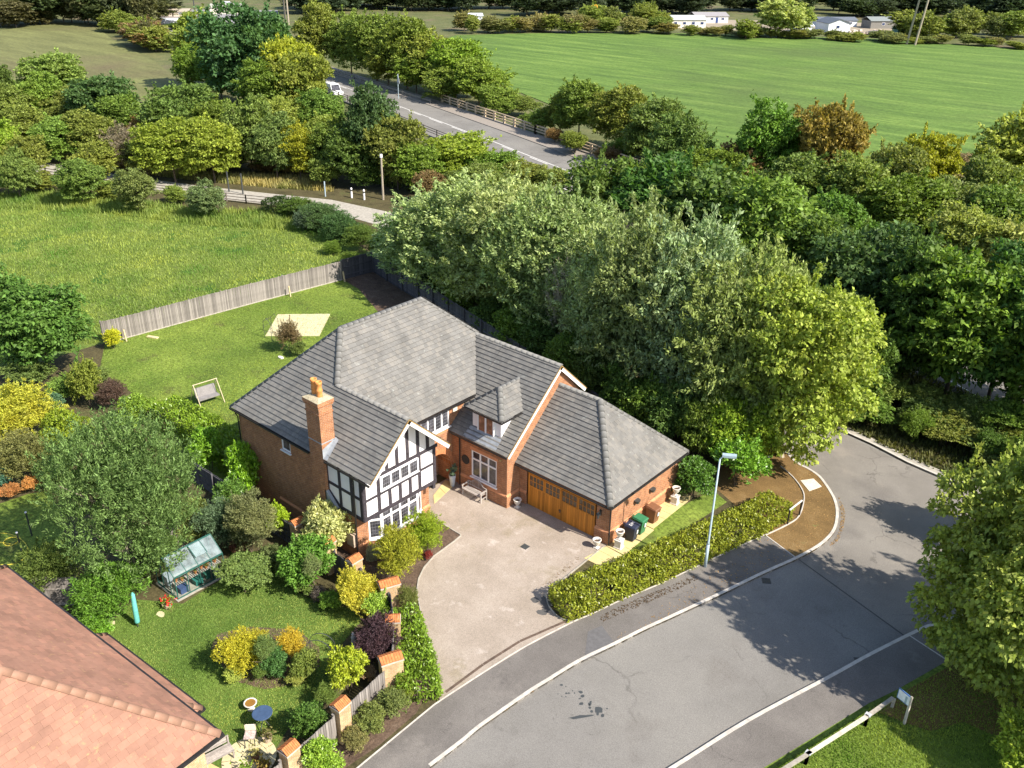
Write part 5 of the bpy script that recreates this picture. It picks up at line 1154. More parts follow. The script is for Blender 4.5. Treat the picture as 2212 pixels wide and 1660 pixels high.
kr = post_rail('knee_rail', 'bleached timber knee rail along the grass verge', [(-6.0,32.65),(-6.48,30.86),(-7.51,27.3),(-8.9,22.5)], 3.6, .5, (), .1, .12, M['rail_wood'], 0, 'fence')
kp = [Vector(p) for p in ((-6.05,32.6,.56),(-6.48,30.86,.58),(-7.51,27.3,.58),(-8.9,22.5,.58))]
for a, b in zip(kp, kp[1:]):
    MB().bar(a-kp[0]+Vector((0,0,.55))+Vector((-.05,-.05,0)), b-kp[0]+Vector((0,0,.55))+Vector((-.05,-.05,0)), .15, .1).build('top_rail', M['rail_wood'], kr)
for p in kp[1:3]: c = p-kp[0]; MB().box((c.x-.17,c.y-.12,.595), (c.x+.07,c.y+.12,.62)).build('strap', P('galvanised_strap', (.6,.6,.6), .4, metal=.3), kr)

# ------------------------------------------------------------------ street furniture
t = thing('street_lamp', 'tall grey steel lamp column rising from the clipped hedge', 'street lamp', gp(1523,1225))
MB().tube([(0,0,-.1),(0,0,1.5)], .085, 12).build('base_section', M['galv'], t, True); MB().tube([(0,0,1.5),(0,0,1.58),(0,0,6.7)], [.085,.055,.042], 12).build('column', M['galv'], t, True)
MB().tube([(0,0,6.7),(.12,.06,6.86),(.25,.12,6.9)], .035, 8).build('arm', M['galv'], t)
hd = MB().obox((.1,.0,6.84), (.62,.3,.04), (-.11,.22,0), (0,0,.12)); ho = hd.build('lamp_head', M['galv'], t)
MB().obox((.2,.06,6.82), (.45,.22,.03), (-.07,.14,0), (0,0,.02)).build('lens', P('lamp_lens', (.6,.68,.72), .2), ho)
t = thing('sign_post', 'white sign plate with a blue border on a wooden post', 'sign', (-5.27,32.08,0), -.35)
MB().bar((0,0,-.1), (0,0,1.55), .09).build('post', M['rail_wood'], t)
sp_ = MB().box((-.62,-.03,1.0), (.04,.0,1.55)).build('sign_plate', P('sign_blue', (.10,.2,.42), .4), t); MB().box((-.58,-.045,1.05), (-.02,-.031,1.5)).build('sign_face', P('sign_white', (.82,.84,.88), .35), sp_); MB().box((-.22,-.06,1.06), (-.13,-.046,1.42)).build('bracket', M['galv'], sp_)
t = thing('hand_rail', 'short black post handrail with a pale top on the leaf litter verge', 'railing', (-15.52,42.17,0))
MB().bar((0,0,-.1), (0,0,1.0), .07).build('post', M['gutter'], t); MB().bar((.1,1.33,-.1), (.1,1.33,1.0), .07).build('post', M['gutter'], t); MB().bar((0,-.03,1.03), (.1,1.36,1.03), .07).build('top_bar', P('pale_rail', (.65,.63,.58), .6), t)
t = thing('vent_pipe', 'small white hooked pipe beside the laurel bush', 'pipe', gp(1650,1010)); MB().tube([(0,0,-.1),(0,0,.75),(.06,.03,.86),(.15,.07,.86),(.2,.1,.76)], .035, 8).build('pipe', M['white'], t)
# traffic sign seen from behind, bollards, posts
t = thing('road_sign', 'triangular road sign seen from behind by the parapet end', 'road sign', gp(861,214), math.radians(-25)); MB().tube([(0,0,-.2),(0,0,4.6)], .07, 8).build('post', M['galv'], t)
MB().obox((0,0,0),(0,0,0),(0,0,0),(0,0,0)); tr = MB(); tr.v = [(-.85,.05,3.0),(.85,.05,3.0),(0,.05,4.7),(-.85,.09,3.0),(.85,.09,3.0),(0,.09,4.7)]; tr.f = [(0,1,2),(5,4,3),(0,3,4,1),(1,4,5,2),(2,5,3,0)]; tr.m = [0]*5; tr.uv = [None]*5; tr.build('sign_plate', P('sign_back_grey', (.45,.48,.52), .5), t)
for (px_, py_) in ((760,428),(787,432)):
    t = thing('bollard', 'white marker bollard beside the lane end', 'bollard', gp(px_,py_), 0, 'marker bollards at the lane end'); MB().tube([(0,0,-.1),(0,0,1.2),(0,0,1.3)], [.12,.12,.05], 10).build('shaft', M['white'], t); MB().tube([(0,0,.85),(0,0,1.05)], .125, 10).build('band', M['steel'], t)
for (px_, py_) in ((495,415),(525,420)):
    t = thing('dark_post', 'thin dark post in the dry grass beyond the lane', 'post', gp(px_,py_), 0, 'dark posts beyond the lane'); MB().bar((0,0,-.1), (0,0,2.6), .14).build('post', M['steel'], t)
t = thing('grey_post', 'slim grey post on the lane verge beside the bollards', 'post', gp(703,425)); MB().tube([(0,0,-.1),(0,0,1.9)], .08, 8).build('shaft', M['galv'], t)
t = thing('utility_pole', 'short wooden pole with a pale cap among the lane trees', 'pole', gp(828,432)); MB().tube([(0,0,-.1),(0,0,5.2)], [.14,.11], 8).build('shaft', M['pale_bark'], t); MB().tube([(0,0,5.2),(0,0,5.6)], .17, 8).build('cap', M['white'], t)

# ------------------------------------------------------------------ around the house
def urn(label, x, y, ped=False, s=1.0):
    t = thing('stone_urn', label, 'urn', (x,y,0), .1, 'pale stone urns round the garage'); z = .02
    if ped:
        MB().box((-.23,-.23,.03), (.23,.23,.1)).box((-.19,-.19,.1), (.19,.19,.5)).box((-.22,-.22,.5), (.22,.22,.57)).build('pedestal', M['stone'], t); z = .57
    MB().box((-.14*s,-.14*s,z), (.14*s,.14*s,z+.06*s)).build('foot', M['stone'], t)
    MB().lathe([(.12*s,.06*s),(.06*s,.12*s),(.055*s,.18*s),(.13*s,.24*s),(.19*s,.34*s),(.2*s,.46*s),(.25*s,.52*s),(.25*s,.56*s),(.2*s,.56*s),(.17*s,.46*s),(.1*s,.4*s)], (0,0,z), 20).build('bowl', M['stone'], t, True)
    MB().lathe([(.165*s,0),(.165*s,.01)], (0,0,z+.44*s), 14).build('soil', M['soil'], t)
urn('pale stone urn at the corner of the brick wing beside the garage door', -28.02, 33.1); urn('pale stone urn at the pier end of the garage door', -22.3, 33.1)
urn('stone urn on a square pedestal beside the navy bin', -21.42, 33.95, True); urn('stone urn on a square pedestal at the far garage corner', -21.42, 39.65, True)
def wheelie(label, x, y, c, rz, num=True):
    t = thing('wheelie_bin', label, 'wheelie bin', (x,y,.03), rz, 'wheelie bins beside the garage'); m_ = P('bin_%s' % label.split()[0], c, .5, .12, 3)
    mb = MB(); b0, b1 = (-.24,-.27), (.24,.25)                       # tapered body
    V = [(-.22,-.24,.05),(.22,-.24,.05),(.22,.22,.05),(-.22,.22,.05),(-.29,-.34,.95),(.29,-.34,.95),(.29,.34,.95),(-.29,.34,.95)]
    mb.v = V; mb.f = [(3,2,1,0),(0,1,5,4),(1,2,6,5),(2,3,7,6),(3,0,4,7),(4,5,6,7)]; mb.m = [0]*6; mb.uv = [None]*6; mb.build('body', m_, t)
    MB().box((-.31,-.36,.9), (.31,.36,.95)).build('rim', m_, t)
    lid = MB(); lid.v = [(-.31,-.38,.955),(.31,-.38,.955),(.31,.33,.955),(-.31,.33,.955),(-.27,-.33,1.0),(.27,-.33,1.0),(.27,.3,1.06),(-.27,.3,1.06)]; lid.f = [(0,1,5,4),(1,2,6,5),(2,3,7,6),(3,0,4,7),(4,5,6,7)]; lid.m = [0]*5; lid.uv = [None]*5
    lo = lid.build('lid', m_, t)
    MB().tube([(-.22,.36,1.0),(-.22,.42,1.02),(.22,.42,1.02),(.22,.36,1.0)], .018, 6).build('handle', m_, t)
    for s_ in (-1, 1):
        w = MB().tube([(s_*.27,.3,.1),(s_*.33,.3,.1)], .1, 12).build('wheel', M['dark_water'], t)
    if num: MB().box((-.07,-.32,.55), (.07,-.30,.78)).build('number_label', P('bin_number_white', (.8,.8,.78), .6), t).rotation_euler = (.08,0,0)
    return t, lo
t, lo = wheelie('navy wheelie bin with white lettering on its lid', -21.35, 35.0, (.025,.032,.06), math.radians(95))
# white painted strokes on the lid (DM-like marks)
def strokes(name, segs, parent, w, mat, f):
    mb = MB()
    for a, b in segs:
        a, b = f(*a), f(*b); d = (b-a).normalized(); n = Vector((0,0,1)); s_ = d.cross(n).normalized()*w/2; mb.face([a-s_, b-s_, b+s_, a+s_])
    return mb.build(name, mat, parent)
tilt = lambda x, y: Vector((x, y, 1.012 + .06*(y+.33)/.63 + .004))
D_ = [((-.2,-.08),(-.2,.08)),((-.2,.08),(-.1,.06)),((-.1,.06),(-.07,0)),((-.07,0),(-.1,-.06)),((-.1,-.06),(-.2,-.08))]; M_ = [((0,-.08),(0,.08)),((0,.08),(.08,-.02)),((.08,-.02),(.16,.08)),((.16,.08),(.16,-.08))]
strokes('lid_lettering', D_+M_, lo, .025, P('bin_number_white', (.8,.8,.78)), tilt)
wheelie('green wheelie bin with white number between the other bins', -21.38, 35.85, (.035,.17,.075), math.radians(90)); wheelie('brown wheelie bin against the garage wall beside the green bin', -21.42, 37.25, (.20,.09,.045), math.radians(88))
# tall tapered planter with a broad-leaved plant
t = thing('tall_planter', 'tall pale tapered planter with broad grey-green leaves by the porch', 'planter', (-32.37,32.15,.02)); MB().lathe([(.1,0),(.13,.04),(.2,.62),(.215,.78),(.215,.82),(.18,.82),(.17,.7)], (0,0,0), 18).build('pot', P('pale_blue_glaze', (.52,.57,.62), .35), t, True)
rg9 = np.random.default_rng(4); V_, F_ = leaves(np.concatenate([rg9.normal(size=(26,3))*[.13,.13,.12]+[0,0,.95], rg9.normal(size=(16,3))*[.13,.13,.1]+[.05,.05,1.28]]), rg9.normal(size=(42,3))+[0,0,.3], .24, .85, rg9); fo = link_obj('foliage', mesh_np('planter_leaves', V_, F_, M['leaf_gloss']), t); fo.color = (.10,.17,.10,1)
MB().tube([(0,0,.8),(.05,.05,1.3)], .02, 6).build('stem', M['bark'], t)
# lutyens-style garden bench against the wing wall
t = thing('garden_bench', 'weathered timber garden bench with an arched back under the wing window', 'bench', (-30.6,32.2,.02)); gw = M['grey_wood']
for x_ in (-.74,.74):
    MB().box((x_-.035,-.28,0), (x_+.035,-.21,.62)).build('leg', gw, t); MB().box((x_-.035,.2,0), (x_+.035,.27,.72)).build('leg', gw, t); MB().box((x_-.045,-.31,.62), (x_+.045,.24,.67)).build('armrest', gw, t); MB().box((x_-.02,-.21,.2), (x_+.02,.2,.25)).build('stretcher', gw, t)
for k in range(6): MB().box((-.71,-.29+.083*k,.41), (.71,-.225+.083*k,.435)).build('seat_slat', gw, t)
MB().box((-.71,-.27,.33), (.71,-.24,.41)).build('apron', gw, t)
arch_ = [(-.72,.72),(-.5,.74),(-.38,.84),(-.22,.98),(0,1.04),(.22,.98),(.38,.84),(.5,.74),(.72,.72)]
MB().tube([(x_,.26,z) for x_, z in arch_], .035, 6).build('back_rail', gw, t); MB().box((-.71,.22,.5), (.71,.27,.55)).build('lower_rail', gw, t)
for k in range(15):
    x_ = -.66+.094*k; zt_ = np.interp(x_, [a[0] for a in arch_], [a[1] for a in arch_]); MB().box((x_-.015,.235,.55), (x_+.015,.26,zt_-.01)).build('back_slat', gw, t)
# swing seat on the back lawn
t = thing('swing_seat', 'grey cushioned swing seat with a pale A-frame on the back lawn', 'swing seat', (-52.7,28.2,.015), math.radians(83)); fr_ = P('pale_tube', (.55,.46,.30), .5)
for s_ in (-.85,.85):
    for e in (-1, 1): MB().tube([(s_,e*.9,0),(s_,0,1.55)], .03, 6).build('frame_leg', fr_, t)
    MB().tube([(s_,-.5,.35),(s_*.8,-.05,1.5)], .015, 5).build('hanger', M['steel'], t)
MB().tube([(-.9,0,1.55),(.9,0,1.55)], .03, 6).build('top_bar', fr_, t); MB().box((-.75,-.45,.42), (.75,.05,.52)).build('seat_cushion', P('grey_canvas', (.24,.225,.22), .9), t)
bkc = MB().obox((-.75,.03,.5), (1.5,0,0), (0,.1,0), (0,.22,.6)).build('back_cushion', P('grey_canvas', (.24,.225,.22), .9), t)

# ------------------------------------------------------------------ neighbour's garden
t = thing('greenhouse', 'small green-framed glass greenhouse full of pots and trays', 'greenhouse', (-36.2,17.0,0)); gf = P('green_alloy', (.03,.11,.09), .45)
m, nt_, b_ = new_mat('greenhouse_glass'); b_.inputs['Base Color'].default_value = (.78,.86,.86,1); b_.inputs['Roughness'].default_value = .04
tr_ = nt_.nodes.new('ShaderNodeBsdfTransparent'); tr_.inputs[0].default_value = (.9,.95,.94,1); gl_ = nt_.nodes.new('ShaderNodeBsdfGlossy'); gl_.inputs[1].default_value = .06; mx_ = nt_.nodes.new('ShaderNodeMixShader'); mx2 = nt_.nodes.new('ShaderNodeMixShader')
df_ = nt_.nodes.new('ShaderNodeBsdfDiffuse'); df_.inputs[0].default_value = (.40,.49,.51,1)
lw2 = nt_.nodes.new('ShaderNodeLayerWeight'); lw2.inputs[0].default_value = .35; nt_.links.new(lw2.outputs['Fresnel'], mx_.inputs[0]); nt_.links.new(tr_.outputs[0], mx_.inputs[1]); nt_.links.new(gl_.outputs[0], mx_.inputs[2])
nz = ramp(nt_, [(.3, (.18,)*3), (.7, (.6,)*3)]); nt_.links.new(noise(nt_, coords(nt_), 2.2, 4), nz.inputs[0]); nt_.links.new(nz.outputs[0], mx2.inputs[0]); nt_.links.new(mx_.outputs[0], mx2.inputs[1]); nt_.links.new(df_.outputs[0], mx2.inputs[2]); nt_.links.new(mx2.outputs[0], nt_.nodes['Material Output'].inputs[0]); M['gh_roof_glass'] = m
m, nt_, b_ = new_mat('clear_glass'); tr_ = nt_.nodes.new('ShaderNodeBsdfTransparent'); tr_.inputs[0].default_value = (.88,.93,.92,1); gl_ = nt_.nodes.new('ShaderNodeBsdfGlossy'); gl_.inputs[1].default_value = .05; mx_ = nt_.nodes.new('ShaderNodeMixShader'); lw2 = nt_.nodes.new('ShaderNodeLayerWeight'); lw2.inputs[0].default_value = .2
nt_.links.new(lw2.outputs['Fresnel'], mx_.inputs[0]); nt_.links.new(tr_.outputs[0], mx_.inputs[1]); nt_.links.new(gl_.outputs[0], mx_.inputs[2]); nt_.links.new(mx_.outputs[0], nt_.nodes['Material Output'].inputs[0]); M['clear_glass'] = m
X0, X1, Y0, Y1, ZE, ZR = -.95, .95, -1.35, 1.35, 1.35, 2.08
MB().box((X0-.1,Y0-.1,-.05), (X1+.15,Y1+.1,.03)).build('base_slab', M['old_concrete'], t)
for x_ in (X0, X1):
    MB().bar((x_,Y0,.05), (x_,Y1,.05), .05).build('sill_bar', gf, t); MB().bar((x_,Y0,ZE), (x_,Y1,ZE), .06).build('eave_bar', gf, t)
MB().bar((0,Y0,ZR), (0,Y1,ZR), .06).build('ridge_bar', gf, t)
for k in range(5):
    y_ = Y0+(Y1-Y0)*k/4
    for x_ in (X0, X1):
        MB().bar((x_,y_,.05), (x_,y_,ZE), .035).build('glazing_bar', gf, t); MB().bar((x_,y_,ZE), (0,y_,ZR), .035).build('glazing_bar', gf, t)
        if k < 4:
            ya, yb = y_+.02, y_+(Y1-Y0)/4-.02
            MB().face([(x_,ya,ZE),(x_,yb,ZE),(0,yb,ZR),(0,ya,ZR)]).build('roof_pane', M['gh_roof_glass'], t); MB().face([(x_,ya,.07),(x_,yb,.07),(x_,yb,ZE),(x_,ya,ZE)]).build('side_pane', M['clear_glass'], t)
for y_ in (Y0, Y1):
    for x_ in (-.35,.35): MB().bar((x_,y_,.05), (x_,y_,1.8), .035).build('end_bar', gf, t)
    MB().bar((X0,y_,.05), (X1,y_,.05), .05).build('sill_bar', gf, t); MB().face([(X0,y_,.07),(X1,y_,.07),(X1,y_,ZE),(0,y_,ZR),(X0,y_,ZE)]).build('end_pane', M['clear_glass'], t)
vt = MB().obox((.1,.02,ZR-.02), (.62,0,-.36), (0,.62,0), (.03,0,.03)); vt.build('roof_vent', M['gh_roof_glass'], t); MB().obox((.08,.0,ZR+.01), (.66,0,-.38), (0,.03,0), (.04,0,.04)).obox((.08,.64,ZR+.01), (.66,0,-.38), (0,.03,0), (.04,0,.04)).build('vent_frame', gf, t)
for k in range(4):                       # staging, trays, pots inside: each its own thing
    y_ = Y0+.36+.66*k
    s_ = thing('staging_shelf', 'slatted shelf with pots in the greenhouse, in line with its neighbours', 'shelf', (-36.2+.62,17.0+y_,0), 0, 'slatted shelves in the greenhouse')
    for j in range(6): MB().box((-.2,-.28+.1*j,.74), (.2,-.22+.1*j,.77)).build('slat', M['grey_wood'], s_)
    for c_ in ((-.18,-.27),(.18,-.27),(-.18,.27),(.18,.27)): MB().bar((*c_,.03), (*c_,.74), .03).build('leg', gf, s_)
pots = [((.55,-1.1),(.5,.2,.08)),((.7,-.85),(.5,.2,.08)),((.5,-.4),(.45,.36,.2)),((.68,-.1),(.5,.2,.08)),((.55,.3),(.55,.06,.03)),((.7,.5),(.6,.3,.04)),((.55,.65),(.55,.05,.03)),((.6,1.05),(.4,.16,.06))]
for k, ((x_, y_), c_) in enumerate(pots):
    p_ = thing('plant_pot', 'small pot with a seedling on the greenhouse shelving', 'pot', (-36.2+x_,17.0+y_,.77), 0, 'pots on the greenhouse shelves'); MB().lathe([(.05,0),(.085,.13),(.09,.15),(.06,.13)], (0,0,0), 10).build('pot', P('pot%d' % (k % 4), c_, .7), p_)
    V_, F_ = leaves(rg9.normal(size=(14,3))*[.05,.05,.05]+[0,0,.2], rg9.normal(size=(14,3))+[0,0,.8], .12, .5, rg9); q_ = link_obj('seedling', mesh_np('seedling', V_, F_, M['leaf']), p_); q_.color = (.12,.17,.04,1) if k % 2 else (.4,.16,.05,1)
for (x_, y_, sx, sy, sz, c_, l_) in ((.6,-.85,.28,.42,.32,(.06,.09,.2),'blue storage crate under the greenhouse shelf'),(.6,.0,.26,.4,.28,(.04,.2,.17),'teal plastic box under the greenhouse shelf'),(.62,1.02,.26,.3,.3,(.72,.72,.7),'white storage tub under the end greenhouse shelf'),(-.5,-1.0,.3,.3,.5,(.55,.62,.7),'pale blue barrel inside the greenhouse door end'),(.55,.55,.2,.25,.3,(.05,.18,.14),'dark teal watering tank under the greenhouse shelf')):
    s_ = thing('storage_box', l_, 'box', (-36.2+x_,17.0+y_,.03)); m_ = P('box_'+l_.split()[0]+l_.split()[1], c_, .5); MB().box((-sx,-sy/2,0), (sx*.6,sy/2,sz)).build('tub', m_, s_); MB().box((-sx-.02,-sy/2-.02,sz), (sx*.6+.02,sy/2+.02,sz+.03)).build('lid', m_, s_)
t = thing('folded_parasol', 'folded teal parasol leaning on its pole in the lawn', 'parasol', (-34.9,13.33,.012)); dl = Vector((-.14,.1,1)).normalized()
MB().tube([(0,0,-.05), dl*.4], .022, 8).build('pole', M['steel'], t); MB().tube([dl*.22, dl*.3, dl*1.0, dl*1.75, dl*1.86], [.1,.13,.12,.1,.03], 10).build('cover', P('teal_canvas', (.12,.42,.38), .8, .2, 6), t, True)
t = thing('bird_bath', 'pale stone bird bath with brown water on the lawn', 'bird bath', (-26.6,14.0,.012)); MB().lathe([(.16,0),(.14,.05),(.09,.1),(.08,.22),(.16,.27),(.28,.33),(.29,.37),(.24,.37),(.2,.32)], (0,0,0), 20).build('bowl', M['stone'], t, True); MB().lathe([(.225,0),(.225,.005)], (0,0,.345), 18).build('water', P('brown_water', (.26,.13,.03), .08), t)
t = thing('round_table', 'round blue metal garden table on splayed legs', 'table', (-25.35,13.8,.012), .5); MB().lathe([(.40,0),(.42,.01),(.42,.035),(.40,.045)], (0,0,.78), 28).build('table_top', P('blue_paint', (.05,.085,.16), .45), t)
for a in range(4):
    c_, s_ = math.cos(a*1.571), math.sin(a*1.571); MB().tube([(c_*.38,s_*.38,0),(c_*.05,s_*.05,.45),(-c_*.2,-s_*.2,.78)], .018, 6).build('leg', M['steel'], t)
pat = MB()
pc = Vector((-24.45,12.45,0))
patio = link_obj('round_patio', MB().prism([(pc.x+1.05*math.cos(a*.3491),pc.y+1.05*math.sin(a*.3491)) for a in range(18)], -.05, .02).build('tmp', M['soil']).data); patio['kind'] = 'structure'
bpy.data.objects.remove(bpy.data.objects['tmp'])
for ring, (r0, r1, n_) in enumerate(((0.0,.34,4),(.36,.72,8),(.74,1.08,12))):
    for k in range(n_):
        a0, a1 = 2*math.pi*k/n_+.02+ring*.2, 2*math.pi*(k+1)/n_-.02+ring*.2; pts = [(pc.x+r_*math.cos(a), pc.y+r_*math.sin(a)) for r_, a in ((r1,a0),(r1,(a0+a1)/2),(r1,a1),(max(r0,.02),a1),(max(r0,.02),a0))]
        MB().prism(pts, 0, .035+rs.uniform(0,.01)).build('paving_slab', M['pale_slab'], patio)
gpth = link_obj('garden_path', MB().prism([(-25.6,11.3),(-24.6,11.4),(-23.6,11.9),(-23.8,10.6),(-25.4,10.4)], -.05, .018).build('tmp', M['soil']).data); gpth['kind'] = 'structure'; bpy.data.objects.remove(bpy.data.objects['tmp'])
slabs([(-25.5,10.5),(-23.7,10.7),(-23.6,11.7),(-25.5,11.25)], 4, 2, M['yellow_slab'], gpth)
t = thing('slatted_seat', 'grey slatted timber seat in the corner by the buff wall', 'bench', (-25.2,11.55,.03), 1.4)
for k in range(7): MB().box((-.6,-.25+.075*k,.42), (.6,-.19+.075*k,.45)).build('seat_slat', gw, t)
for c_ in ((-.55,-.22),(.55,-.22),(-.55,.25),(.55,.25)): MB().bar((*c_,0), (*c_,.42 if c_[1] < 0 else .85), .06).build('leg', gw, t)
for k in range(3): MB().box((-.6,.27,.52+.12*k), (.6,.3,.6+.12*k)).build('back_slat', gw, t)
t = thing('garden_chair', 'pale folding chair at the edge of the round patio', 'chair', (-25.05,12.95,.04), .8)
for c_ in ((-.2,-.2),(.2,-.2),(-.2,.2),(.2,.2)): MB().bar((*c_,0), (*c_,.42 if c_[1] < 0 else .8), .03).build('leg', M['steel'], t)
MB().box((-.22,-.22,.42), (.22,.22,.46)).build('seat', P('patterned_cushion', (.45,.36,.33), .9, .5, 14), t); MB().box((-.22,.18,.5), (.22,.22,.8)).build('backrest', P('cream_canvas', (.7,.62,.5), .9), t)
for (x_, y_, r_, h_, c_, l_, lc) in ((-24.6,13.45,.2,.3,(.5,.4,.3),'buff stone planter at the top of the round patio',(.16,.15,.05)),(-24.2,12.6,.18,.25,(.2,.1,.05),'clump of potted plants in the middle of the round patio',(.3,.28,.1)),(-23.5,12.5,.25,.3,(.2,.1,.05),'flowering pot beside the last pillar',(.32,.25,.06)),(-23.8,11.9,.22,.3,(.12,.2,.05),'leafy green pot at the foot of the round patio',(.16,.24,.03)),
                               (-38.1,14.35,.2,.3,(.45,.22,.1),'terracotta pot in the hedge foot beside the greenhouse',(.12,.16,.05)),(-37.55,14.9,.2,.28,(.03,.03,.03),'black pot with grassy leaves at the greenhouse corner',(.14,.17,.10)),(-35.1,15.0,.24,.22,(.45,.36,.25),'trough of red geraniums at the greenhouse corner',(.16,.26,.03))):
    p_ = thing('planted_pot', l_, 'plant pot', (x_,y_,.03)); MB().lathe([(r_*.7,0),(r_,h_),(r_*1.05,h_),(r_*.85,h_-.04)], (0,0,0), 14).build('pot', P('pot_'+l_.replace(' ','')[:9], c_, .8), p_)
    V_, F_ = leaves(rg9.normal(size=(70,3))*[r_*.7,r_*.7,.1]+[0,0,h_+.12], rg9.normal(size=(70,3))+[0,0,.7], .16, .5, rg9); q_ = link_obj('foliage', mesh_np('pot_leaves', V_, F_, M['leaf']), p_); q_.color = (*lc, 1)
    if 'geranium' in l_:
        V_, F_ = leaves(rg9.normal(size=(26,3))*[r_*.8,r_*.8,.05]+[0,0,h_+.24], rg9.normal(size=(26,3)), .13, .9, rg9); link_obj('blossom', mesh_np('blossom', V_, F_, P('red_petals', (.62,.02,.02), .6)), p_)
for (x_, y_, l_) in ((-36.1,12.6,'flat pale stepping stone beside the parasol shadow'),(-34.9,14.5,'flat pale stepping stone before the geranium trough')):
    s_ = thing('stepping_stone', l_, 'stone', (x_,y_,0)); n_ = 9; MB().prism([(.26*math.cos(a*.698)*rs.uniform(.8,1.1), .18*math.sin(a*.698)*rs.uniform(.8,1.1)) for a in range(n_)], -.02, .045).build('slab', M['pale_slab'], s_)
t = thing('garden_arch', 'thin dark metal rose arch at the end of the island bed', 'arch', (-26.0,17.4,0), math.radians(30))
for y_ in (-.22,.22):
    pts = [(-.6,y_,-.05),(-.6,y_,1.5)] + [(-.6*math.cos(a), y_, 1.5+.6*math.sin(a)) for a in (.4,.8,1.2,1.57,1.94,2.34,2.74)] + [(.6,y_,1.5),(.6,y_,-.05)]; MB().tube(pts, .018, 6).build('hoop', M['steel'], t)
for z in (.4,.8,1.2,1.5):
    for x_ in (-.6,.6): MB().tube([(x_,-.22,z),(x_,.22,z)], .01, 5).build('cross_bar', M['steel'], t)
t = thing('small_statue', 'small pale stone figure on the lawn beside the purple shrub', 'statue', gp(765,1396)); MB().lathe([(.14,0),(.14,.08),(.09,.1),(.12,.3),(.09,.45),(.12,.55),(.06,.62),(.08,.72),(.03,.8)], (0,0,0), 12).build('figure', M['stone'], t, True)
# left-hand garden: posts, hose
for k, (x_, y_, h_, l_) in enumerate(((-45.9,13.1,1.5,'black line post with a pale cap beside the feathery tree'),(-44.95,12.15,1.15,'black post standing inside the loops of yellow hose'))):
    p_ = thing('garden_post', l_, 'post', (x_,y_,0)); MB().bar((0,0,-.1), (-.06,.02,h_), .07).build('shaft', M['steel'], p_); MB().box((-.11,-.03,h_), (-.01,.07,h_+.05)).build('cap', M['white'], p_)
t = thing('garden_hose', 'yellow hose looped on the grass beside the black posts', 'hose', (-45.6,11.6,.03)); pts = [(1.9*math.cos(a)*(.9+.02*a)-.2, 1.0*math.sin(a)*(1-.02*a), 0) for a in np.linspace(-2.4,3.6,40)] + [(.4*math.cos(a)-.6, .35*math.sin(a)+.5, .01) for a in np.linspace(0,7,20)]; MB().tube(pts, .022, 6).build('tube', P('yellow_hose', (.62,.52,.06), .5), t)
# rusty ring frame and edging stone in the back lawn
t = thing('rose_arch', 'thin dark wire plant arch beside the bush on the paved square', 'arch', gp(588,728), .3)
for y_ in (-.5,.5): MB().tube([(-.35,y_,-.05),(-.35,y_,1.5),(0,y_,1.85),(.35,y_,1.5),(.35,y_,-.05)], .02, 5).build('hoop', M['steel'], t)
for z in (.5,1.0,1.5): MB().tube([(-.35,-.5,z),(-.35,.5,z)], .012, 5).build('cross_bar', M['steel'], t)
t = thing('pale_stone', 'small white stone in the grass below the paved square', 'stone', gp(607,774)); n_ = 8; MB().prism([(.3*math.cos(a*.785)*rs.uniform(.8,1.1), .2*math.sin(a*.785)*rs.uniform(.8,1.1)) for a in range(n_)], -.02, .1).build('stone', M['stone'], t)
t = thing('timber_offcut', 'pale timber offcut lying by the silver fence', 'plank', gp(330,730), .4); MB().box((-.5,-.15,0), (.5,.15,.1)).build('plank', M['pale_wood'], t)
# ------------------------------------------------------------------ hedges of single leaves
def hedge(name, label, pts, width, h, colour, leaf=.17, dens=260, side=1, seed=1, mat='leaf_gloss', asp=.45):
    """clipped hedge: leaves over the top and both faces of a band beside a polyline, twiggy stems inside"""
    rng = np.random.default_rng(seed); P3 = [Vector((*p,0)) for p in pts]; o = P3[0]; t = thing(name, label, 'hedge', o); C = []; Nn = []
    for a, b in zip(P3, P3[1:]):
        L = (b-a).length; d = (b-a)/L; n = Vector((-d.y,d.x,0))*side
        for _ in range(int(L*(width+2*h)*dens)):
            s_ = rng.uniform(-.05,L+.05); q = rng.random()*(width+2*h); j = rng.normal()*.07; wob = .1*math.sin(s_*2.1+o.x)+.07*math.sin(s_*5.3)
            if q < width: v = q; z = h+wob+j+.08*math.sin(v*5); nr = Vector((0,0,1))
            elif q < width+h: v = -.02-j*.8+wob*.4; z = (q-width); nr = -n
            else: v = width+.02+j*.8; z = q-width-h; nr = n
            p = a-o + d*s_ + n*v + Vector((0,0,max(.05,z))); C.append(p); Nn.append(nr*.8 + Vector((0,0,.35)))
        for e, c0 in ((a,-1),(b,1)):
            for _ in range(int(width*h*dens*.8)):
                p = e-o + n*rng.uniform(0,width) + Vector((0,0,rng.uniform(.05,h))) + d*c0*abs(rng.normal()*.08); C.append(p); Nn.append(d*c0+Vector((0,0,.3)))
    C = np.array(C); Nn = np.array(Nn)
    V, F = leaves(C, Nn + rng.normal(size=Nn.shape)*.75, leaf, asp, rng, flat=.7)
    f = link_obj('foliage', mesh_np('hedge_leaves', V, F, M[mat]), t); f.color = (*colour,1)
    core = MB()
    for a, b in zip(P3, P3[1:]):
        L = (b-a).length; d = (b-a)/L; n = Vector((-d.y,d.x,0))*side
        for k in range(int(L*3)):
            p = a-o + d*(k/3) + n*width*rs.uniform(.3,.7); core.tube([p+Vector((0,0,-.1)), p+Vector((rs.uniform(-.2,.2),rs.uniform(-.2,.2),h*.9))], [.025,.008], 5)
    core.build('stem', M['bark'], t)
    return t
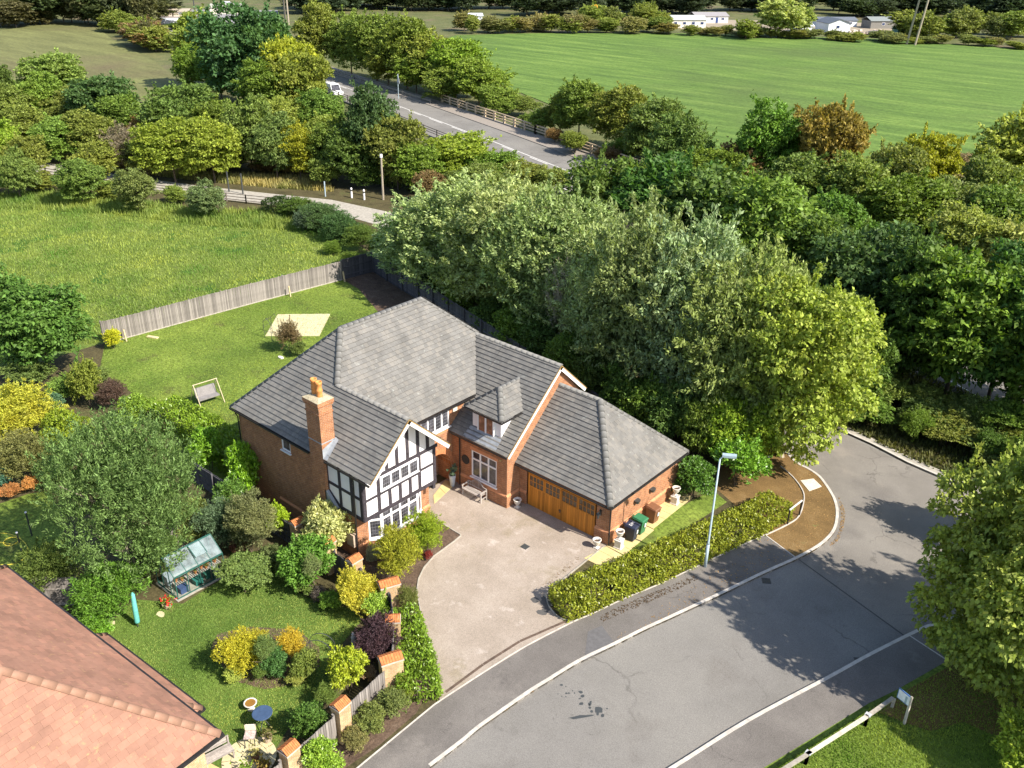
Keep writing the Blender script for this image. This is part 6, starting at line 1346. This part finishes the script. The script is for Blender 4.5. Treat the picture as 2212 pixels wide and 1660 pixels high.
hedge('laurel_hedge', 'long low glossy laurel hedge along the pavement beside the garage', xy([(1225,1343),(1274,1327),(1355,1289),(1430,1258),(1571,1191),(1652,1154),(1708,1120)]), 1.75, .95, (.27,.31,.03), side=1, seed=2)
hedge('laurel_hedge', 'glossy laurel hedge between the drive and the wide corner pillar', xy([(948,1508),(936,1455),(917,1395),(904,1350)]), 1.7, 1.15, (.18,.29,.028), side=1, seed=3)
hedge('laurel_hedge', 'bright laurel hedge along the back lawn beside the side wall', xy([(335,925),(400,960),(470,1010),(535,1070)]), 1.9, 1.7, (.2,.32,.028), side=1, seed=5, leaf=.2, dens=170)
hedge('scrub_hedge', 'dark scrubby hedge between the lane and the paddock corner', xy([(600,452),(690,470),(790,520)]), 2.5, 1.6, (.06,.10,.03), side=-1, seed=6, leaf=.3, dens=70, mat='leaf')
# ------------------------------------------------------------------ garden shrubs, one by one
S = [('golden_shrub','rounded lime-green conifer at the right end of the bay window bed',917,1212,1108,98,'fine',(.17,.22,.02)),
('golden_shrub','yellow-green conifer with golden foot before the bay window',860,1250,1142,100,'fine',(.22,.21,.022)),
('red_shrub','small dark red shrub at the drive edge of the bay bed',925,1210,1188,26,'low',(.16,.03,.03)),
('variegated_shrub','big cream-variegated bush against the brick side wall',708,1205,1080,105,'laurel',(.30,.31,.12)),
('green_shrub','large fresh green bush below the variegated bush',668,1262,1160,130,'shrub',(.09,.16,.022)),
('lime_shrub','bright lime climber beside the first brick pillar',607,1165,1085,52,'laurel',(.22,.28,.02)),
('lime_shrub','lime shrub between the bright climber and the side wall',585,1140,1090,45,'laurel',(.16,.24,.02)),
('golden_acer','golden orange acer in the border before the corner pillar',775,1330,1228,100,'fine',(.55,.33,.045)),
('green_shrub','low leafy green clump before the golden acer',715,1318,1280,60,'low',(.11,.19,.025)),
('green_shrub','low green clump beside the slim white-stemmed sapling',660,1285,1250,55,'low',(.10,.14,.035)),
('grey_shrub','small grey dead-looking clump in the pillar border',690,1300,1268,40,'fine',(.13,.10,.08)),
('lime_perennial','pale lime perennial beside the narrow fence panel',815,1345,1272,58,'laurel',(.20,.27,.04)),
('purple_shrub','dark purple-leaved shrub beside the narrow fence',815,1430,1335,105,'fine',(.055,.028,.03)),
('lime_shrub','yellow-lime bush between the purple shrub and silver panel',757,1495,1395,92,'laurel',(.24,.28,.022)),
('dry_hydrangea','pinkish dried hydrangea before the silver fence panel',795,1475,1440,45,'low',(.30,.20,.13)),
('rose_shrub','dark green rose bush inside the silver fence panel',668,1595,1525,80,'shrub',(.07,.12,.025)),
('rose_shrub','thin green bush beside the tall buff pillar',706,1530,1478,50,'fine',(.13,.17,.04)),
('ivy_shrub','light green ivy mound below the last fence panel',700,1672,1598,95,'laurel',(.15,.23,.03)),
('verge_shrub','olive sprawling shrub outside the silver fence panel',800,1580,1525,80,'low',(.12,.14,.04)),
('verge_shrub','olive shrub beside the drive hedge foot',855,1545,1490,75,'low',(.10,.13,.035)),
('verge_shrub','low brownish-green shrub at the pavement edge below the panel',765,1620,1575,60,'low',(.14,.14,.05)),
('verge_shrub','yellowish low shrub between the wide pillar and the hedge foot',880,1510,1465,50,'shrub',(.14,.18,.03)),
('fern_shrub','feathery olive bush beside the bay bed edge',882,1332,1265,48,'fine',(.12,.14,.04)),
('white_flowers','small clump of white hydrangea blooms by the pillar',873,1345,1322,26,'low',(.75,.75,.72)),
('silver_shrub','silvery pale clump before the small low fence',812,1212,1180,50,'fine',(.24,.26,.18)),
('yellow_spirea','spreading yellow spirea in the island bed',520,1455,1372,112,'fine',(.32,.27,.025)),
('yellow_spirea','golden upright spirea behind the spreading one',560,1425,1362,55,'fine',(.30,.25,.03)),
('orange_acer','orange-topped acer in the island bed beside the arch',632,1428,1362,58,'fine',(.50,.27,.03)),
('rose_bush','dark green rose bush with pale blooms in the island bed',598,1462,1400,60,'shrub',(.06,.12,.03)),
('rose_bush','leafy green bush at the arch end of the island bed',660,1470,1405,62,'shrub',(.12,.16,.035)),
('low_perennial','pale green low clump at the front of the island bed',640,1482,1455,50,'low',(.19,.22,.06)),
('low_perennial','lime low clump at the left foot of the island bed',510,1470,1440,45,'low',(.26,.28,.06)),
('low_perennial','dark small clump between the spirea and the rose',570,1470,1430,45,'low',(.11,.15,.03)),
('yew_bush','dense bright green yew bush beside the bleached fence',245,1335,1235,165,'fine',(.085,.155,.02)),
('yew_bush','dark green bush hanging over the pink roof edge',120,1290,1180,140,'fine',(.09,.12,.03)),
('yew_bush','green bush between the feathery tree and the pale fence',345,1235,1150,110,'shrub',(.08,.125,.035)),
('leafy_shrub','lime-leaved low shrub at the roof edge by the parasol',210,1375,1325,75,'laurel',(.13,.23,.025)),
('leafy_shrub','small yellow shrub at the lean-to roof end',205,1395,1365,40,'low',(.25,.25,.03)),
('grey_olive_shrub','grey-olive open shrub at the end of the low dark fence',545,1195,1065,105,'fine',(.13,.135,.06)),
('grey_olive_shrub','blue-green shrub between the greenhouse and laurel hedge',478,1185,1085,100,'fine',(.09,.125,.06)),
('grey_olive_shrub','olive shrub under the feathery tree by the greenhouse end',420,1170,1080,90,'shrub',(.10,.13,.04)),
('border_shrub','reddish low border clump behind the greenhouse lawn',520,1195,1165,50,'low',(.16,.07,.05)),
('border_shrub','dark green border shrub by the small fruit tree',590,1225,1180,60,'low',(.09,.12,.04)),
('border_shrub','olive border clump beside the first pillar border',625,1255,1215,55,'shrub',(.12,.14,.04)),
('patio_bush','brown-green bush growing at the edge of the paved square',628,762,690,56,'fine',(.13,.10,.05)),
('patio_bush','small green bush beside the paved square bush',648,770,735,34,'low',(.09,.12,.03)),
('yellow_bush','small bright yellow bush at the end of the silver fence',246,755,708,42,'shrub',(.34,.32,.02)),
('yellow_shrub','broad yellow shrub at the far left of the gardens',55,960,830,150,'fine',(.30,.28,.03)),
('yellow_shrub','yellow-green shrub next to the broad yellow one',150,985,880,110,'laurel',(.16,.21,.02)),
('olive_shrub','olive shrub above the rusty fern strip',60,1030,940,150,'fine',(.12,.13,.04)),
('olive_shrub','dark olive shrub beside the yellow-green shrub',130,1055,975,100,'shrub',(.09,.12,.035)),
('olive_shrub','teal-green low plant at the left edge above the ferns',15,1050,1000,60,'low',(.06,.13,.08)),
('rusty_fern','rusty brown ferns edging the left lawn, beside the teal plant',25,1075,1045,55,'low',(.30,.15,.06)),
('rusty_fern','rusty brown ferns edging the left lawn, beside the feathery tree',75,1062,1030,55,'low',(.32,.17,.06)),
('olive_shrub','dark olive shrub at the foot of the round dark tree',60,830,780,110,'low',(.10,.13,.035)),
('olive_shrub','green bramble mound between the round tree and the yellow shrub',20,890,840,110,'low',(.11,.15,.04)),
('olive_shrub','leafy green mound beside the tall olive bush',155,860,805,80,'low',(.12,.17,.03)),
('olive_shrub','low dark shrub before the small yellow bush',210,830,795,60,'low',(.09,.13,.03)),
('brown_shrub','dark brown twiggy bush by the laurel hedge start',248,885,822,62,'fine',(.085,.05,.04)),
('olive_shrub','tall olive bush left of the brown twiggy bush',195,880,775,70,'shrub',(.13,.16,.03)),
('bluegreen_shrub','blue-green low shrub beneath the round dark tree',118,900,850,55,'low',(.08,.14,.09)),
('laurel_shrub','laurel between the brown bush and the feathery tree',300,920,855,85,'laurel',(.13,.20,.025)),
('laurel_shrub','tall bright laurel at the near end of the laurel hedge',540,1075,955,95,'laurel',(.14,.25,.022)),
('laurel_shrub','bright laurel mound midway along the laurel hedge',455,1020,925,90,'laurel',(.12,.22,.022)),
('laurel_shrub','shaded laurel beside the low dark fence',500,1105,1030,80,'laurel',(.09,.15,.03)),
('fern_shrub','small ferny shrub by the garage corner grass',1475,1070,1030,55,'low',(.08,.13,.03))]
for (n_, l_, bx, by, ty, w, k, c) in S:
    tree_px(n_, l_, bx, by, ty, w, k, c, cat='shrub', clear=.02, trunk='shrub', v=.03)
tree_px('fruit_tree', 'low open fruit tree with a leaning trunk on the garden lawn', 530, 1280, 1212, 95, 'low', (.10,.14,.04), clear=.3, v=.02)
tree_px('fruit_tree', 'small olive fruit tree with a bare stem by the border', 561, 1212, 1090, 95, 'fine', (.13,.14,.05), clear=.45, v=.02)
tree_px('sapling', 'slim white-stemmed sapling in the pillar border', 681, 1290, 1195, 40, 'fine', (.14,.17,.06), clear=.4, trunk='std', v=.02)
tree_px('sapling', 'standard rose tree with a grey stem in the island bed', 580, 1465, 1375, 50, 'fine', (.12,.16,.05), clear=.45, v=.02)
for n_, pts in (('bay_bed', [(936,1122),(995,1158),(981,1170),(937,1202),(915,1227),(903,1252),(899,1280),(905,1340),(930,1480),(900,1540),(820,1610),(700,1690),(640,1690),(760,1540),(850,1400),(850,1270),(700,1180),(800,1150)]), ('island_bed', [(455,1400),(470,1370),(540,1355),(640,1360),(690,1400),(690,1440),(650,1478),(570,1490),(500,1470)])):
    sheet(n_, xy(pts), .016, M['soil'], depth=.1)

# ------------------------------------------------------------------ tall grass and weeds (too many to count)
def grass(name, label, poly, n, hmin, hmax, colour, seed, z=0, w=.05):
    rng = np.random.default_rng(seed); xs = [p[0] for p in poly]; ys = [p[1] for p in poly]; C = []
    while len(C) < n:
        p = (rng.uniform(min(xs),max(xs)), rng.uniform(min(ys),max(ys)))
        if inside(p, poly): C.append(p)
    C = np.array(C); n = len(C); H_ = rng.uniform(hmin,hmax,(n,1)); a = rng.uniform(0,6.28,n); D = np.stack([np.cos(a),np.sin(a),np.zeros(n)],1); B = np.stack([-np.sin(a),np.cos(a),np.zeros(n)],1)
    base = np.concatenate([C, np.full((n,1),z)],1); lean = D*H_*rng.uniform(.1,.7,(n,1)); tip = base+lean+np.array([0,0,1])*H_
    V = np.stack([base-B*w, base+B*w, tip], 1).reshape(-1,3); F = np.arange(3*n).reshape(n,3)
    o = link_obj(name, mesh_np(name, V, F, M['grass_blade'])); o.color = (*colour,1); tag(o, label, 'grass', kind='stuff'); return o
grass('meadow_grass', 'rough tussocky grass of the paddock', xy([(-60,440),(120,425),(300,440),(450,465),(600,468),(690,490),(770,560),(740,600),(547,652),(270,728),(-60,800)]), 60000, .08, .3, (.235,.31,.06), 1, z=.0, w=.045)
grass('tall_grass', 'tall pale grass along the lane fence', xy([(-40,425),(120,415),(300,435),(450,455),(600,455),(700,490),(640,500),(450,490),(250,465),(-40,450)]), 12000, .25, .8, (.22,.29,.06), 2, w=.05)
grass('lane_grass', 'dry verge grass beyond the lane', xy([(60,330),(240,370),(430,392),(600,408),(720,415),(700,385),(500,380),(250,350)]), 9000, .3, .8, (.33,.29,.10), 3, w=.07)
grass('lawn_blades', 'mown grass of the back lawn', xy([(228,740),(547,658),(740,607),(800,655),(830,690)]) + [(-45,43),(-42,24)] + xy([(430,940),(330,885),(215,800)]), 45000, .03, .09, (.25,.325,.06), 4, z=.012, w=.025)
grass('garden_blades', 'mown grass of the garden lawn', xy([(230,1370),(290,1298),(345,1302),(395,1307),(482,1252),(500,1192),(560,1194),(600,1217),(640,1280),(690,1305),(760,1317),(780,1340),(740,1390),(705,1425),(716,1475),(668,1535),(622,1575),(600,1612),(540,1665),(470,1600)]), 45000, .02, .07, (.25,.32,.075), 5, z=.012, w=.02)
grass('verge_blades', 'grass of the roadside verge', xy([(1640,1680),(1880,1530),(1945,1500),(2060,1432),(2230,1400),(2260,1700)]), 26000, .03, .1, (.25,.33,.05), 6, z=.0, w=.022)
grass('weed_cover', 'weeds and grass under the wood beside the lane', xy([(-60,330),(200,300),(450,330),(700,370),(900,420),(1180,430),(1150,400),(900,330),(650,300),(300,250),(-60,270)]), 14000, .3, 1.0, (.19,.21,.06), 7, w=.12)
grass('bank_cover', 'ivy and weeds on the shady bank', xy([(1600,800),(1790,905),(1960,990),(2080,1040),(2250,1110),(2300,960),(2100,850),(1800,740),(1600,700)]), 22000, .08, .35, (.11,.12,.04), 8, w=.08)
def litter(name, label, poly, n, size, cols, seed, z):
    rng = np.random.default_rng(seed); xs = [p[0] for p in poly]; ys = [p[1] for p in poly]; C = []
    while len(C) < n:
        p = (rng.uniform(min(xs),max(xs)), rng.uniform(min(ys),max(ys)))
        if inside(p, poly): C.append((*p, z+rng.uniform(.004,.02)))
    D = rng.normal(size=(n,3))*[1,1,.12]; V, F = leaves(np.array(C), D, size, .55, rng, flat=6, fold=.05)
    o = link_obj(name, mesh_np(name, V, F, M['leaf'])); o.color = (*cols,1); tag(o, label, 'leaves', kind='stuff')
litter('fallen_leaves', 'fallen brown leaves on the verge', kerb[14:] + xy([(1690,990),(1700,1120),(1660,1155)]), 700, .09, (.38,.24,.10), 3, .006)
litter('gutter_leaves', 'fallen leaves lying along the side road kerb', xy([(1812,1070),(1826,1100),(1824,1135),(1812,1165),(1790,1180),(1812,1150),(1818,1110)]), 260, .09, (.34,.22,.10), 4, -.093)
litter('bed_leaves', 'dry leaves on the corner soil', xy([(750,606),(806,592),(900,655),(980,720),(830,685),(780,630)]), 900, .14, (.15,.10,.07), 5, .016)

litter('hedge_clippings', 'dry clippings lying along the foot of the hedge on the pavement', xy([(1290,1335),(1360,1300),(1440,1270),(1500,1242),(1510,1252),(1440,1285),(1370,1315),(1300,1345)]), 420, .1, (.12,.085,.055), 6, .01)
litter('clipping_scatter', 'scattered dry leaves on the driveway edge', xy([(1180,1270),(1260,1205),(1250,1200),(1170,1265)]), 90, .07, (.2,.14,.08), 7, .022)
litter('bare_verge_leaves', 'fallen leaves on the bare soil under the maple', xy([(1950,1550),(2060,1440),(2230,1425),(2250,1580),(2080,1555)]), 900, .1, (.26,.19,.08), 8, .014)
# ------------------------------------------------------------------ distant yard, chalets, poles and wires
def shed(name, label, px0, px1, py, hpx, roofc, wallc, depth=6, cat='cabin', gable=False, wins=3, door=True, group=None):
    a, b = gp(px0, py), gp(px1, py); u = (b-a); L = u.length; u /= L; n = Vector((u.y,-u.x,0))
    if n.dot(-a) < 0: n = -n
    h = hpx*px_m(a); B = Bld(name, label, cat, a); bk = -n*depth; up = Vector((0,0,1)); wallm, roofm = P('wall_'+name, wallc, .7), P('roof_'+name, roofc, .6)
    if group: B.e['group'] = group
    hw = h*.68
    m_ = MB(); c = [a, b, b+bk, a+bk]
    for p, q in zip(c, c[1:]+c[:1]): m_.face([p-up*.2, q-up*.2, q+up*hw, p+up*hw])
    r = MB(); e = .35
    if gable:                                      # gable towards the camera
        mid = (a+b)/2 + up*h; m_.face([a+up*hw, b+up*hw, mid]); m_.face([b+bk+up*hw, a+bk+up*hw, mid+bk])
        for s_, p in ((-1,a),(1,b)): r.obox(p + u*s_*e + n*e + up*(hw-.12), (mid-(p+up*hw)) - u*s_*e + up*.12, bk - n*2*e, up*.12)
    else:
        rid = bk/2 + up*(h-hw)
        r.obox(a - u*e + n*e + up*(hw-.05), u*(L+2*e), rid - n*e, up*.12); r.obox(a - u*e + bk - n*e + up*(hw-.05), u*(L+2*e), -bk/2 + n*e + up*(h-hw), up*.12)
    B.add(m_, 'wall', wallm); B.add(r, 'roof', roofm)
    for k in range(wins):
        o = a + u*(L*(k+.35)/max(wins,1)) + up*hw*.42 + n*.03
        f = B.add(MB().obox(o, u*min(1.3,L/wins*.45), up*hw*.36, n*.06), 'window', M['white']); B.add(MB().obox(o+u*.1+up*.1+n*.01, u*(min(1.3,L/wins*.45)-.2), up*(hw*.36-.2), n*.07), 'pane', P('far_blue_glass', (.03,.05,.12), .2), f)
    if door: o = a + u*L*.62 + n*.03; B.add(MB().obox(o, u*.9, up*hw*.8, n*.05), 'door', P('far_door', (.04,.07,.2), .5))
    return B
shed('long_chalet','long cream chalet with blue windows and a pale green roof',1448,1524,61,24,(.42,.46,.42),(.66,.64,.56),7,'chalet',wins=4)
shed('white_chalet','long white chalet with a grey pitched roof behind the cream one',1502,1572,50,20,(.30,.28,.28),(.68,.68,.68),8,'chalet',wins=3)
shed('blue_bungalow','white bungalow with a slate roof gable facing the field',1788,1835,70,26,(.10,.115,.14),(.72,.73,.76),10,'bungalow',gable=True,wins=1,door=False)
shed('blue_annexe','low white annexe with a slate roof behind the bungalow',1770,1850,58,18,(.13,.145,.17),(.62,.64,.70),6,'bungalow',wins=3,door=False)
shed('white_caravan','plain white caravan trailer beside the boundary hedge',1719,1756,68,15,(.60,.62,.62),(.72,.73,.72),4,'caravan',wins=0,door=False)
shed('grey_shed','grey shed with a patched roof beyond the rubble',1880,1945,62,22,(.22,.24,.23),(.20,.19,.17),7,'shed',wins=1,door=False)
shed('green_container','small green container at the foot of the leaning poles',1938,1968,78,18,(.12,.22,.19),(.12,.25,.2),4,'container',wins=0,door=False)
shed('site_caravan','small white site caravan behind the brown hedge',1013,1042,45,14,(.62,.65,.70),(.72,.76,.82),4,'caravan',wins=3,door=False)
shed('yard_building','pale flat block in the compound beyond the dry field',340,372,36,14,(.42,.36,.28),(.56,.46,.36),8,'building',wins=1,door=False)
shed('yard_building','pale square store beside the flat block in the compound',375,408,36,14,(.40,.36,.3),(.55,.46,.38),8,'building',wins=1,door=False)
shed('yard_container','long white container in front of the compound store',325,385,52,10,(.70,.72,.74),(.66,.68,.70),4,'container',wins=0,door=False)
shed('yard_lorry_box','pale lorry box among the compound bushes',395,412,52,11,(.7,.72,.74),(.68,.70,.72),4,'container',wins=0,door=False)
shed('cream_store','cream rendered store half hidden by the tall trees',455,520,30,18,(.42,.4,.34),(.6,.56,.46),10,'building',wins=1,door=False)
shed('pink_house','distant pinkish house on the edge of the far wood',1008,1026,8,12,(.24,.15,.13),(.45,.33,.31),8,'house',wins=2,door=False)
yd = sheet('compound_yard', xy([(320,60),(430,58),(600,40),(600,22),(330,20)]), -.06, P('yard_tarmac', (.26,.25,.25), .9), depth=.1)
yd2 = sheet('compound_road', xy([(352,98),(372,104),(398,96),(410,80),(390,72),(360,80)]), -.06, P('yard_tarmac', (.26,.25,.25), .9), depth=.1)
fyd = sheet('far_yard', xy([(1300,55),(1450,62),(1900,72),(1960,70),(1900,50),(1450,40),(1300,42)]), -.06, P('yard_dust', (.30,.25,.18), .9), depth=.1)
def vehicle(name, label, px_, py_, rz, c, L=5.2, W=2.0, H_=2.2, cat='van'):
    t = thing(name, label, cat, gp(px_,py_), rz); m_ = P('paint_'+name, c, .35)
    b = MB(); b.v = [(-L/2,-W/2,.4),(L/2,-W/2,.4),(L/2,W/2,.4),(-L/2,W/2,.4),(-L/2,-W/2,1.1),(L/2,-W/2,1.0),(L/2,W/2,1.0),(-L/2,W/2,1.1)]; b.f = [(3,2,1,0),(0,1,5,4),(1,2,6,5),(2,3,7,6),(3,0,4,7),(4,5,6,7)]; b.m = [0]*6; b.uv = [None]*6; b.build('body', m_, t)
    k = MB(); k.v = [(-L/2,-W/2,1.1),(L*.28,-W/2,1.03),(L*.28,W/2,1.03),(-L/2,W/2,1.1),(-L/2+.1,-W/2+.12,H_),(L*.12,-W/2+.12,H_),(L*.12,W/2-.12,H_),(-L/2+.1,W/2-.12,H_)]; k.f = [(0,1,5,4),(1,2,6,5),(2,3,7,6),(3,0,4,7),(4,5,6,7)]; k.m = [0]*5; k.uv = [None]*5; k.build('cab', m_, t)
    g2 = MB(); g2.v = [(L*.275,-W/2+.1,1.1),(L*.275,W/2-.1,1.1),(L*.135,W/2-.2,H_-.1),(L*.135,-W/2+.2,H_-.1)]; g2.v = [(x_+.03,y_,z_) for x_,y_,z_ in g2.v]; g2.f = [(0,1,2,3)]; g2.m = [0]; g2.uv = [None]; g2.build('windscreen', M['glass'], t)
    for sx in (-.32,.3):
        for sy in (-1,1): MB().tube([(L*sx,sy*(W/2-.1),.36),(L*sx,sy*(W/2+.03),.36)], .36, 12).build('wheel', M['dark_water'], t)
    return t
vehicle('white_van', 'white pickup van driving round the highway bend', 722, 206, math.radians(-18), (.75,.76,.76)); vehicle('yard_van', 'small white van parked in the far compound', 1422, 50, .4, (.75,.75,.76)); vehicle('yard_car', 'white car parked beside the compound entrance', 492, 12, .3, (.75,.76,.78), 4.4, 1.8, 1.5, 'car')
t = thing('excavator', 'yellow excavator boom rising above the compound bushes', 'excavator', gp(1255,52), .5); yl = P('digger_yellow', (.62,.33,.03), .5)
MB().box((-1.6,-1.3,.3), (1.6,1.3,1.0)).build('track', M['steel'], t); MB().box((-1.4,-1.2,1.0), (1.3,1.2,2.6)).build('cab', yl, t); MB().tube([(1.0,0,2.0),(2.6,0,5.2),(3.6,0,6.0),(5.4,0,6.4)], .35, 6).build('boom', yl, t); MB().tube([(5.4,0,6.4),(6.0,0,3.4)], .3, 6).build('arm', yl, t)
# leaning twin pole and wires
t = thing('twin_pole', 'pair of tall pale wooden poles carrying the power line', 'pole', gp(1958,96)); up7 = 26
tops = []
for k, dx_ in ((0,0),(1,2.6)): MB().tube([(dx_,0,-.3),(dx_+2.2,1.0,up7)], [.35,.24], 8).build('pole', M['pale_bark'], t)
MB().bar((1.5,.9,up7-1), (6.5,1.1,up7-1), .25).build('cross_arm', M['pale_bark'], t)
t2 = thing('twin_pole', 'pair of pale poles rising behind the tallest dark tree', 'pole', gp(617,52)); 
for dx_ in (0,1.8): MB().tube([(dx_,0,-.3),(dx_,0,24)], [.3,.22], 8).build('pole', M['pale_bark'], t2)
t3 = thing('dark_pole', 'thin dark pole standing in the compound', 'pole', gp(422,34)); MB().tube([(0,0,-.3),(0,0,14)], [.25,.18], 8).build('pole', M['steel'], t3)
A_, B_ = gp(1958,96) + Vector((4,1,up7-1)), gp(617,52) + Vector((0,0,23))
for k, dz in enumerate((0,-.9,-1.8)):
    pts = []
    for j in range(25):
        f = j/24; p = A_*(1-f) + B_*f + Vector((k*1.2,0,dz)); p.z -= 9*4*f*(1-f)*.35; pts.append(p - A_)
    w_ = thing('power_line', 'thin power cable hanging between the two pole pairs', 'cable', A_, 0, 'cables of the power line'); MB().tube(pts, .045, 4).build('cable', P('cable_grey', (.25,.25,.24), .5), w_)
C_ = Vector((150,330,30))
w_ = thing('power_line', 'thin power cable running on from the leaning poles out of view', 'cable', A_); MB().tube([(0,0,0), tuple((C_-A_)*.5 - Vector((0,0,4))), tuple(C_-A_)], .045, 4).build('cable', P('cable_grey', (.25,.25,.24), .5), w_)
# rubble heap, scattered pieces
rr_ = random.Random(12)
for k in range(14):
    c = gp(rr_.uniform(1835,1930), rr_.uniform(68,76)); s_ = rr_.uniform(.6,1.6); t = thing('rubble_slab', 'broken pale slab in the rubble beside the white bungalow', 'rubble', c, rr_.uniform(0,3), 'rubble beside the bungalow')
    q = MB().box((-s_,-s_*.6,0), (s_,s_*.6,.7)).build('slab', P('rubble_pale', (.55,.45,.38), .9), t); q.rotation_euler = (rr_.uniform(-.4,.4), rr_.uniform(-.4,.4), 0)
